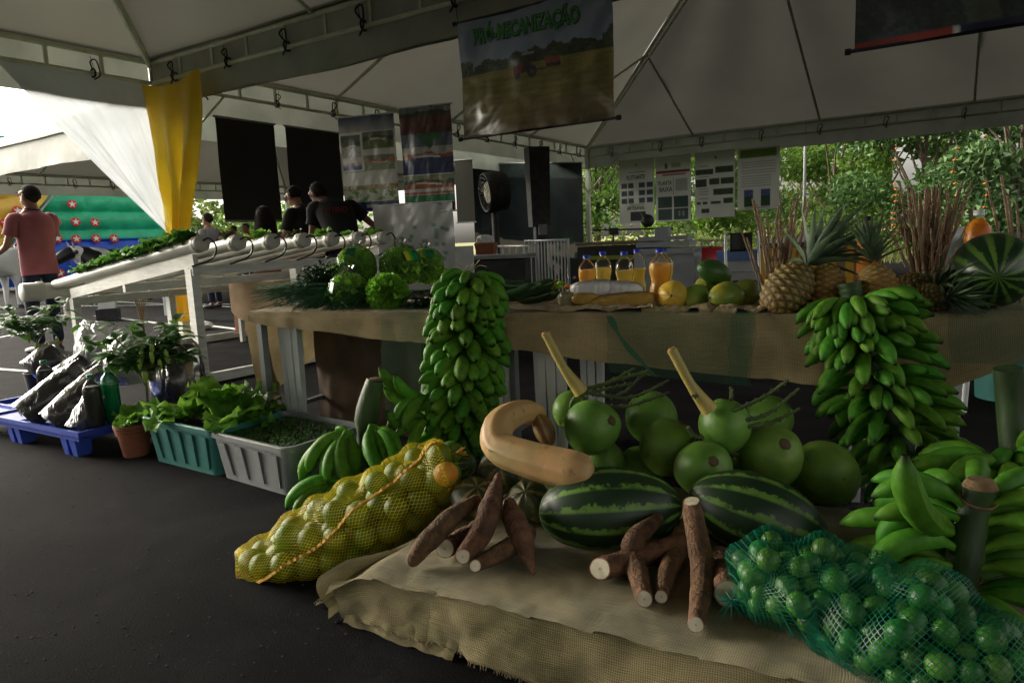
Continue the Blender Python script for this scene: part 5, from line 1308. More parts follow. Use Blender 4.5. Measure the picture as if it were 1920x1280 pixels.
# brown gauzy burlap hanging behind the left end, between the legs
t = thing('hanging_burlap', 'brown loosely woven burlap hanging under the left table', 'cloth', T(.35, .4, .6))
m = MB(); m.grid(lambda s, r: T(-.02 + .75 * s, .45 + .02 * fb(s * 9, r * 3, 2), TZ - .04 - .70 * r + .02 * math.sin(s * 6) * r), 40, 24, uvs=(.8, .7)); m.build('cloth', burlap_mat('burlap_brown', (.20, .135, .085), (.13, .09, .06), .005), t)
# netting over the cloth
def netsheet(label, s0, s1, dtop, low0, low1, mat, off=.012, hemb=None, name='green_net'):
    t = thing(name, label, 'netting', T((s0 + s1) / 2, 0, TZ), 'green shade nets on the burlap')
    m = MB()
    def fn(s, r):
        L1 = dtop; x = s0 + (s1 - s0) * s; lo = low0 + (low1 - low0) * s; L2 = TZ - lo; q = r * (L1 + L2)
        x += .04 * fb(r * 3, s * 2, 4) * (1 if s in (0, 1) else .5)
        if q < L1: return T(x, L1 - q, TZ + .016 + .004 * fb(x * 20, q * 20, 3))
        k = q - L1
        return T(x, -.024 - .115 * min(k, .3) * (.6 + .5 * fb(x * 6, 1, 5)) - .012 - off, TZ + .012 - k)
    m.grid(fn, 50, 36, uvs=(abs(s1 - s0), .5)); m.build('net_sheet', mat, t)
    if hemb:
        m = MB(); p = spline([T(a, -.05 - .02 * i, z) for i, (a, z) in enumerate(hemb)], 20)
        vs = []
        for i, q in enumerate(p): w = .012 + .005 * math.sin(i * .6); vs += [q - TE * w, q + TE * w]
        m.add(vs, [(2 * i, 2 * i + 1, 2 * i + 3, 2 * i + 2) for i in range(len(p) - 1)], uv=[(i * .01, i % 2 * .02) for i in range(len(vs))])
        m.build('folded_hem', MT['net_t2'], t)
    return t
MT['net_t2'] = net_mat('green_net_folded', (.015, .12, .065), .003, .003, .3, base=.28, diamond=False)
MT['net_s'] = net_mat('green_net_thin', (.04, .14, .075), .004, .004, .05, base=.13, diamond=False)
netsheet('green shade net hanging beside the tall banana bunch', Tpx(726), Tpx(800), .3, .25, .25, MT['net_s'])
netsheet('sheer green net with dark folded hem below the papayas', Tpx(1150), Tpx(1415), .25, .52, .485, MT['net_s'], hemb=((Tpx(1148), TZ), (Tpx(1165), .70), (Tpx(1195), .62), (Tpx(1240), .53)))
netsheet('narrow green net strip beside the right banana bunch', Tpx(1378), Tpx(1408), .05, .50, .50, MT['net_t'], off=.02)
netsheet('green net spread under the big watermelon at the right', Tpx(1785), TLEN - .02, .74, .60, .60, MT['net_t'])

# crumpled burlap pieces lying on the table
def scrap(label, s0, s1, d0, d1, over, sd, lobes=None):
    t = thing('burlap_scrap', label, 'cloth', T((s0 + s1) / 2, (d0 + d1) / 2), 'crumpled burlap pieces on the table')
    m = MB()
    def fn(s, r):
        x = s0 + (s1 - s0) * s; L1 = d1 - d0
        ov = over * max(0, .25 + .9 * fb(s * 7 + sd, 1, sd)) if lobes is None else sum(h * max(0, 1 - abs(s - c) / w) for c, w, h in lobes)
        q = r * (L1 + ov)
        cr = .018 * abs(fb(s * 9, r * 6, sd)) + .022 * math.exp(-((q - L1 + .03) / .05) ** 2) * (.4 + abs(fb(s * 11, 3, sd)))
        if q < L1: return T(x, d1 - q, TZ + .014 + cr)
        k = q - L1
        return T(x + .01 * fb(k * 30, s * 9, sd), d0 - .010 - .25 * min(k, .05) - .15 * max(0, k - .05) - .03 * abs(fb(s * 9, k * 9, sd + 1)), TZ + .016 + cr * max(0, 1 - k / .04) - k * .93)
    m.grid(fn, 90, 40, uvs=(s1 - s0, d1 - d0 + .1)); m.build('cloth', MT['burlap2'], t)
scrap('burlap piece with frayed corners hanging down below the papayas', Tpx(1200), Tpx(1440), .03, .34, .1, 3, ((.12, .2, .08), (.30, .1, .05), (.62, .16, .12), (.9, .1, .02)))
scrap('crumpled burlap under the bags of meal and flour', Tpx(985), Tpx(1215), .03, .42, .03, 5, ((.3, .3, .015), (.7, .25, .012)))
scrap('rumpled burlap mound standing behind the juice bottles', Tpx(1090, .5), Tpx(1290, .5), .42, .7, .0, 8)

# ------------------------------------------------------------------ bananas
def banana_mesh(L, r, bend, sd, flat=1.0):
    """stalk end at the origin, grows along +x and bends towards -z"""
    m = MB(); n = 15; pts = []; rr = []; p = V3(0, 0, 0); a = .32
    for i in range(n + 1):
        t = i / n
        pts.append(p.copy()); a2 = a - bend * (t ** 1.1)
        p = p + V3(math.cos(a2), 0, math.sin(a2)) * L / n
        rr.append(r * lerp([0, .06, .12, .22, .38, .6, .78, .9, .955, .975, 1], [.42, .36, .38, .72, .96, 1, .93, .66, .34, .24, .22], t))
    cs = []
    m.tube(pts, rr, 12, ridge=.055, nr=5)
    for i in range(n + 1):
        t = i / n
        c = (1, 1, 1) if .12 < t < .94 else ((1.4, 1.2, 1.3) if t <= .12 else (.35, .18, .35))
        if t > .985: c = (.12, .06, .15)
        if .12 <= t < .2: c = (1.15, 1.08, 1)
        cs += [c] * 12
    m.c = cs; m.has = True
    o = m.build('banana_src', MT['banana']); me = o.data; bpy.data.objects.remove(o); me.name = 'banana'
    return me
BM = [banana_mesh(1, .168, 1.2, 0), banana_mesh(1, .16, 1.0, 1), banana_mesh(1, .175, 1.4, 2)]      # stubby
BL = [banana_mesh(1, .112, 1.25, 3), banana_mesh(1, .105, 1.05, 4), banana_mesh(1, .116, 1.4, 5)]      # long
BP = [banana_mesh(1, .115, 1.5, 6), banana_mesh(1, .105, 1.2, 7), banana_mesh(1, .12, 1.8, 8)]         # plantain
def banana(parent, mesh, p, out, up, L, name='banana', wob=.055):
    o = bpy.data.objects.new(name, mesh); COL.objects.link(o); o.parent = parent
    x = unit(np.array(out) + V3(rnd.gauss(0, wob), rnd.gauss(0, wob), rnd.gauss(0, wob))); z = unit(np.array(up) - x * x.dot(up)); y = np.cross(z, x)
    R = np.array([x, y, z]).T * L
    m = mat4(R, np.array(p) - np.array(parent.location)); o.matrix_local = m
    return o
def bunch(name, label, axis, stalk_r, hands, meshes, L, out_tilt, limit=100, top_tilt=0):
    """axis: points down the bunch; hands: (t, how many, ring radius factor)"""
    t = thing(name, label, 'bananas', axis[0])
    P = spline(axis, 40)
    m = MB(); m.tube(P, [stalk_r * (1.1 - .25 * i / 40) * (1 + .05 * math.sin(i * 2.1)) for i in range(41)], 10)
    m.build('stalk', MT['stalk'], t)
    lst = []
    for (q, n, ph, l) in hands:
        i = min(int(q * 40), 39); c = P[i]; ax = unit(P[min(i + 1, 40)] - P[max(i - 1, 0)])
        e1 = unit(np.cross(ax, V3(0, 1, 0))); e2 = np.cross(ax, e1)
        for k in range(n):
            th = ph + 2 * PI * k / n; dirn = e1 * math.cos(th) + e2 * math.sin(th)
            j = rnd.uniform(-.012, .012) + (.022 if k % 2 else 0)
            lst.append((c + dirn * stalk_r * .7 + ax * j, dirn + ax * (out_tilt + top_tilt * max(0, 1 - q * 3.5) + (.35 if k % 2 else 0) + rnd.uniform(-.08, .08)), -ax, l * rnd.uniform(.9, 1.1)))
    cv = V3(0, 0, EYE)
    # show-most first: those whose outward side faces the viewer
    lst.sort(key=lambda w: -unit(cv - w[0]).dot(unit(w[1])))
    rest = lst[limit:]
    for w in lst[:limit]: banana(t, rnd.choice(meshes), w[0], w[1], w[2], w[3])
    if rest:
        m = MB()
        for p, out, up, l in rest:
            me = rnd.choice(meshes); x = unit(out); z = unit(up - x * x.dot(up)); y = np.cross(z, x); R = np.array([x, y, z]).T * l
            m.add([R @ np.array(v.co) + p for v in me.vertices], [tuple(f.vertices) for f in me.polygons], col=[(1, 1, 1)] * len(me.vertices))
        tag(m.build('far_side_bananas', MT['banana'], t), None, kind='stuff')
    return t
hd = []
for k in range(16):
    q = .04 + .92 * k / 15
    hd.append((q, 19 if 1 < k < 14 else 14, k * .37, (.15 if k < 14 else .135) * (1.0 + .24 * math.sin(PI * min(1, k / 13))) * (.82 if k == 0 else 1)))
b1 = bunch('banana_bunch', 'tall cylinder-shaped bunch of stubby green bananas beside the lettuces', [D(884, 512, 3.20), D(880, 590, 3.18), D(868, 720, 3.1), D(845, 850, 3.05)], .045, hd, BM, .13, .12, 100)
for k in range(7): MB().tube(spline([D(862 + 3 * k, 512, 3.2), D(855 + 7 * k, 498, 3.2), D(850 + 12 * k - 10, 500 - (k % 3) * 7, 3.15)], 5), .0016, 4).build('dry_fibre', pm('dry_fibre', (.3, .28, .12), None, 5, .8) if k == 0 else bpy.data.materials['dry_fibre'], b1)
hd = []
for k, (q, n, l) in enumerate(((.20, 16, .175), (.25, 18, .195), (.30, 21, .22), (.355, 21, .22), (.46, 22, .23), (.54, 22, .225), (.65, 22, .225), (.73, 21, .22), (.84, 19, .21), (.93, 17, .19))):
    hd.append((q, n, k * .5, l * .98))
b2_ = bunch('banana_bunch', 'large bunch of long green bananas hanging beneath the pineapples', [D(1592, 530, 2.58), D(1606, 590, 2.56), D(1650, 720, 2.5), D(1718, 905, 2.42)], .038, hd, BL, .19, -.15, 100, 1.1)

# plantain bunch left of the tall bunch: thick cut stalk and loose hands
pb = thing('plantain_bunch', 'green plantains on a thick cut stalk behind the yellow sack', 'bananas', D(690, 760, 3.0))
m = MB(); m.tube(spline([D(703, 712, 2.95), D(688, 775, 2.95), D(680, 850, 2.95), D(660, 905, 2.9)], 10), [.036, .042, .046, .05, .05, .034, .032, .032, .032, .03, .03], 14); m.build('stalk', MT['stalk'], pb)
MB().ell(D(703, 711, 2.95), (.035, .035, .008), None, 12, 6).build('cut_end', pm('cut_end', (.12, .09, .05), (.2, .17, .08), 30, .8), pb)
def hand(parent, base, specs, meshes):
    """specs: (px,py of the tip, depth, length): bananas that run from base to a tip"""
    for (px, py, y, bendup) in specs:
        tip = D(px, py, y); b = np.array(base) + V3(rnd.uniform(-.012, .012), rnd.uniform(-.01, .01), rnd.uniform(-.012, .012)); ch = tip - b; L = np.linalg.norm(ch) * 1.12
        up = np.array(bendup, float); x = unit(ch + up * .0); banana(parent, rnd.choice(meshes), b, x + unit(up - x * x.dot(up)) * .12, up, L, wob=.01)
bs = D(655, 812, 2.92)
hand(pb, bs, [(566, 872, 2.86, (-.6, -.2, .8)), (560, 890, 2.9, (-.6, -.2, .8)), (608, 895, 2.78, (-.7, -.3, .5)), (590, 905, 2.84, (-.7, -.3, .5)), (645, 908, 2.76, (-.6, -.4, .3)), (628, 800, 2.95, (-.3, 0, .9)), (665, 905, 2.84, (.5, -.4, .3))], BP)
bs = D(700, 800, 2.88)
hand(pb, bs, [(688, 875, 2.72, (-.8, -.4, .3)), (712, 888, 2.70, (-.6, -.5, .3)), (742, 860, 2.72, (.8, -.4, .4)), (762, 848, 2.76, (.8, -.2, .5)), (725, 870, 2.78, (.3, -.6, .3))], BP)
bs = D(640, 905, 2.82)
hand(pb, bs, [(530, 932, 2.76, (-.4, -.2, .8)), (550, 955, 2.72, (-.5, -.2, .8)), (575, 935, 2.74, (-.5, -.3, .6)), (600, 950, 2.70, (-.5, -.3, .6)), (690, 905, 2.74, (.2, -.3, .8))], BP)
pb2 = thing('plantain_bunch', 'curled green plantains poking out left of the tall bunch', 'bananas', D(780, 740, 3.1))
m = MB(); m.tube(spline([D(800, 720, 3.16), D(796, 800, 3.1), D(790, 850, 3.05)], 8), .026, 10); m.build('stalk', MT['stalk'], pb2)
bs = D(806, 745, 3.08)
hand(pb2, bs, [(712, 698, 3.0, (-.2, -.1, -.9)), (738, 712, 2.96, (-.3, -.1, -.9)), (720, 745, 3.0, (-.2, -.2, -.9)), (735, 770, 2.94, (-.3, -.2, .8)), (752, 790, 2.9, (-.3, -.3, .8))], BP)
bs = D(806, 790, 3.02)
hand(pb2, bs, [(722, 800, 2.94, (-.2, -.2, -.9)), (742, 815, 2.9, (-.2, -.3, .8)), (764, 840, 2.86, (-.3, -.4, .7)), (725, 775, 2.98, (-.2, 0, .8))], BP)

# big plantains in the lower right corner, on their own thick stalk
pr = thing('plantain_bunch', 'big green plantains around a thick upright cut stalk, lower right corner', 'bananas', D(1800, 1080, 1.75))
m = MB(); m.tube(spline([D(1838, 912, 1.72), D(1826, 960, 1.72), D(1808, 1050, 1.7), D(1790, 1145, 1.68)], 14), [.039, .038, .036, .036, .036, .037, .038, .039, .041, .044, .04, .036, .034, .034, .03], 16); m.build('stalk', MT['stalk'], pr)
MB().tube([D(1839, 898, 1.72), D(1838, 912, 1.72)], [.030, .041], 14).build('cut_end', pm('cut_end_brown', (.22, .13, .06), (.12, .08, .04), 30, .9), pr)
for a, b in ((935, .040), (1075, .043)):
    q = D(1833 if a < 1000 else 1803, a, 1.72); m = MB(); m.tube([q + V3(.0 + b * math.cos(w), b * math.sin(w), .012 * math.sin(w)) for w in np.linspace(0, 2 * PI, 17)[:-1]], .0035, 5, closed=True); m.build('leaf_scar', bpy.data.materials['cut_end_brown'], pr)
hand(pr, D(1782, 1000, 1.72), [(1690, 878, 1.62, (-.8, -.3, -.2)), (1652, 948, 1.72, (-.6, -.2, .7))], BP)
_st = spline([D(1838, 912, 1.72), D(1826, 960, 1.72), D(1808, 1050, 1.7), D(1790, 1145, 1.68)], 40)
for q_, n_, l_, ph_, el_ in ((.30, 9, .25, .3, .35), (.42, 9, .26, .9, .12), (.60, 10, .27, .1, .25), (.72, 10, .28, .7, .0), (.88, 10, .27, .4, .1), (.97, 9, .26, 1.0, -.15)):
    c_ = _st[int(q_ * 40)]
    for k in range(n_):
        a_ = ph_ + 2 * PI * k / n_ + rnd.uniform(-.1, .1); d_ = V3(math.cos(a_), math.sin(a_), el_)
        if d_[1] < -.55 and q_ < .8: continue     # the side towards the lime sack was cut bare
        banana(pr, rnd.choice(BP), c_ + unit(d_) * .03, d_, V3(0, 0, 1) + d_ * .2, l_ * rnd.uniform(.9, 1.08), wob=.06)
pr2 = thing('plantain_bunch', 'dark green plantains in deep shade at the right edge under the table', 'bananas', D(1880, 860, 2.1))
m = MB(); m.tube(spline([D(1890, 560 + 130, 2.15), D(1895, 760, 2.15), D(1905, 880, 2.1)], 8), .04, 12); m.build('stalk', MT['stalk'], pr2)
for k in range(16):
    a_ = 2.2 + .22 * k; d_ = V3(math.cos(a_), math.sin(a_), .1 + .25 * (k % 3)); banana(pr2, rnd.choice(BP), D(1890, 870 + 40 * (k % 3), 2.05) + d_ * .03, d_, V3(0, 0, 1), .27, wob=.08)
hand(pr2, D(1900, 860, 2.1), [(1830, 905, 2.0, (0, 0, 1)), (1815, 925, 2.0, (0, 0, 1)), (1960, 800, 2.0, (0, 0, 1)), (1850, 880, 1.98, (0, 0, 1)), (1945, 900, 1.9, (0, 0, 1)), (1965, 860, 1.95, (.2, 0, 1))], BP)

# ------------------------------------------------------------------ low platform with burlap, in front
PZ = .155
c0 = G(648, 1072, PZ); c1 = G(1490, 1272, PZ)
PE = unit((c1 - c0) * V3(1, 1, 0)); PN = V3(-PE[1], PE[0], 0)
def Q(a, b, z=PZ): return V3(c0[0], c0[1], 0) + PE * a + PN * b + ZU * z
t = thing('wooden_pallet', 'low wooden pallet hidden under the front burlap', 'pallet', Q(1, .5, 0))
for b in (.06, .5, .94): MB().bar(Q(.05, b, .055), Q(2.3, b, .055), .08, .10).build('bearer', MT['wood'], t)
for a in np.arange(.1, 2.35, .16): MB().bar(Q(a, .03, .12), Q(a, .97, .12), .11, .018).build('board', MT['wood'], t)
t = thing('burlap_sheet', 'olive-brown burlap draped over the low platform, frayed front hem', 'cloth', Q(.8, .2, PZ))
m = MB()
def pf(s, r):
    # s along the front edge (-.1..2.2), r from the back to the hem
    a = -.05 + 2.3 * s; L1 = 1.02; drop = .145 + .02 * fb(a * 5, 2, 1) + .02 * min(1, max(0, a)); q = r * (L1 + drop)
    if q < L1:
        b = 1.0 - q
        z = PZ + .008 + .006 * fb(a * 9, b * 9, 2) + .004 * fb(a * 23, b * 19, 5)
        fold = max(0, 1 - abs(b + .04) / .12)
        z += .010 * fold * fb(a * 6, 1, 9)
        if a < .08: z -= .6 * (.08 - a) * (1 + .3 * fb(b * 9, 1, 1)); a -= .01
        return Q(a + .01 * fb(b * 7, 1, 3), b - .02 * fb(a * 5, 1, 8), z)
    k = q - L1; f = k / drop
    out = .004 + (.008 + .045 * min(1, max(0, a) * 1.6)) * f + (.012 + .018 * f) * fb(a * 8, f * 1.5, 4) + .006 * f * fb(a * 26, f * 2, 3)
    z = PZ + .008 - k * (.93 - .1 * fb(a * 7, 3, 3))
    if a < .08: z -= .3 * (.08 - a)
    return Q(a + .03 * f * (a < .3), -out, max(z, .006 + .004 * fb(a * 30, f * 9, 2)))
m.grid(pf, 210, 120, uvs=(2.3, 1.2)); m.build('cloth', MT['burlap'], t)
# left flap of the sheet, rolled fringe at the corner
m = MB()
def pl_(s, r):
    b = -.02 + .95 * s; z = PZ + .004 - .16 * r; roll = .05 * math.sin(PI * min(1, r * 1.3)) * max(0, 1 - s * 3.2)
    return Q(-.045 + .17 * min(1, max(0, s - .08) * 4) - .02 * r - roll - .012 * fb(s * 9, r * 2, 3), b + .02 * r * fb(s * 7, r, 2), max(.006, z + .02 * fb(s * 8, r * 2, 6) * r))
m.grid(lambda s, r: pl_(s * .3, r), 40, 18, uvs=(.33, .2)); m.build('side_flap', MT['burlap'], t)
m = MB()
for i in range(90):
    s = i / 90 * .4; q = np.array(pl_(s, .62)) + PE * -.012; m.tube([q, q + unit(V3(-.8, -.6, -.6 + rnd.uniform(-.3, .3))) * rnd.uniform(.012, .028)], .0011, 3)
for i in range(260):
    s = rnd.uniform(.02, .75); q = np.array(pf(s, .995)); m.tube([q, q + unit(V3(rnd.uniform(-.4, .4), -.8, -.25)) * rnd.uniform(.008, .022)], .0009, 3)
m.build('fringe', MT['burlap3'], t)
# second burlap layer rumpled underneath at the left front
m = MB()
m.grid(lambda s, r: Q(.02 + .40 * s - .03 * r, .03 - .03 * s - .05 * r - .012 * fb(s * 8, r * 2, 1), max(.004, .10 - .10 * r + .015 * fb(s * 9, r * 3, 2))), 50, 16, uvs=(.6, .2)); m.build('under_layer', MT['burlap'], t)

# ------------------------------------------------------------------ fruit on the platform
def melon(name, label, cat, c, ax, r, mat, nu=48, nv=32, fn=None, roll=0):
    """ellipsoid with its stem axis along local z, so the stripes follow it"""
    mb = MB(); mb.ell((0, 0, 0), r, None, nu, nv, fn=fn)
    o = mb.build(name, mat); z = unit(ax); x = unit(np.cross(z, V3(.3, 1, .2))); y = np.cross(z, x)
    R = np.array([x, y, z]).T
    if roll: R = R @ np.array(Matrix.Rotation(roll, 3, 'Z'))
    o.matrix_world = mat4(R, c); tag(o, label, cat)
    return o
def lump(k, a=.02):
    return lambda p: 1 + a * fb(p[0] * 2 + k, p[1] * 2 + p[2] * 2, k)
W1 = D(1143, 955, 2.08); melon('watermelon', 'long dark striped watermelon in the middle of the front burlap', 'watermelon', W1, V3(1, -.12, .06), (.132, .132, .222), MT['melon'], fn=lump(1, .015))
W2 = D(1418, 968, 2.0); melon('watermelon', 'dark striped watermelon partly behind the longest cassava root', 'watermelon', W2, V3(.95, -.3, -.32), (.128, .128, .205), MT['melon'], fn=lump(2, .015), roll=1.1)
W3 = Tp(1858, .20, TZ + .012) + ZU * .133; melon('watermelon', 'big round pale-striped watermelon on the table at the right', 'watermelon', W3, V3(-.45, -.85, -.1), (.135, .135, .145), MT['melon2'], fn=lump(3, .015), roll=.4)
# coconuts
CO = [(1110, 800, 2.42, .098, 'rounded green coconut in front of the left coconut stalk'), (1222, 782, 2.72, .102, 'green coconut at the back, middle of the heap'), (1252, 838, 2.38, .096, 'green coconut behind the striped watermelon, centre of the heap'),
      (1359, 797, 2.28, .086, 'highest green coconut, under the right pale stalk'), (1319, 880, 2.20, .094, 'lowest bright green coconut between the two watermelons'), (1444, 856, 2.26, .106, 'large green coconut with a brown dent right of the highest one'),
      (1443, 786, 2.62, .088, 'shaded small coconut behind the twiggy stems at the right'), (1545, 888, 2.32, .11, 'darkest coconut at the right, next to the big banana bunch'), (1072, 768, 2.68, .075, 'coconut peeking out behind the leftmost one'),
      (1130, 868, 2.48, .085, 'coconut in deep shadow below the leftmost one'), (1200, 880, 2.5, .085, 'coconut in deep shadow above the long watermelon'), (1390, 905, 2.38, .09, 'coconut in shadow behind the right watermelon'), (1480, 915, 2.42, .085, 'coconut in shadow below the large dented one')]
for i, (px, py, y, r, lb) in enumerate(CO):
    c = D(px, py, y); ax = V3(rnd.uniform(-.7, .7), rnd.uniform(-.9, -.3) if i in (4, 5, 0) else rnd.uniform(.1, .6), rnd.uniform(.1, .9)); z = unit(ax)
    def cf(p, i=i):
        a = math.atan2(p[1], p[0]); return (1 + .022 * math.cos(3 * a + i) + .03 * fb(p[0] * 1.5 + i, p[1] * 1.5 + p[2], i)) * (1 + .03 * (p[2] < -.75) * (-(p[2] + .75))) * (1 - .05 * max(0, p[2] - .8) * 5)
    t = thing('coconut', lb, 'coconut', c, 'green coconuts heaped on the platform')
    R = frame(z)[:, [1, 2, 0]]
    m = MB(); m.ell(c, (r, r, r * 1.06), R, 40, 26, fn=cf); m.build('husk', MT['coconut'], t)
    m = MB(); m.lathe([(r * .2, r * .99), (r * .16, r * 1.05), (r * .05, r * 1.06)], c, R, 9); m.build('stem_scar', pm('scar', (.10, .07, .03), (.05, .04, .02), 30, .9) if i == 0 else bpy.data.materials['scar'], t)
def twig(m, pts, r0, r1):
    P = spline(pts, 26); rr = [r0 + (r1 - r0) * i / 26 + .0018 * (i % 2) for i in range(27)]
    m.tube(P, rr, 6)
    for i in range(4, 26, 2):
        q = P[i]; m.ell(q + V3(rnd.uniform(-.004, .004), 0, .006 * (1 if i % 4 else -1)), (.004, .004, .005), nu=6, nv=4)
for (lb, base, top, y, tw) in (('pale yellow cut coconut stalk with bare twigs, the left one', (1090, 735), (1023, 625), 2.5, [((1090, 730), (1130, 722), (1190, 690)), ((1092, 735), (1160, 740), (1215, 693)), ((1085, 738), (1080, 790), (1060, 800)), ((1095, 730), (1200, 700), (1222, 700)), ((1090, 740), (1110, 760), (1150, 795)), ((1095, 735), (1180, 745), (1255, 712)), ((1120, 760), (1180, 760), (1255, 735)), ((1085, 735), (1070, 760), (1075, 800)), ((1095, 738), (1140, 728), (1185, 718))]),
                               ('pale yellow cut coconut stalk rising from the highest coconut', (1330, 768), (1260, 656), 2.22, [((1330, 770), (1320, 745), (1298, 742)), ((1375, 770), (1430, 745), (1478, 712)), ((1385, 790), (1440, 775), (1498, 728)), ((1400, 800), (1450, 790), (1500, 765)), ((1370, 750), (1372, 740), (1370, 725)), ((1335, 838), (1360, 846), (1385, 852)), ((1290, 800), (1300, 815), (1320, 820))])):
    t = thing('coconut_stalk', lb, 'stalk', D(base[0], base[1], y), 'cut coconut stalks')
    m = MB(); q = spline([D(base[0], base[1], y), D((base[0] * .55 + top[0] * .45) - 4, base[1] * .55 + top[1] * .45 + 2, y), D(top[0], top[1], y + .02)], 16)
    m.tube(q, [.028 - .012 * min(1, i / 8) for i in range(16)] + [.0165], 12); m.build('stem', MT['coco_stem'], t)
    m = MB(); m.tube([q[-1], q[-1] + unit(q[-1] - q[-2]) * .008], [.0165, .011], 10); m.build('cut_end', pm('cut_red', (.3, .13, .06), (.4, .25, .1), 60, .9) if 'cut_red' not in bpy.data.materials else bpy.data.materials['cut_red'], t)
    for a, b, c_ in tw:
        m = MB(); twig(m, [D(*a, y), D(*b, y + .02), D(*c_, y + rnd.uniform(-.05, .12))], .006, .0035); m.build('twig', pm('twig_green', (.07, .11, .025), (.04, .05, .015), 20, .7) if 'twig_green' not in bpy.data.materials else bpy.data.materials['twig_green'], t)
# long curved squash
m = MB(); P = spline([D(1012, 800, 2.55), D(1003, 776, 2.52), D(968, 775, 2.44), D(934, 800, 2.34), D(938, 838, 2.27), D(985, 858, 2.2), D(1035, 872, 2.15), D(1088, 885, 2.10), D(1114, 890, 2.09)], 40)
rr = [lerp([0, .06, .12, .3, .45, .6, .75, .85, .93, .98, 1], [.018, .030, .038, .048, .054, .056, .060, .062, .052, .032, .012], i / 40) * 1.04 for i in range(41)]
m.tube(P, rr, 36, ridge=.03, nr=9); tag(m.build('neck_squash', MT['squash']), 'long pale orange squash curled like a hook over the pumpkins', 'squash')
for (px, py, y, r, ax, mt, lb) in ((1020, 806, 2.46, (.037, .037, .062), (.35, -.3, -.9), 'gourd2', 'small brown and cream striped gourd inside the squash curl'), (890, 935, 2.30, (.085, .085, .068), (.2, -.5, .85), 'gourd', 'green and yellow striped pumpkin beside the yellow sack'),
                                   (992, 940, 2.22, (.078, .078, .068), (-.2, -.6, .8), 'gourd', 'mottled green pumpkin left of the long watermelon'), (938, 885, 2.44, (.085, .085, .07), (0, -.7, .6), 'gourd', 'dark green pumpkin under the curled squash'),
                                   (862, 872, 2.7, (.06, .06, .07), (.8, -.4, .3), 'melon', 'small dark striped melon in shadow behind the sack'), (1010, 985, 2.25, (.06, .06, .05), (0, -.7, .6), 'gourd', 'shadowed pumpkin low against the long watermelon')):
    c = D(px, py, y)
    melon('pumpkin' if 'pumpkin' in lb else 'gourd', lb, 'pumpkin' if 'pumpkin' in lb else 'gourd', c, ax, r, MT[mt], fn=(lambda p: 1 - .05 * abs(math.cos(4 * math.atan2(p[1], p[0])))) if mt == 'gourd' else None)
t = thing('netted_neck', 'bunched clear netting tied over the pumpkin beside the cassava', 'netting', D(935, 860, 2.25))
m = MB(); m.lathe([(.014, 0), (.010, .03), (.016, .06), (.03, .09), (.045, .10)], D(940, 893, 2.24), None, 18, cap=False, mod=lambda t, i: 1 + .15 * math.cos(7 * t + i)); m.build('net_neck', MT['film'], t)

# cassava roots
MT['core'] = pm('core', (.45, .4, .28), None, 5, .7); MT['rind'] = pm('rind', (.40, .2, .15), (.2, .1, .06), 30, .8)
def cassava(label, pts, rs, cut0=False, cut1=False):
    P = [D(*p) for p in pts]; P = [D(*p) if D(*p)[2] > PZ + .014 + r_ else G(p[0], p[1], PZ + .014 + r_) for p, r_ in zip(pts, np.interp(np.linspace(0, 1, len(pts)), np.linspace(0, 1, len(rs)), rs))]; P = spline(P, 26); L = len(rs) - 1; k = rnd.uniform(0, 9); P = [q + V3(.006 * fb(i * .28, k, 1), 0, .003 * fb(i * .33, k, 4)) * math.sin(PI * i / 26) for i, q in enumerate(P)]
    R = [lerp(np.linspace(0, 1, L + 1), rs, i / 26) * (1 + .05 * fb(i * .5 + k, 1, 3)) for i in range(27)]
    t = thing('cassava_root', label, 'cassava', P[13], 'cassava roots on the burlap')
    m = MB(); n = 18; vs = []
    m.tube(P, R, n); 
    for i, v in enumerate(m.v):
        a = (i % n) / n * 2 * PI; row = i // n; c = P[min(row, 26)]; q = 1 + .08 * fb(math.cos(a) * 2 + k, row * .4 + math.sin(a) * 2, 5) + .02 * (row % 3 == 0); m.v[i] = tuple(c + (np.array(v) - c) * q)
    for e, cut, sg in ((0, cut0, 1), (26, cut1, -1)):
        ax = unit(P[e] - P[e + sg])
        if cut:   # an oblique cut that shows its face
            nv_ = unit(ax + .9 * unit(V3(0, 0, EYE) - P[e]))
            if ax.dot(nv_) < .5: nv_ = ax
            for w, row in ((1, e), (.6, e + sg), (.25, e + 2 * sg)):
                c = P[row]
                for j in range(n):
                    v = np.array(m.v[row * n + j]); m.v[row * n + j] = tuple(v - ax * ((v - c).dot(nv_) / ax.dot(nv_)) * w)
            ring = [np.array(m.v[e * n + j]) for j in range(n)]; c = sum(ring) / n
            for k_, (f0, f1, off, mt_, nm) in enumerate(((1.0, .90, .0012, 'rind', 'pink_rind'), (.92, 0, .0020, 'flesh', 'cut_face'), (.14, 0, .0030, 'core', 'core'))):
                g = MB(); o_ = [c + (v - c) * f0 + nv_ * off for v in ring]
                if f1: g.add(o_ + [c + (v - c) * f1 + nv_ * (off + .0012) for v in ring], [(j, (j + 1) % n, n + (j + 1) % n, n + j) for j in range(n)])
                else: g.add(o_, [tuple(range(n))])
                g.build(nm, MT[mt_], t, smooth=False)
        else:
            m.ell(P[e], (R[e] * 1.0, R[e] * 1.0, R[e] * 1.0), None, 12, 8)
    m.build('bark', MT['cassava'], t)
cassava('curved cassava root nearest the yellow sack, rounded tip down left', [(893, 937, 2.12), (850, 968, 2.02), (810, 1005, 1.97), (775, 1048, 1.92)], [.020, .027, .031, .031, .022], cut0=True)
cassava('long cassava root leaning on the pumpkin, white cut end low', [(934, 893, 2.16), (922, 945, 2.05), (900, 1000, 1.95), (868, 1042, 1.88)], [.012, .026, .033, .034, .030, .022], cut1=True)
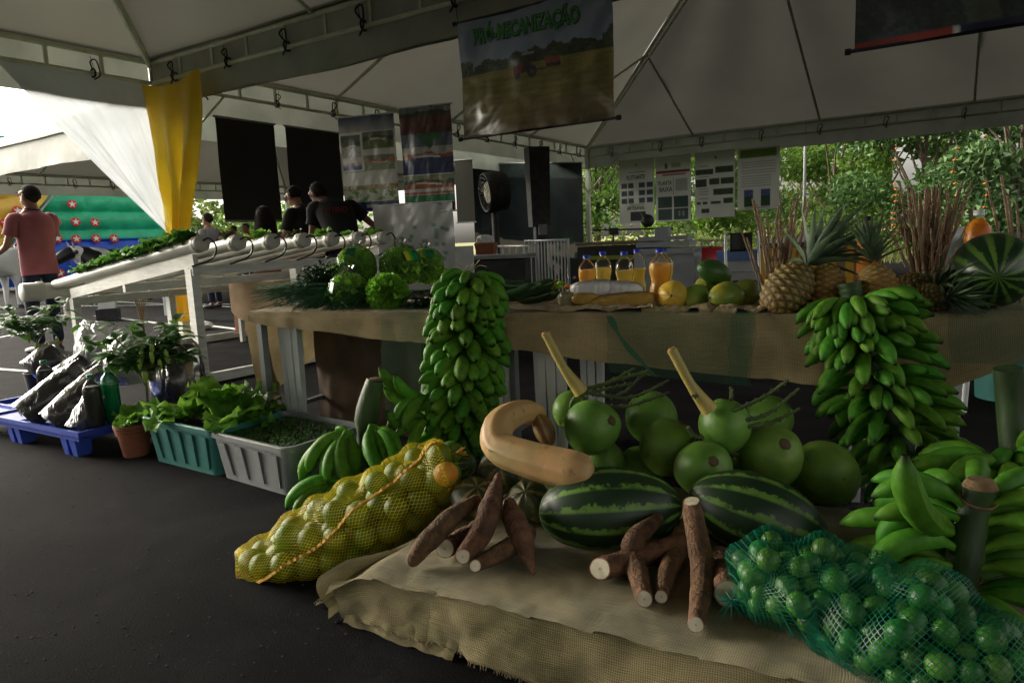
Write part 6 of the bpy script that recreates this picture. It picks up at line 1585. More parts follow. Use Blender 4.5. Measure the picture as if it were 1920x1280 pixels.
cassava('short dark cassava root with a round white cut face', [(905, 985, 2.08), (870, 1008, 2.04), (835, 1028, 1.99)], [.028, .031, .028], cut1=True)
cassava('low cassava root lying behind, small white cut end at left', [(985, 1000, 2.08), (950, 1028, 2.0), (892, 1060, 1.92)], [.034, .032, .026, .018], cut1=True)
cassava('cassava root pointing down right beside the long watermelon', [(955, 945, 2.1), (968, 985, 2.0), (985, 1025, 1.93), (1000, 1072, 1.87)], [.022, .036, .036, .033, .018, .007])
cassava('thick cassava root lying flat, pink-edged cut end at left', [(1290, 1020, 2.02), (1240, 1030, 1.98), (1180, 1050, 1.94), (1126, 1066, 1.9)], [.034, .034, .033, .031, .030], cut1=True)
cassava('forked knobbly cassava root standing across the flat one', [(1232, 972, 1.95), (1192, 1010, 1.86), (1186, 1040, 1.84), (1198, 1085, 1.8), (1208, 1122, 1.78)], [.018, .028, .031, .024, .027, .025, .021], cut1=True)
cassava('slim cassava root leaning between the forked and the longest', [(1285, 985, 2.02), (1270, 1030, 1.9), (1250, 1075, 1.85), (1240, 1118, 1.8)], [.024, .028, .027, .024, .017], cut1=True)
cassava('longest straight cassava root in front of the right watermelon', [(1297, 940, 1.88), (1305, 1000, 1.78), (1318, 1080, 1.71), (1305, 1170, 1.63)], [.023, .029, .029, .031, .031, .026, .019], cut0=True, cut1=True)
cassava('cassava stump with a large white cut face beside the green sack', [(1350, 1040, 1.95), (1358, 1080, 1.86), (1364, 1112, 1.78)], [.026, .034, .033], cut1=True)

# ------------------------------------------------------------------ net sacks
def pack(n, axis, Rf, r, seed, iters=260, flat=None):
    """relax n spheres of radius r inside a tube of radius Rf(t) round a polyline axis"""
    rg = np.random.RandomState(seed); P = np.array(spline(axis, 60)); t = rg.uniform(.04, .96, n)
    C = P[(t * 60).astype(int)] + rg.normal(size=(n, 3)) * .05; rr = r * rg.uniform(.9, 1.1, n)
    for it in range(iters):
        d = C[:, None] - C[None]; L = np.linalg.norm(d, axis=2) + np.eye(n); ov = np.maximum(0, (rr[:, None] + rr[None]) - L); np.fill_diagonal(ov, 0)
        C += (d / L[..., None] * ov[..., None] * .35).sum(1)
        q = np.linalg.norm(C[:, None] - P[None], axis=2); i = q.argmin(1); rad = np.array([Rf(k / 60) for k in i]) - rr; v = C - P[i]; l = np.linalg.norm(v, axis=1) + 1e-9
        over = np.maximum(0, l - rad); C -= v / l[:, None] * over[:, None] * .8
        C[:, 2] -= .0008
        if flat is not None:
            low = np.array([flat(c) for c in C]) + rr; C[:, 2] = np.maximum(C[:, 2], low)
    return C, rr
def hull_tube(C, rr, axis, N, n, ext=.012, mn=.02, ends=(.0, .0), mo=1.0):
    """a skin that hugs the fruit: distance to the farthest sphere surface in each direction round the axis"""
    P = np.array(spline(axis, N)); R = np.zeros((N + 1, n)); F = []
    for i in range(N + 1):
        T_ = unit(P[min(i + 1, N)] - P[max(i - 1, 0)]); a = unit(np.cross(T_, ZU)); b = np.cross(a, T_); F.append((a, b))
        w = C - P[i]; al = w @ T_; rho = np.sqrt(np.maximum(0, (rr + .02) ** 2 - al ** 2)); ok = np.abs(al) < rr + .02
        for j in range(n):
            th = 2 * PI * j / n; e = a * math.cos(th) + b * math.sin(th); best = mn
            x = w[ok]; ro = rho[ok]
            if len(x):
                al2 = x @ e; pr = x - np.outer(x @ T_, T_) - np.outer(al2, e); pd2 = (pr ** 2).sum(1); h = ro ** 2 - pd2
                g = h > 0
                if g.any(): best = max(best, (al2[g] + np.sqrt(h[g])).max())
            R[i, j] = best
    # stretch over the hollows, then smooth
    M_ = R.copy()
    for _ in range(5):
        avg = (np.roll(M_, 1, 1) + np.roll(M_, -1, 1)) / 2; ag2 = M_.copy(); ag2[1:-1] = (M_[2:] + M_[:-2]) / 2
        M_ = np.maximum(M_ - .001, (avg + ag2) / 2 * mo)
    for k in range(4):
        M_ = M_ * .5 + (np.roll(M_, 1, 1) + np.roll(M_, -1, 1)) * .25
        M_[1:-1] = M_[1:-1] * .5 + (M_[2:] + M_[:-2]) * .25
    M_ = M_ + .003
    for i in range(N + 1):
        t = i / N
        for e0, tt in ((ends[0], t), (ends[1], 1 - t)):
            if e0 and tt < e0: M_[i] = .008 + (M_[i] - .008) * math.sin(PI / 2 * tt / e0) ** .8
    return P, M_, F
# yellow sack of green oranges
axY = [D(468, 1098, 2.26), D(540, 1062, 2.32), D(640, 1010, 2.38), D(735, 922, 2.42), D(800, 870, 2.46), D(845, 850, 2.47)]
axY = [p + V3(0, 0, 0) for p in axY]
RfY = lambda t: lerp([0, .06, .16, .4, .75, .92, 1], [.03, .10, .15, .175, .19, .14, .05], t)
def floorY(c): return .0 if c[0] < c0[0] - .02 or (c - Q(0, 0, 0)).dot(PE) < -.03 else PZ + .01
CY, RY = pack(84, axY, RfY, .043, 3, flat=floorY)
oi = 0
for c, r in zip(CY, RY):
    m = MB(); m.ell((0, 0, 0), (r, r, r * .95), None, 20, 14, fn=lambda p: 1 + .01 * fb(p[0] * 4, p[1] * 4 + p[2], 2))
    if oi == 0: src = m.build('orange', MT['orange_fruit'], smooth=True); o = src; src_r = r
    else: o = bpy.data.objects.new('orange', src.data); COL.objects.link(o); o.scale = (r / src_r,) * 3
    o.location = c.tolist(); o.rotation_euler = (rnd.uniform(0, 6), rnd.uniform(0, 6), rnd.uniform(0, 6)); oi += 1
    tag(o, 'green-skinned orange inside the yellow net sack', 'orange', 'green oranges in the yellow net sack')
m = MB(); m.ell((0, 0, 0), (.044, .044, .043), None, 24, 16); o = m.build('orange', MT['orange_ripe']); o.location = D(836, 888, 2.33).tolist(); tag(o, 'ripe deep orange fruit at the tied top of the yellow sack', 'orange')
CY2 = np.vstack([CY, D(836, 888, 2.33)]); RY2 = np.append(RY, .046)
axY = [D(446, 1104, 2.25)] + axY
P, R_, F = hull_tube(CY2, RY2, axY, 150, 96, ends=(.06, .05))
sk_ = thing('net_sack', 'yellow net sack full of green oranges lying beside the burlap', 'sack', axY[2])
m = MB(); vs = []; uv = []; n = 96; ul = 0
for i in range(151):
    a, b = F[i]; ul += np.linalg.norm(P[i] - P[i - 1]) if i else 0
    for j in range(n + 1):
        th = 2 * PI * j / n; v = P[i] + (a * math.cos(th) + b * math.sin(th)) * R_[i, j % n]; v = V3(v[0], v[1], max(v[2], .003)); vs.append(v); uv.append((j / n * .9, ul))
m.add(vs, [(i * (n + 1) + j, i * (n + 1) + j + 1, (i + 1) * (n + 1) + j + 1, (i + 1) * (n + 1) + j) for i in range(150) for j in range(n)], 0, uv); m.build('net', MT['net_y'], sk_)
# the sewn seam running along the top, tied ends
def seam(thv, P, R_, F, amp=.004, N=150, n=96, lo=0, hi=150):
    out = []
    for i in range(lo, hi + 1):
        th = thv(i / N); j = int(th / (2 * PI) * n) % n; a, b = F[i]; r = R_[i, j] + .003 + amp * math.sin(i * 1.9) + .004 * math.sin(i * .37); out.append(P[i] + (a * math.cos(th) + b * math.sin(th)) * r)
    return out
sm = seam(lambda t: math.radians(lerp([0, .3, .7, 1], [20, 26, 30, 40], t)), P, R_, F)
ycord = pm('yellow_cord', (.66, .36, .02), (.5, .26, .015), 90, .7, .8, 200)
m = MB(); m.tube(sm, [.0032 + .0034 * abs(math.sin(i * 1.3)) for i in range(len(sm))], 6, ridge=.25, nr=3); m.build('sewn_seam', ycord, sk_)
m = MB(); e = P[0]; m.tube(spline([e + V3(.02, 0, .02), e, e - V3(.02, .0, .01), e - V3(.035, .004, .016)], 8), [.012, .010, .009, .010, .012, .014, .012, .008, .004], 8); m.build('bottom_tuft', ycord, sk_)
m = MB(); e = D(862, 858, 2.4)
for k in range(9): m.tube(spline([P[-1], (P[-1] + e) / 2 + V3(0, 0, .01), e + V3(rnd.uniform(-.03, .03), rnd.uniform(-.02, .02), rnd.uniform(-.01, .04))], 6), .0025, 5)
m.build('tied_top', ycord, sk_)

# green sack of limes, lower right
axG = [D(1430, 1110, 1.58), D(1475, 1080, 1.58), D(1560, 1072, 1.54), D(1650, 1125, 1.46), D(1740, 1205, 1.38), D(1850, 1310, 1.30), D(1930, 1400, 1.25)]
RfG = lambda t: lerp([0, .05, .15, .5, .9, 1], [.06, .13, .165, .17, .14, .04], t)
CG, RG = pack(190, axG, RfG, .0265, 9, flat=lambda c: PZ + .008)
oi = 0
for c, r in zip(CG, RG):
    m = MB(); m.ell((0, 0, 0), (r, r, r * 1.08), None, 18, 12, fn=lambda p: 1 + .06 * max(0, abs(p[2]) - .93) * 8)
    if oi == 0: src = m.build('lime', MT['lime']); o = src; src_r = r
    else: o = bpy.data.objects.new('lime', src.data); COL.objects.link(o); o.scale = (r / src_r,) * 3
    o.location = c.tolist(); o.rotation_euler = (rnd.uniform(0, 6), rnd.uniform(0, 6), rnd.uniform(0, 6)); oi += 1
    tag(o, 'small green lime inside the green net sack', 'lime', 'limes in the green net sack')
axG = [D(1378, 1128, 1.58)] + axG
P, R_, F = hull_tube(CG, RG, axG, 140, 96, ends=(.06, .05))
sg = thing('net_sack', 'dark green net sack full of limes in the lower right corner', 'sack', axG[3])
m = MB(); vs = []; uv = []; ul = 0
for i in range(141):
    a, b = F[i]; ul += np.linalg.norm(P[i] - P[i - 1]) if i else 0
    for j in range(n + 1):
        th = 2 * PI * j / n; v = P[i] + (a * math.cos(th) + b * math.sin(th)) * (R_[i, j % n] + .001); vs.append(V3(v[0], v[1], max(v[2], PZ + .004))); uv.append((j / n * .8, ul))
m.add(vs, [(i * (n + 1) + j, i * (n + 1) + j + 1, (i + 1) * (n + 1) + j + 1, (i + 1) * (n + 1) + j) for i in range(140) for j in range(n)], 0, uv); m.build('net', MT['net_g'], sg)
m = MB(); e = P[0]
for k in range(22): a = k * .9; m.tube(spline([e, e + V3(-.01, -.01, .01), e + V3(.03 * math.cos(a) - .01, .02 * math.sin(a), .03 * math.sin(a * 1.7) - .01)], 5), .0018, 4)
m.build('tied_end', MT['net_g'] if False else pm('green_twine', (.0, .2, .12), None, 5, .6), sg)

# ------------------------------------------------------------------ goods on the table
TT = TZ + .012
def onT(px, d, h=0.0): return Tp(px, d, TT + h)
# chives: a fanned heap of thin leaves pointing left
t = thing('chives_bundle', 'heap of thin dark green chives spread over the left table end', 'chives', onT(590, .3))
m = MB()
for i in range(620):
    a = onT(rnd.uniform(620, 745), rnd.uniform(.15, .6), rnd.uniform(.0, .11)); q = rnd.random()
    tip = onT(a[0] * 0 + rnd.uniform(470, 600), rnd.uniform(.05, .65), rnd.uniform(-.0, .10)) if q < .8 else onT(rnd.uniform(540, 660), rnd.uniform(-.04, .1), rnd.uniform(-.01, .02))
    if q < .8 and rnd.random() < .22: tip = tip + ZU * -rnd.uniform(0.02, .12); tip -= TE * .03
    mid = (a + tip) / 2 + ZU * rnd.uniform(.01, .05); P = spline([a, mid, tip], 5); sd = unit(np.cross(P[3] - P[0], ZU)) * .0032
    vs = []
    for k, p in enumerate(P): w = sd * (1 - k / 5.3); vs += [p - w, p + ZU * .002, p + w]
    m.add(vs, [(3 * k, 3 * k + 1, 3 * k + 4, 3 * k + 3) for k in range(5)] + [(3 * k + 1, 3 * k + 2, 3 * k + 5, 3 * k + 4) for k in range(5)])
m.build('chive_leaves', pm('chives', (.03, .10, .035), (.015, .055, .02), 9, .75, transl=.15, spec=.1), t)
t = thing('parsley_bunch', 'dark bunch of parsley behind the chives', 'herbs', onT(600, .45))
m = MB()
for i in range(900):
    c = D(rnd.gauss(604, 17), rnd.gauss(530, 14), 3.95 + rnd.uniform(-.1, .1)); a = rnd.uniform(0, 6.28); m.leaf(c, V3(math.cos(a), math.sin(a), rnd.uniform(-.5, 1)), .028, .022, .6, 2, .3, frill=.3)
m.build('leaves', MT['herb'], t, smooth=False)
m = MB()
for i in range(40): m.tube([onT(rnd.uniform(590, 640), .4, .01), D(rnd.gauss(604, 12), 525, 3.95)], .0018, 4)
m.build('stems', MT['stem'], t)
# frisee lettuces in clear bags
LM = [pm('frisee_a', (.42, .74, .10), (.20, .50, .04), 26, .5, .4, 90, transl=.3, spec=.2), pm('frisee_b', (.34, .64, .08), (.15, .40, .035), 26, .5, .4, 90, transl=.3, spec=.2)]
def curly(label, c, r, sd, bag=True, tagc=None):
    rg = random.Random(sd); t = thing('bagged_lettuce', label, 'lettuce', c, 'bagged curly lettuces on the table')
    m = MB(); m.ell(c, (r * .8, r * .8, r * .74), None, 14, 10, fn=lump(sd, .06)); m.build('heart', LM[1], t)
    m = MB()
    for k in range(900):
        z = rg.uniform(-1, 1); a = rg.uniform(0, 6.28); s = math.sqrt(1 - z * z); d = V3(s * math.cos(a), s * math.sin(a), z); p = c + d * V3(1, 1, .92) * r * rg.uniform(.72, .93)
        e1 = unit(np.cross(d, V3(rg.gauss(0, 1), rg.gauss(0, 1), rg.gauss(0, 1)))); e2 = np.cross(d, e1); w = r * rg.uniform(.08, .13); vs = []; ph = rg.uniform(0, 6)
        for i in range(7):   # a wavy frill ribbon standing on the surface
            u = (i / 6 - .5) * 2; base = p + e1 * u * w + e2 * w * .35 * math.sin(ph + i * 1.9); vs += [base - d * .012, base + d * r * .19 + e2 * w * .3 * math.cos(ph + i * 2.6)]
        m.add(vs, [(2 * i, 2 * i + 1, 2 * i + 3, 2 * i + 2) for i in range(6)])
    m.build('frilled_leaves', LM[sd % 2], t); m = MB()
    for k in range(9):
        a = rg.uniform(0, 6.28); z_ = rg.uniform(-.3, 1.1); d = unit(V3(math.cos(a), math.sin(a), z_)); m.leaf(c + d * r * .55 - ZU * r * .2, d + ZU * .3, r * .7, r * .55, .6, 6, .5, frill=.32, pk=.7)
    m.build('outer_leaves', LM[0], t)
    if bag:
        m = MB(); m.ell(c + V3(0, 0, .01), (r * 1.07, r * 1.05, r * 1.06), None, 36, 24, fn=lambda p: 1 + .035 * fb(p[0] * 4 + sd, p[1] * 4 + p[2] * 3, sd)); m.build('plastic_bag', MT['film'], t)
        m = MB(); e = c + V3(.2 * r, .3, 1.1) * r
        m.lathe([(r * .5, 0), (r * .16, r * .3), (r * .3, r * .5)], c + V3(0, r * .2, r * .85), None, 16, cap=False, mod=lambda t_, i: 1 + .3 * math.cos(5 * t_ + i)); m.build('bag_neck', MT['film2'], t)
    if tagc:
        m = MB(); nn = unit(np.array(tagc)); e1 = unit(np.cross(nn, ZU)); e2 = np.cross(e1, nn); q = c
        def lab(s, r_):
            d = unit(nn + e1 * (s - .5) * .9 + e2 * (r_ - .5) * .55); return q + d * r * 1.10
        m.grid(lab, 10, 6, col=lambda s, r_: (.0, .17, .06) if s < .55 else ((.05, .4, .02) if s < .8 else (.55, .5, .02))); m.build('bag_print', MT['gloss_print'], t)
    return t
LT = [(668, 500, 4.0, .108, (-.3, -.6, .9), 'bagged frilly lettuce with a dark green label, upper left of the heap'), (752, 500, 3.95, .112, (.6, -.5, .5), 'bagged frilly lettuce at the top, nearest the glossy poster sheet'), (655, 547, 3.75, .103, (-.9, -.5, .3), 'bagged frilly lettuce at the lower left of the heap, beside the chives'),
      (727, 549, 3.62, .105, None, 'round frilly lettuce at the front edge of the table'), (798, 500, 4.05, .10, (.2, -.8, .9), 'bagged lettuce with green and yellow print behind the heap'), (636, 525, 4.0, .085, None, 'shaded bagged lettuce at the far left of the heap')]
for i, (px, py, y, r, tg, lb) in enumerate(LT): curly(lb, D(px, py, y), r, 30 + i, i != 3, tg)
# couve leaves in film
t = thing('collard_bundle', 'flat collard leaves wrapped in clear film beside the tall banana bunch', 'vegetable', onT(790, .12))
m = MB()
for k in range(9):
    c = D(rnd.uniform(815, 830), rnd.uniform(560, 578), 3.5 + .03 * k); m.leaf(c, V3(-1, -.2, rnd.uniform(-.05, .55)), rnd.uniform(.15, .2), .12, .3, 8, .25, frill=.07)
m.build('leaves', pm('collard', (.10, .19, .08), (.05, .12, .05), 14, .45, .5, 40), t); 
m = MB(); m.ell(D(788, 562, 3.52), (.11, .07, .045), frame(V3(1, -.3, .25)), 24, 14, fn=lump(4, .08)); m.build('film_wrap', MT['film'], t)
# zucchini and green peppers
for i, (px, py, L, dz, lb) in enumerate(((975, 548, .17, .04, 'dark shiny zucchini on the left of the pile'), (1005, 538, .18, .07, 'dark zucchini on top of the pile'), (1000, 556, .17, .0, 'dark zucchini lowest at the front'), (1020, 552, .15, .02, 'curved zucchini leaning right in the pile'), (960, 535, .16, .05, 'zucchini at the back against the banana bunch'))):
    c = D(px, py, 3.35 + .05 * i); t = thing('zucchini', lb, 'vegetable', c, 'dark zucchini pile')
    d = unit(V3(1, -.3 + .15 * i, .25 - .1 * i)); m = MB(); m.tube(spline([c - d * L / 2, c - ZU * .006, c + d * L / 2 + ZU * .01], 12), [.012, .024, .028, .029, .03, .03, .03, .03, .03, .029, .028, .022, .01], 12, ridge=.03, nr=8); m.build('fruit', MT['zucchini'], t)
    m = MB(); m.tube([c + d * L / 2 + ZU * .01, c + d * (L / 2 + .02) + ZU * .014], [.009, .008], 6); m.build('stem_end', MT['stem'], t)
t = thing('pepper_pile', 'small heap of bright green and orange biquinho peppers on film', 'peppers', onT(1040, .3))
for i in range(16):
    c = D(rnd.uniform(1015, 1068), rnd.uniform(530, 541), 3.5 + rnd.uniform(-.06, .06)); m = MB(); m.ell(c, (.022, .014, .013), frame(V3(1, rnd.uniform(-.5, .5), .1)), 10, 7, fn=lump(i, .1)); m.build('pepper', pm('pep_g', (.2, .42, .03), None, 5, .3) if i == 0 else (bpy.data.materials['pep_g'] if i % 7 else (pm('pep_o', (.6, .2, .03), None, 5, .3) if i == 7 else bpy.data.materials['pep_o'])), t)
# juice bottles
def bottle(label, c, h, r, juice, cap, lvl=.72, waist=True, tint='pet', group=None, capless=False):
    t = thing('juice_bottle' if tint == 'pet' else 'plastic_bottle', label, 'bottle', c, group)
    pr = [(.0, 0), (.8, .0), (.97, .03), (1, .08), (1, .24), (.9, .32) if waist else (1, .32), (.82, .40) if waist else (1, .4), (.9, .48) if waist else (1, .48), (1, .56), (1, .68), (.93, .76), (.72, .83), (.42, .885), (.33, .91), (.33, .95)]
    P = [(a * r, b * h) for a, b in pr]
    MB().lathe(P, c, None, 26, cap=False).build('bottle_wall', MT[tint], t)
    J = [(a * r * .95, min(b * h, lvl * h) + .002) for a, b in pr if b <= lvl]; ra = lerp([p[1] for p in pr], [p[0] for p in pr], lvl)
    J += [(ra * r * .95, lvl * h), (0, lvl * h)]
    MB().lathe(J, c, None, 24, cap=False).build('juice' if tint == 'pet' else 'liquid', juice, t)
    if not capless:
        MB().lathe([(0, h * .94), (.40 * r, h * .94), (.40 * r, h * .955), (.385 * r, h * .96), (.385 * r, h * 1.0), (.36 * r, h * 1.005), (0, h * 1.005)], c, None, 20, cap=False, mod=lambda a, i: 1 + .03 * math.cos(10 * a)).build('bottle_cap', cap, t)
    return t
for (px, d, h, r, jm, lv, lb) in ((1102, .42, .225, .043, 'juice', .70, 'leftmost juice bottle with blue cap, full of deep yellow juice'), (1132, .62, .235, .044, 'juice_y', .66, 'juice bottle with blue cap behind the leftmost one'), (1172, .50, .235, .045, 'juice_y', .62, 'pale juice bottle with blue cap in the middle pair, left'), (1196, .66, .24, .044, 'juice_y', .60, 'pale juice bottle with blue cap in the middle pair, right and behind'), (1238, .40, .245, .050, 'juice', .74, 'nearest big juice bottle with blue cap beside the yellow papaya'), (1246, .62, .24, .046, 'juice_y', .7, 'juice bottle hidden behind the big one, only its cap clear')):
    bottle(lb, onT(px, d, .0), h, r, MT[jm], MT['cap_b'], lv, group='blue-capped juice bottles')
# two amber bottles on something taller behind
for (px, py, y, lb) in ((1628, 406, 3.05, 'amber juice bottle with a dark cap behind the pineapples'), (1836, 395, 2.75, 'amber juice bottle without a coloured cap behind the big watermelon')):
    c = D(px, py, y); z0 = TT; hh = .30 if px < 1700 else .30; c2 = V3(c[0], c[1], c[2] - hh)
    bottle(lb, c2, hh, .043 if px < 1700 else .047, MT['juice_o'], MT['strap'] if px < 1700 else MT['white_pl'], .90, waist=False, group='amber juice bottles at the back')
    t = thing('wooden_crate', ['small crate holding up the amber bottle behind the pineapples', 'small crate holding up the amber bottle behind the watermelon'][px > 1700], 'crate', V3(c[0], c[1], TT))
    hgt = c2[2] - TT
    for k in range(3): 
        for sx in (-1, 1): MB().box(V3(c[0], c[1] + sx * .07, TT + hgt * (k + .5) / 3 - .004), (.16, .01, hgt / 3 - .012)).build('slat_board', MT['wood'], t)
    MB().box(V3(c[0], c[1], c2[2] - .006), (.16, .16, .01)).build('top_board', MT['wood'], t)
# bags of flour and meal
def pillow(name, label, cat, c, L, w, h, ax, mat, sd, film=True, cat2=None):
    t = thing(name, label, cat, c); R = frame(ax)
    def fn(p):
        return 1 + .05 * fb(p[0] * 3 + sd, p[1] * 3 + p[2] * 2, sd) + .10 * (abs(p[0]) > .85) * .5
    m = MB(); m.ell(c, (L / 2, w / 2, h / 2), R, 30, 18, fn=lambda p: fn(p) * (1 / max(.75, (abs(p[0]) ** 3 + abs(p[1]) ** 3 + abs(p[2]) ** 3) ** (1 / 3)))); m.build('contents', mat, t)
    m = MB(); m.ell(c, (L / 2 * 1.04, w / 2 * 1.04, h / 2 * 1.05), R, 40, 24, fn=lambda p: (fn(p) + .012 * fb(p[0] * 14, p[1] * 9 + p[2] * 5, sd + 2)) * (1 / max(.75, (abs(p[0]) ** 3 + abs(p[1]) ** 3 + abs(p[2]) ** 3) ** (1 / 3)))); m.build('clear_bag', MT['film'], t)
    return t
pillow('flour_bag', 'clear bag of white flour lying on top at the left', 'bag', D(1112, 541, 3.12), .19, .12, .075, V3(1, -.3, .05), MT['flour'], 1)
pillow('flour_bag', 'clear bag of white flour lying on top, right against the bottles', 'bag', D(1166, 543, 3.10), .18, .12, .075, V3(1, -.2, -.12), MT['flour'], 2)
pillow('meal_bag', 'long clear bag of yellow corn meal lying across the front', 'bag', D(1168, 565, 3.02), .26, .095, .075, V3(1, -.35, .10), MT['maize'], 3)
pillow('meal_bag', 'small bag of yellow meal under the white flour', 'bag', D(1100, 560, 3.1), .13, .10, .06, V3(1, -.2, 0), MT['maize'], 4)
pillow('meal_bag', 'clear rounded bag end catching the light at the left of the meal', 'bag', D(1068, 562, 3.14), .07, .10, .08, V3(.3, 1, 0), pm('pale_meal', (.36, .32, .16), None, 20, .7), 5)
# papayas
for (px, py, y, r, L, ax, mt, lb) in ((1262, 555, 2.98, .066, .088, (.3, .9, -.1), 'papaya_y', 'yellow papaya showing its blossom end'), (1306, 556, 2.96, .052, .072, (.6, .5, .45), 'papaya_g', 'green papaya between the yellow one and the blotchy one'), (1364, 556, 2.86, .062, .082, (.9, .3, 0), 'papaya_g', 'blotchy yellow-green papaya at the front'),
                                      (1341, 512, 2.98, .052, .085, (.85, .1, -.42), 'papaya_d', 'dark green papaya perched on top of the others'), (1400, 548, 2.95, .058, .07, (.4, .9, .1), 'papaya_g', 'shaded green papaya behind, nearest the pineapples'), (1325, 540, 3.1, .055, .07, (.3, .9, 0), 'papaya_g', 'green papaya at the back of the pile')):
    o = melon('papaya', lb, 'papaya', D(px, py, y), ax, (r, r, L), MT[mt], 36, 24, fn=lambda p: (1 - .13 * max(0, p[2])) * (1 + .015 * math.cos(5 * math.atan2(p[1], p[0]))))
    z = unit(ax); R = frame(z)[:, [1, 2, 0]]; m = MB(); q = D(px, py, y)
    e = -1 if z[1] > 0 else 1
    m.lathe([(.007, 0), (.004, .006), (.001, .009)], q + z * e * (L * (1.0 if e < 0 else .88) - .003), R * e, 7)
    k = m.build('stem_nub', MT['stalk']); k.parent = o; k.matrix_parent_inverse = o.matrix_world.inverted()
# pineapples
def pineapple(label, c, ax, r, L, ripe, crown=1.0, sd=0, cs=None):
    ax = unit(ax); R = frame(ax)[:, [1, 2, 0]]; t = thing('pineapple', label, 'pineapple', c, 'pineapples on the table')
    nu, nv = 96, 64; vs = []; cc = []; fs = []; base = np.array((.55, .22, .05)) if ripe else np.array((.32, .24, .06)); pale = np.array((.80, .50, .26)) if ripe else np.array((.50, .42, .18)); gap = np.array((.10, .10, .03)) if ripe else np.array((.035, .045, .018))
    for i in range(nv + 1):
        v = i / nv; z = (v - .5) * L; prof = (math.sin(PI * min(max(v, .0), 1) ** .92) ** .42) * r if 0 < v < 1 else .002
        for j in range(nu):
            u = j / nu; a = u * 8 + v * 8; b = u * 8 - v * 8 + .0
            fa, fb_ = a % 1 - .5, b % 1 - .5; e = 1 - max(abs(fa), abs(fb_)) * 2
            dd = .09 * max(0, e) ** .6; tip = max(0, 1 - (fa * fa + fb_ * fb_) * 40)
            q = prof * (1 + dd + .06 * tip)
            vs.append(c + R @ V3(q * math.cos(2 * PI * u), q * math.sin(2 * PI * u), z)); k = min(1, max(0, e * 1.6))
            g = gap * (1 - k) + base * k; g = g * (1 - .75 * tip) + pale * .75 * tip
            if not ripe: g = g * (1 - .45 * (1 - v)) + np.array((.5, .22, .06)) * k * .45 * (1 - v) 
            else: g = g * (1 - .5 * v ** 2) + np.array((.14, .2, .05)) * .5 * v ** 2
            cc.append(tuple(g))
    for i in range(nv):
        for j in range(nu): fs.append((i * nu + j, i * nu + (j + 1) % nu, (i + 1) * nu + (j + 1) % nu, (i + 1) * nu + j))
    fs.append(tuple(range(nu - 1, -1, -1))); fs.append(tuple(range(nv * nu, (nv + 1) * nu)))
    m = MB(); m.add(vs, fs, col=cc); m.build('fruit', MT['pine'], t)
    m = MB(); top = c + ax * L * .49; rg = random.Random(sd); n = 46
    cdir = unit(cs) if cs is not None else ax; Rc = frame(cdir)[:, [1, 2, 0]]
    for k in range(n):
        f = k / n; a = k * 2.4; d = Rc @ V3(math.cos(a) * (1.15 - .95 * f), math.sin(a) * (1.15 - .95 * f), .55 + 1.5 * f)
        LL = crown * (.09 + .13 * math.sin(PI * (.15 + .75 * f))) * rg.uniform(.85, 1.15); m.leaf(top + cdir * .05 * f * crown + d * .008, d, LL, .026 * crown * (1.1 - .4 * f), .55 * (1 - f), 6, .45, pk=.25, nrm=cdir)
    m.build('crown_leaves', MT['pine_leaf'], t)
    m = MB(); bt = c - ax * L * .49
    for k in range(14): a = k * .45; d = R @ V3(math.cos(a), math.sin(a), -.6); m.leaf(bt + d * .01, d, rg.uniform(.03, .055), .01, .3, 3, .2)
    m.tube([bt + ax * .01, bt - ax * .025], .011, 8); m.build('dry_bracts', pm('dry_bract', (.28, .22, .14), (.12, .09, .06), 20, .9) if 'dry_bract' not in bpy.data.materials else bpy.data.materials['dry_bract'], t)
    return t
pineapple('pineapple leaning right, green-gold, with the largest crown', D(1478, 543, 2.72), V3(.62, .25, .62), .084, .25, False, 1.2, 1)
pineapple('reddish pineapple standing behind the banana stem, left of it', D(1549, 538, 2.72), V3(.15, .3, .95), .070, .19, True, .55, 2)
pineapple('reddish pineapple standing right of the banana stem', D(1643, 538, 2.60), V3(.0, .3, .95), .070, .175, True, .8, 3)
pineapple('brown shaded pineapple lying with its crown toward the camera', D(1712, 548, 2.70), V3(.35, -.92, .25), .072, .16, False, .85, 4)
pineapple('dark pineapple lying behind, its crown between the others', D(1742, 562, 2.55), V3(.3, -.85, .12), .055, .12, False, .62, 6)
# sticks of cassava stems
def sticks(label, cx, cy, top, y, n, spread, L, sd, th=.008):
    rg = random.Random(sd); c = D(cx, cy, y); c[2] = TT; t = thing('stick_bundle', label, 'sticks', c, 'bundles of dry cassava sticks')
    for k in range(n):
        b = c + V3(rg.gauss(0, spread * .35), rg.gauss(0, spread * .3), 0); a = rg.gauss(0, .16); l = L * rg.uniform(.6, 1.05)
        e = b + V3(a * l + (b[0] - c[0]) * .6, rg.gauss(0, .10) * l, l); m = MB()
        mid = (b + e) / 2 + V3(rg.uniform(-.015, .015), 0, 0); P = spline([b, mid, e], 10); r = th * rg.uniform(.7, 1.2)
        m.tube(P, [r * (1 + .12 * (i % 2)) * (1 - .025 * i) for i in range(11)], 6)
        if rg.random() < .4:
            i = rg.randint(4, 8); s = P[i]; q = s + V3(rg.choice((-1, 1)) * .08, rg.uniform(-.05, .05), .13) * rg.uniform(.6, 1.2); m.tube([s, (s + q) / 2 - V3(0, 0, .01), q], [r * .7, r * .6, r * .45], 5)
        m.build('stick', MT['wood'], t)
    m = MB(); m.tube([c + V3(.06 * spread * 10 * math.cos(w), .05 * spread * 10 * math.sin(w), .12) for w in np.linspace(0, 2 * PI, 20)[:-1]], .003, 5, closed=True); m.build('tie_string', MT['stem'], t)
    return t
sticks('slim bundle of dry sticks left of the pineapples', 1458, 520, 400, 3.18, 26, .09, .44, 3, .006)
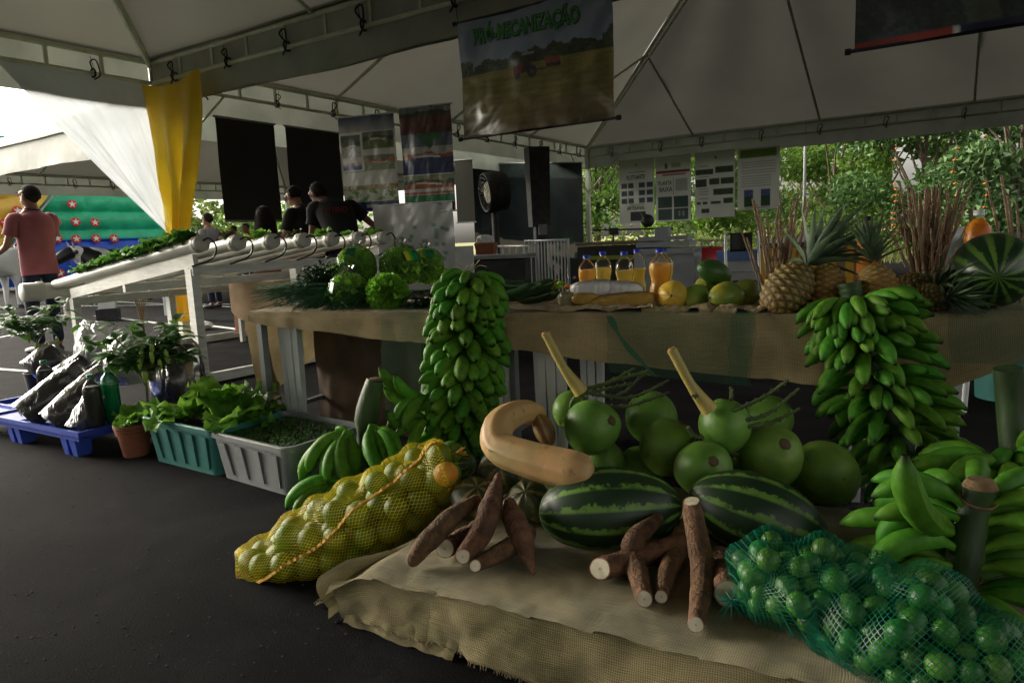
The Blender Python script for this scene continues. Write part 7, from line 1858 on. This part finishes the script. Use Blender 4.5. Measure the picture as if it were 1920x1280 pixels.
sticks('thick bundle of brown cassava sticks standing behind the pineapples', 1742, 520, 330, 2.92, 62, .085, .46, 5, .0052)
sticks('few thin bare sticks at the far right edge', 1915, 520, 330, 2.6, 8, .07, .5, 8, .005)
for (px0, py0, px1, py1, y, lb) in ((1700, 500, 1655, 418, 2.9, 'lone stick leaning left out of the thick bundle'), (1765, 480, 1812, 375, 2.85, 'lone stick leaning right beside the thick bundle')):
    a, b = D(px0, py0, y), D(px1, py1, y); t = thing('dry_stick', lb, 'stick', a)
    m = MB(); m.tube(spline([a, (a + b) / 2 + V3(.01, 0, 0), b], 8), [.0075 - .0004 * i for i in range(9)], 6); m.build('stem_wood', MT['wood'], t)
    MB().tube([a + (b - a) * .6, a + (b - a) * .6 + V3(.03, 0, .05)], [.004, .002], 5).build('side_twig', MT['wood'], t)

# ------------------------------------------------------------------ ground level, left: pallet, tubs, bags, plants
def rbox(m, c, R, L, W_, z0, z1, taper, wall, m0=0, rim=.02, n=6, rib=None, rr=.05):
    """open tub with rounded corners, tapered to the bottom"""
    def outline(l, w, r):
        o = []
        for cx, cy, a0 in ((l / 2 - r, w / 2 - r, 0), (-l / 2 + r, w / 2 - r, 90), (-l / 2 + r, -w / 2 + r, 180), (l / 2 - r, -w / 2 + r, 270)):
            for k in range(n + 1): a = math.radians(a0 + 90 * k / n); o.append((cx + r * math.cos(a), cy + r * math.sin(a)))
        return o
    rows = [(taper, z0, 0), (taper, z0 + .004, 0), (1 - (1 - taper) * .04, z1 - rim * 1.4, 0), (1.0, z1 - rim * 1.4, .012), (1.0, z1 - .004, .014), (1.0, z1, .010), (1.0, z1, -wall), (1.0, z1 - rim * 2, -wall), (taper, z0 + wall * 2, -wall)]
    vs = []; k = None
    for s, z, off in rows:
        o = outline(L * s + off * 2, W_ * s + off * 2, rr); k = len(o); vs += [c + R @ V3(x, y, 0) + ZU * z for x, y in o]
    fs = [(i * k + j, i * k + (j + 1) % k, (i + 1) * k + (j + 1) % k, (i + 1) * k + j) for i in range(len(rows) - 1) for j in range(k)]
    fs += [tuple(range(k - 1, -1, -1)), tuple(range((len(rows) - 1) * k, len(rows) * k))]; m.add(vs, fs, m0)
def tub(name, label, fl, fr_, back, h, mat, nrib):
    """fl, fr_: ground points of the front corners; back: depth"""
    x = unit(fr_ - fl); L = np.linalg.norm(fr_ - fl); y = V3(-x[1], x[0], 0); c = (fl + fr_) / 2 + y * back / 2; R = np.array([x, y, ZU]).T
    t = thing(name, label, 'tub', c); tp = .90
    m = MB(); rbox(m, c, R, L / tp, back / tp, .0, h, tp, .005); m.build('shell', mat, t, smooth=False)
    for side, n_ in ((-1, nrib), (1, nrib)):
        m = MB()
        for k in range(n_):
            u = (k + .5) / n_ - .5; w = L / n_ * .42
            for (s0, s1) in ((u, 1),):
                top = c + x * (u * L / tp * .9) + y * side * (back / tp / 2 + .003); bot = c + x * (u * L * .9) + y * side * (back / 2 + .003)
                a = top + ZU * (h - .045); b = bot + ZU * .03
                m.add([b - x * w / 2, b + x * w / 2, a + x * w / 2, a - x * w / 2, b - x * w / 2 + y * side * .007, b + x * w / 2 + y * side * .007, a + x * w / 2 + y * side * .007, a - x * w / 2 + y * side * .007], [(4, 5, 6, 7), (0, 1, 5, 4), (1, 2, 6, 5), (2, 3, 7, 6), (3, 0, 4, 7)])
        m.build('raised_rib', mat, t, smooth=False)
    for side in (-1, 1):
        m = MB()
        for k in range(max(2, nrib - 1)):
            n_ = max(2, nrib - 1); u = (k + .5) / n_ - .5; w = back / n_ * .42; top = c + y * (u * back / tp * .85) + x * side * (L / tp / 2 + .003); bot = c + y * (u * back * .85) + x * side * (L / 2 + .003); a = top + ZU * (h - .045); b = bot + ZU * .03
            m.add([b - y * w / 2, b + y * w / 2, a + y * w / 2, a - y * w / 2, b - y * w / 2 + x * side * .007, b + y * w / 2 + x * side * .007, a + y * w / 2 + x * side * .007, a - y * w / 2 + x * side * .007], [(4, 5, 6, 7), (0, 1, 5, 4), (1, 2, 6, 5), (2, 3, 7, 6), (3, 0, 4, 7)])
        m.build('raised_rib', mat, t, smooth=False)
    m = MB(); q = h - .035
    m.grid(lambda s, r: c + x * ((s - .5) * L / tp * .97) + y * ((r - .5) * back / tp * .95) + ZU * (q - .012 + .010 * fb(s * 14, r * 11, 3) + .006 * fb(s * 41, r * 33, 4)), 50, 36); m.build('soil', MT['soil'], t)
    return t, c, x, y, L, back
tt1, c1_, x1, y1, L1_, B1_ = tub('plastic_tub', 'teal ribbed plastic tub planted with big leafy lettuces', G(290, 862), G(410, 893), .36, .245, MT['teal'], 5)
tt2, c2_, x2, y2, L2_, B2_ = tub('plastic_tub', 'scuffed grey ribbed plastic tub full of tiny seedlings', G(417, 893), G(546, 931), .40, .235, MT['grey_pl'], 4)
def lettuce(label, c, L, n, sd, W_=.1, up=(.3, 1.4), cat='lettuce', grp=None, mat=None, dirs=None):
    rg = random.Random(sd); t = thing('lettuce_plant', label, cat, c, grp); m = MB()
    for k in range(n):
        a = rg.uniform(0, 6.28) if dirs is None else rg.choice(dirs) + rg.uniform(-.35, .35); el = rg.uniform(*up); l = L * rg.uniform(.65, 1.1); d0 = unit(V3(math.cos(a), math.sin(a), el)); side = unit(np.cross(d0, ZU)); ph = rg.uniform(0, 6)
        seg = 9; ww = W_ * rg.uniform(.8, 1.2); p = np.array(c, float); d = d0.copy(); vs = []
        for i in range(seg + 1):
            q = i / seg; w = ww * .5 * (.12 + 1.0 * math.sin(PI * min(1, q * .78 + .02)) ** 1.3 if q > .15 else .12 + q * .6); w = w if i < seg else ww * .18
            nn = np.cross(side, d); fr_ = .16 * ww
            for j, s in enumerate((-1, -.55, 0, .55, 1)): vs.append(p + side * w * s + nn * (.35 * w * abs(s) ** 1.2 + (fr_ * math.sin(ph + i * 2.1 + s * 3) * abs(s) ** 1.5)) + side * (fr_ * .6 * math.cos(ph + i * 2.7) * s * abs(s)))
            p = p + d * l / seg; d = unit(d - ZU * (.95 / seg) * (.4 + q * 1.4))
        m.add(vs, [(i * 5 + j, i * 5 + j + 1, i * 5 + j + 6, i * 5 + j + 5) for i in range(seg) for j in range(4)])
    m.build('leaves', mat or MT['lettuce'], t); return t
for i, (a, b, L, n, lb, dd) in enumerate(((-.17, -.05, .24, 13, 'broad-leaved lettuce at the left of the teal tub', None), (.02, .05, .27, 14, 'tall lettuce in the middle of the teal tub', None), (.18, -.02, .25, 13, 'spreading lettuce at the right of the teal tub, over the grey tub', None), (.14, .14, .25, 10, 'lettuce at the back right corner of the teal tub', None))):
    lettuce(lb, c1_ + x1 * a + y1 * b + ZU * .205, L, n, 50 + i, .13, (.35, 1.9) if i == 1 else (.25, 1.3), grp='lettuces in the teal tub')
m = MB()
for i in range(900):
    p = c2_ + x2 * rnd.uniform(-.5, .5) * L2_ * .98 + y2 * rnd.uniform(-.48, .48) * B2_ * 1.0 + ZU * .20; a = rnd.uniform(0, 6.28); m.tube([p, p + V3(.004, 0, .012)], .0009, 3)
    for q in (0, PI): m.leaf(p + V3(.004, 0, .012), V3(math.cos(a + q), math.sin(a + q), .7), .016, .008, .4, 2, .2)
o = m.build('seedling_carpet', pm('seedling', (.08, .2, .04), (.04, .11, .02), 30, .5, transl=.2), tt2, smooth=False); o['kind'] = 'stuff'
# terracotta pot with lettuce
p = G(256, 852); t = thing('terracotta_pot', 'terracotta pot with ringed rim between the blue pallet and teal tub', 'pot', p)
m = MB(); m.lathe([(.0, 0), (.062, 0), (.066, .01), (.083, .125), (.09, .126), (.092, .14), (.088, .142), (.094, .145), (.096, .16), (.092, .162), (.099, .165), (.10, .182), (.096, .186), (.088, .184), (.086, .15), (0, .15)], p, None, 36, cap=False); m.build('pot_wall', MT['terra'], t)
MB().lathe([(0, .160), (.087, .158)], p, None, 20, cap=False).build('soil', MT['soil'], t)
lettuce('small bright lettuce growing in the terracotta pot', p + ZU * .155, .19, 12, 81, .10, (.5, 1.5), dirs=[-.3, .6, 2.2, 3.6, -1.2, 1.4])
# blue plastic pallet
pf0, pf1 = G(153, 862), G(-75, 808); px_ = unit(pf0 - pf1); py_ = V3(-px_[1], px_[0], 0); LB = float(np.linalg.norm(pf0 - pf1)); WB = .42; pc = (pf0 + pf1) / 2 + py_ * WB / 2; Rb = np.array([px_, py_, ZU]).T
t = thing('plastic_pallet', 'blue plastic pallet on the asphalt carrying bags of soil', 'pallet', pc)
m = MB(); m.box(pc + ZU * .118, (LB, WB, .018), Rb); m.build('deck', MT['blue_pl'], t, smooth=False)
m = MB()
for (o_, sz) in ((py_ * (WB / 2 - .008), (LB, .016, .05)), (-py_ * (WB / 2 - .008), (LB, .016, .05)), (px_ * (LB / 2 - .009), (.018, WB - .034, .05)), (-px_ * (LB / 2 - .009), (.018, WB - .034, .05))): m.box(pc + o_ + ZU * .128, sz, Rb)
m.box(pc + py_ * 0 + ZU * .136, (LB - .05, .02, .018), Rb)
for u in (-.25, 0, .25): m.box(pc + px_ * u * LB + ZU * .134, (.02, WB - .05, .014), Rb)
m.build('rim', MT['blue_pl'], t, smooth=False)
for a in (-.44, -.02, .40):
    for b in (-.36, .36):
        m = MB()
        for q in (-1, 1):
            cc_ = pc + px_ * (a * LB + q * .045) + py_ * (b * WB); m.box(cc_ + ZU * .055, (.066, .10, .110), Rb, taper=.72)
            m.box(cc_ + ZU * .06 - py_ * .052 * np.sign(-b) * -1, (.012, .006, .09), Rb)
        m.build('foot', MT['blue_pl'], t, smooth=False)
# bags of soil: dark contents, clear wrinkled film
soilm = pm('bag_soil', (.03, .023, .015), (.010, .008, .006), 45, .55, .8, 40, coat=.5)
def soilbag(label, base, top, w, th, sd, fill=.75, lean=None, grp='clear bags of dark soil', mat=None, filmm='film2', name='soil_bag'):
    """a standing or leaning pillow bag from its base point to its top point"""
    b, e = np.array(base), np.array(top); ax = unit(e - b); L = np.linalg.norm(e - b); side = unit(np.cross(ax, V3(.15, 1, .2))); nn = np.cross(side, ax); t = thing(name, label, 'bag', b, grp)
    def sec(k, infl, wsc, s, cr):
        th_ = 2 * PI * s; w_ = w / 2 * wsc; d = th / 2 * infl; c_, s_ = math.cos(th_), math.sin(th_)
        x = w_ * (abs(c_) ** .9) * (1 if c_ > 0 else -1); y = d * 1.35 * (abs(s_) ** .95) * (1 if s_ > 0 else -1)
        return b + ax * (k * L) + side * x + nn * (y + cr)
    m = MB(); m.grid(lambda s, r: sec(.02 + r * fill, .96 * math.sin(PI * min(.98, .10 + r * .86)) ** .5, .93 + .04 * fb(r * 6, 1, sd) - .25 * max(0, r - .8) * 3 - .2 * max(0, .1 - r) * 5, s, .004 * fb(s * 12, r * 9, sd)), 30, 22)
    k_ = len(m.v); m.add([b + ax * (.02 + fill) * L], [])
    m.build('soil_contents', mat or soilm, t)
    m = MB(); m.grid(lambda s, r: sec(r, (1.06 * math.sin(PI * min(.97, .05 + r * .93)) ** .5 + .10) * (1 if r < .96 else .7), 1.0 + .05 * fb(r * 7, 1, sd) - (.18 * max(0, r - fill) / max(.01, 1 - fill)), s, .012 * fb(s * 16, r * 6, sd + 1) * (1.0 + 2 * max(0, r - fill))), 46, 34)
    m.build('clear_film', MT[filmm], t); return t
zp = .138
soilbag('long bag of dark soil lying at the left end of the blue pallet', D(45, 782, 4.05), D(165, 690, 4.25), .20, .11, 1)
soilbag('bag of dark soil lying in the middle of the pallet beside the first', D(98, 795, 3.92), D(205, 698, 4.1), .19, .11, 2)
soilbag('small bag of dark soil leaning behind the clear bottle', D(143, 806, 3.85), D(185, 735, 3.95), .13, .08, 3)
soilbag('bag of dark soil at the back left under the pepper plant', D(60, 700, 4.5), D(120, 655, 4.6), .2, .12, 4, .85)
soilbag('dark soil bag, only its top showing behind the first two', D(105, 722, 4.35), D(190, 668, 4.45), .2, .12, 5, .8)

MT['film3'] = film_mat('milky_bag', tint=(.75, .77, .78), op=.38, bs=12, bst=1.2, rough=.2)
soilbag('tall glossy whitish bag standing at the back, left of the pepper plant', D(178, 712, 4.5), D(186, 602, 4.55), .26, .17, 6, .55, filmm='film3')
soilbag('second glossy whitish bag half hidden by the pepper plant', D(236, 722, 4.3), D(230, 624, 4.35), .22, .16, 7, .55, filmm='film3')
soilbag('dark bag of soil behind the pepper plant and lettuces', D(335, 760, 4.4), D(325, 640, 4.5), .34, .2, 9, .9)
soilbag('low dark bag of soil lying left of the grey table leg', D(400, 735, 4.6), D(300, 745, 4.5), .22, .16, 10, .95)
# bottles with green caps
cl = pm('dark_liquid', (.02, .022, .014), None, 5, .3)
for (bx, by, tx, ty, y, lb, tint) in ((181, 800, 170, 702, 3.86, 'clear bottle of dark liquid with a green cap on the pallet corner', 'pet'), (214, 790, 216, 688, 3.98, 'green plastic bottle of dark liquid with a green cap', 'pet_g'), (92, 755, 88, 676, 4.25, 'bottle with green cap lying behind the left soil bag', 'pet'), (92, 720, 92, 662, 4.55, 'farther bottle with green cap behind the left soil bags', 'pet')):
    b = D(bx, by, y); e = D(tx, ty, y); h = float(np.linalg.norm(e - b)); bottle(lb, b, h, .048, cl, MT['cap_g'], .78 if tint == 'pet' else .7, waist=False, tint=tint, group='green-capped bottles by the soil bags')
# pepper plants
def pepper_plant(label, base, H, sp, n, sd, fruits, leafL=.10, pot=True):
    rg = random.Random(sd); t = thing('pepper_plant', label, 'plant', base)
    st = MB(); lf = MB(); nodes_ = []
    st.tube(spline([base, base + V3(.01, 0, H * .4), base + V3(-.01, 0, H * .62)], 8), [.007] * 5 + [.006] * 4, 6)
    for k in range(n):
        a = rg.uniform(0, 6.28); s = base + ZU * H * rg.uniform(.3, .62); r = sp * rg.uniform(.4, 1); e = V3(base[0] + r * math.cos(a), base[1] + r * .8 * math.sin(a), base[2] + H * rg.uniform(.5, 1.0))
        P = spline([s, (s + e) / 2 + ZU * .03, e], 6); st.tube(P, [.0045, .004, .0035, .003, .0025, .002, .0015], 5)
        for q in range(10):
            p = P[rg.randint(2, 6)]; b = rg.uniform(0, 6.28); lf.leaf(p, V3(math.cos(b), math.sin(b), rg.uniform(-.1, .7)), leafL * rg.uniform(.6, 1.15), leafL * .5, .9, 5, .25, pk=.38)
    st.build('stem', MT['stem'], t); lf.build('leaves', MT['leaf_pep'], t)
    for (px, py, y, s) in fruits:
        c = D(px, py, y); m = MB(); m.lathe([(.002, .034), (.012, .03), (.016, .012), (.014, -.010), (.008, -.028), (.001, -.036)], c, None, 10, mod=lambda a, i: s * (1 + .07 * math.cos(3 * a))); o = m.build('pepper_fruit', MT['pepfruit'], t)
        MB().tube([c + ZU * .034, c + ZU * .05 + V3(.004, 0, 0)], .002, 4).build('fruit_stem', MT['stem'], t)
    if pot:
        m = MB(); m.lathe([(.07, 0), (.085, .14), (.09, .142), (.09, .15), (.082, .15), (.08, .13), (0, .128)], base - ZU * .13, None, 20); m.build('nursery_pot', MT['black'], t)
    return t
MT['leaf_pep'] = pm('pepper_leaf', (.06, .17, .03), (.03, .09, .018), 18, .4, .2, 60, transl=.25, trcol=(.1, .28, .03))
MT['pepfruit'] = pm('pepper_fruit', (.30, .42, .06), (.22, .36, .05), 8, .3)
b = D(278, 775, 3.98); pepper_plant('bushy pepper plant with hanging yellow-green peppers beside the tubs', b, .56, .30, 24, 5, [(272, 706, 3.9, 1.1), (262, 683, 3.88, .9), (266, 668, 3.9, .9), (243, 655, 3.95, .8), (285, 670, 3.85, .8), (300, 684, 3.9, .8), (312, 668, 3.9, .8), (285, 655, 3.9, .8)], .13)
b = D(72, 702, 4.75); pepper_plant('slender pepper plant at the left edge in front of the pink-shirted man', b, .52, .30, 15, 8, [(54, 634, 4.7, .8), (70, 650, 4.7, .8), (108, 640, 4.75, .6)], .11)
t = thing('lettuce_plant', 'dark reddish leaf hanging over the second pipe end', 'lettuce', HB(.0, WR * .18, 1.15)) if False else None

# ------------------------------------------------------------------ middle distance behind the table
def stand(label, c, L, W_, h, R, top, body, legs=True):
    t = thing('display_counter', label, 'counter', c)
    MB().box(c + ZU * (h - .02), (L, W_, .04), R).build('counter_top', top, t); MB().box(c + ZU * (h - .05) / 2 * 1.0, (L * .96, W_ * .92, h - .06), R).build('body', body, t); return t
c = D(905, 520, 8.2); c[2] = 0; stand('low grey counter with a white end behind the lettuces', c, 1.2, .6, .92, frame(V3(1, -.25, 0)), MT['metal'], MT['dark_metal'])
MB().box(D(868, 500, 7.75), (.25, .04, .45), frame(V3(1, -.25, 0))).build('white_end', MT['white_pl'], bpy.data.objects['display_counter'])
t = thing('cardboard_box', 'orange-brown box with crumpled white paper on the grey counter', 'box', D(910, 468, 8.2)); m = MB(); m.box(D(912, 466, 8.2), (.24, .2, .13), frame(V3(1, -.25, 0)), taper=.8); m.build('carton', pm('carton', (.30, .11, .05), None, 8, .8), t, smooth=False)
m = MB(); m.ell(D(910, 450, 8.2), (.11, .08, .06), None, 20, 12, fn=lambda p: 1 + .2 * fb(p[0] * 5, p[1] * 5 + p[2] * 4, 2)); m.build('crumpled_paper', MT['white_pl'], t, smooth=False)
for (px0, px1, y, py, lb, n) in ((930, 1008, 8.6, 462, 'low crowd barrier section in front of the fans', 6), (985, 1065, 9.4, 452, 'taller crowd barrier section with close bars', 13), (1290, 1370, 10.5, 452, 'grey crowd barrier right of the white printers', 6)):
    a, b = D(px0, py, y), D(px1, py, y - .6); t = thing('crowd_barrier', lb, 'barrier', V3(*((a + b) / 2)[:2], 0), 'metal crowd barriers'); z1 = a[2]
    m = MB(); q = [V3(a[0], a[1], .25), V3(a[0], a[1], z1), V3(b[0], b[1], z1), V3(b[0], b[1], .25)]; m.tube(q, .021, 8, closed=True); m.build('frame', MT['alu'] if 'alu' in MT else MT.setdefault('alu', pm('barrier_metal', (.45, .46, .46), None, 5, .35, metal=.5)), t)
    m = MB()
    for k in range(1, n): p = a + (b - a) * k / n; m.tube([V3(p[0], p[1], .25), V3(p[0], p[1], z1)], .011 if n > 8 else .013, 6)
    m.build('bars', MT['alu'], t)
    for e in (a, b): MB().tube([V3(e[0], e[1] - .25, .02), V3(e[0], e[1], .25), V3(e[0], e[1] + .25, .02)], .018, 6).build('foot', MT['alu'], t)
for k in range(2):
    c = D((935, 975)[k], 470, 9.6); c[2] = 0
# machine-like grey boxes (food counter) under the white posters
c = D(1165, 500, 9.4); c[2] = 0
t = stand('dark counter with brown top and yellow-green edge strip behind the bottles', c, 1.05, .7, 1.0, frame(V3(1, -.45, 0)), pm('brown_top', (.24, .16, .10), None, 5, .5), MT['dark_metal'])
MB().box(c + ZU * .80 - V3(.1, .36, 0), (.95, .03, .05), frame(V3(1, -.45, 0))).build('edge_strip', pm('lime_strip', (.35, .42, .08), None, 5, .5), t)
c = D(1253, 500, 8.7); c[2] = 0
t = thing('pale_machine', 'stepped pale grey machine casing behind the juice bottles', 'machine', c); Rm = frame(V3(1, -.45, 0))
for (dx, z, sx, sz, sy) in ((0, .45, .72, .9, .55), (-.02, .95, .64, .06, .5), (.06, .86, .60, .05, .62), (-.02, 1.02, .60, .05, .46), (-.06, 1.08, .16, .16, .2)): MB().box(c + Rm[:, 0] * dx + ZU * z, (sx, sy, sz), Rm).build('casing', pm('pale_casing', (.36, .38, .42), (.28, .3, .33), 4, .5) if 'pale_casing' not in bpy.data.materials else bpy.data.materials['pale_casing'], t, smooth=False)
t = thing('dark_gadget', 'dark rounded gadget with a green leaf on the counter below the posters', 'gadget', D(1212, 415, 9.2)); MB().ell(D(1214, 414, 9.2), (.085, .08, .085), None, 14, 10, fn=lambda p: 1 + .1 * fb(p[0] * 4, p[1] * 4, 1)).build('body', MT['dark_metal'], t)
m = MB(); m.leaf(D(1206, 410, 9.1), V3(-.5, 0, 1), .12, .07, .5, 4); m.build('leaf', MT['leaf'], t); MB().tube([D(1110, 432, 9.2), D(1262, 428, 9.2)], .012, 6).build('rail', MT['dark_metal'], t)
MB().box(D(1150, 434, 9.2), (.12, .1, .09)).build('small_box', MT['dark_metal'], t)
MB().tube([D(1150, 440, 9.2), D(1150, 452, 9.3)], .01, 6).build('support', MT['dark_metal'], t); MB().tube([D(1240, 432, 9.2), D(1240, 450, 9.0)], .01, 6).build('support', MT['dark_metal'], t)
# chair with a black backrest
c = D(1392, 500, 6.4); c[2] = 0; t = thing('folding_chair', 'tubular steel chair with a black backrest behind the papayas', 'chair', c)
for sx in (-.15, .15): MB().tube(spline([c + V3(sx, -.2, 0), c + V3(sx, -.05, .5), c + V3(sx, .02, .98), c + V3(sx * .85, .02, 1.07)], 14), .014, 8).build('leg', MT['alu'], t)
for sx in (-.18, .18): MB().tube([c + V3(sx, .3, 0), c + V3(sx, .0, .48)], .012, 8).build('leg', MT['alu'], t)
m = MB(); m.grid(lambda s, r: c + V3(-.10 + .20 * s, .03 + .03 * math.sin(PI * s), 1.06 - .17 * r), 8, 6); m.build('backrest', MT['black'], t, thick=.012)
m = MB(); m.box(c + V3(0, .05, .46), (.4, .38, .03)); m.build('seat', MT['black'], t)
# cooler box beyond the barrier
cp_ = pm('cooler_white', (.75, .78, .82), None, 5, .4); c = D(1388, 500, 8.2); c[2] = 0; R = frame(V3(1, -.3, 0))
t = thing('cooler_box', 'blue and white cooler box on a low stand behind the steel chair', 'cooler', c)
MB().box(c + ZU * .62, (.50, .36, .22), R, taper=.94).build('box_body', cp_, t); MB().box(c + ZU * .79, (.53, .39, .12), R).build('lid', pm('cooler_blue', (.20, .32, .70), None, 5, .35), t)
for sx in (-.2, .2): MB().box(c + R @ V3(sx, 0, .255), (.04, .3, .5), R).build('stand_leg', MT['metal'], t)
MB().tube([c + R @ V3(-.2, -.2, .70), c + R @ V3(-.2, -.23, .62), c + R @ V3(.2, -.23, .62), c + R @ V3(.2, -.2, .70)], .009, 6).build('handle', MT['white_pl'], t)
c = D(1316, 500, 9.6); c[2] = 0; t = thing('red_barrel', 'red drum standing behind the barrier left of the white car', 'drum', c); MB().lathe([(0, 0), (.27, 0), (.28, .02), (.27, .28), (.285, .3), (.27, .32), (.27, .56), (.285, .58), (.27, .6), (.27, .84), (.28, .86), (.25, .87), (0, .86)], c, None, 24, cap=False).build('drum_wall', pm('red_paint', (.55, .03, .04), None, 5, .4), t); MB().lathe([(.03, 0), (.03, .02)], c + V3(.12, 0, .865), None, 10).build('bung', MT['dark_metal'], t)
# yellow-clothed table under the posters
c = D(1530, 500, 7.4); c[2] = 0; t = thing('yellow_table', 'far table covered with mustard yellow and brown cloth behind the sticks', 'table', c); R = frame(V3(1, -.35, 0)); MB().box(c + ZU * .90, (1.15, .6, .03), R).build('table_top', MT['dark_metal'], t)
m = MB(); m.grid(lambda s, r: c + R @ V3(-.57 + 1.14 * s, -.31 - .02 * math.sin(s * 40) * r, .885 - .5 * r), 90, 8, col=lambda s, r: (.55, .30, .02) if (s * 7 % 1) < .45 or s < .3 else (.17, .11, .06)); m.build('cloth_skirt', MT['attr'], t)
for sx in (-.5, .5):
    for sy in (-.25, .25): MB().box(c + R @ V3(sx, sy, .44), (.04, .04, .88), R).build('leg', MT['wood_white'], t)
t = thing('blue_cooler', 'pale blue-white cooler lid on the yellow table', 'cooler', c); MB().box(c + ZU * .955 + R @ V3(-.25, 0, 0), (.5, .36, .05), R).build('lid', cp_, t); MB().box(c + ZU * .925 + R @ V3(-.25, 0, 0), (.48, .34, .02), R).build('tray', MT['navy'], t)
# monobloc chair back and teal bin at the right
c = D(1808, 470, 4.3); t = thing('plastic_chair', 'white plastic chair back seen left of the amber bottle on the right', 'chair', V3(c[0], c[1], 0))
m = MB(); m.grid(lambda s, r: V3(c[0] - .2 + .4 * s, c[1] + .10 * math.sin(PI * s) , .45 + (.60 - .10 * abs(2 * s - 1) ** 3) * r), 16, 10); m.build('backrest', MT['white_pl'], t, thick=.012)
m = MB(); m.box(V3(c[0], c[1] - .2, .44), (.42, .4, .025)); m.build('seat', MT['white_pl'], t)
for sx in (-.18, .18):
    for sy in (-.36, -.02): MB().tube([V3(c[0] + sx, c[1] + sy, .44), V3(c[0] + sx * 1.2, c[1] + sy * 1.1, 0)], [.025, .018], 8).build('leg', MT['white_pl'], t)
c = D(1898, 470, 4.2); c[2] = 0; t = thing('teal_bin', 'teal plastic bin rim visible at the far right above the watermelon', 'bin', c); MB().lathe([(.15, 0), (.2, .95), (.22, .96), (.22, 1.0), (.2, 1.0), (.14, .03)], c, None, 28).build('bin_wall', MT['teal'], t); MB().tube([c + V3(-.22, 0, .9), c + V3(-.26, 0, .85), c + V3(-.22, 0, .8)], .01, 6).build('handle', MT['teal'], t)
# glossy sheet behind the lettuces (lower reverse of a banner in clear plastic)
im = canvas(40, 50, (.62, .63, .62)); rg = np.random.RandomState(2)
for k in range(40): x, y = rg.randint(2, 36), rg.randint(12, 45); im[y:y + 2, x:x + 2] = (.2, .36, .3)
rect(im, .60, .42, .68, .55, (.25, .40, .34)); rect(im, .75, .3, .8, .42, (.28, .42, .36))
banner('clear_banner', 'pale plastic-covered banner with faint green print behind the lettuces', 'banner', D(700, 386, 8.0), PD, .95, .95, im, MT['gloss_print'], rod=.008, rodmat=MT['white_pl'], ripple=.02, cap=False)
# debris: plastic bag under the tent pole, wires
t = thing('white_bag', 'small crumpled white plastic bag lying on the far asphalt', 'bag', G(372, 618)); m = MB(); m.ell(G(372, 618) + ZU * .06, (.2, .12, .07), None, 24, 14, fn=lambda p: 1 + .25 * fb(p[0] * 5, p[1] * 5 + p[2] * 3, 4)); m.build('crumple', MT['white_pl'], t, smooth=False)
# dark tarpaulin and floor clutter below the table
t = thing('dark_tarp', 'dark shiny plastic tarp crumpled on the ground under the table', 'tarp', Tp(1700, .25, 0)); m = MB()
m.grid(lambda s, r: T(2.55 + 1.9 * s, -.15 + .9 * r, .01 + .05 * abs(fb(s * 9, r * 6, 3)) + .02 * abs(fb(s * 27, r * 19, 5))), 90, 50); m.build('sheet', pm('tarp', (.02, .022, .03), None, 8, .22, .6, 30), t)
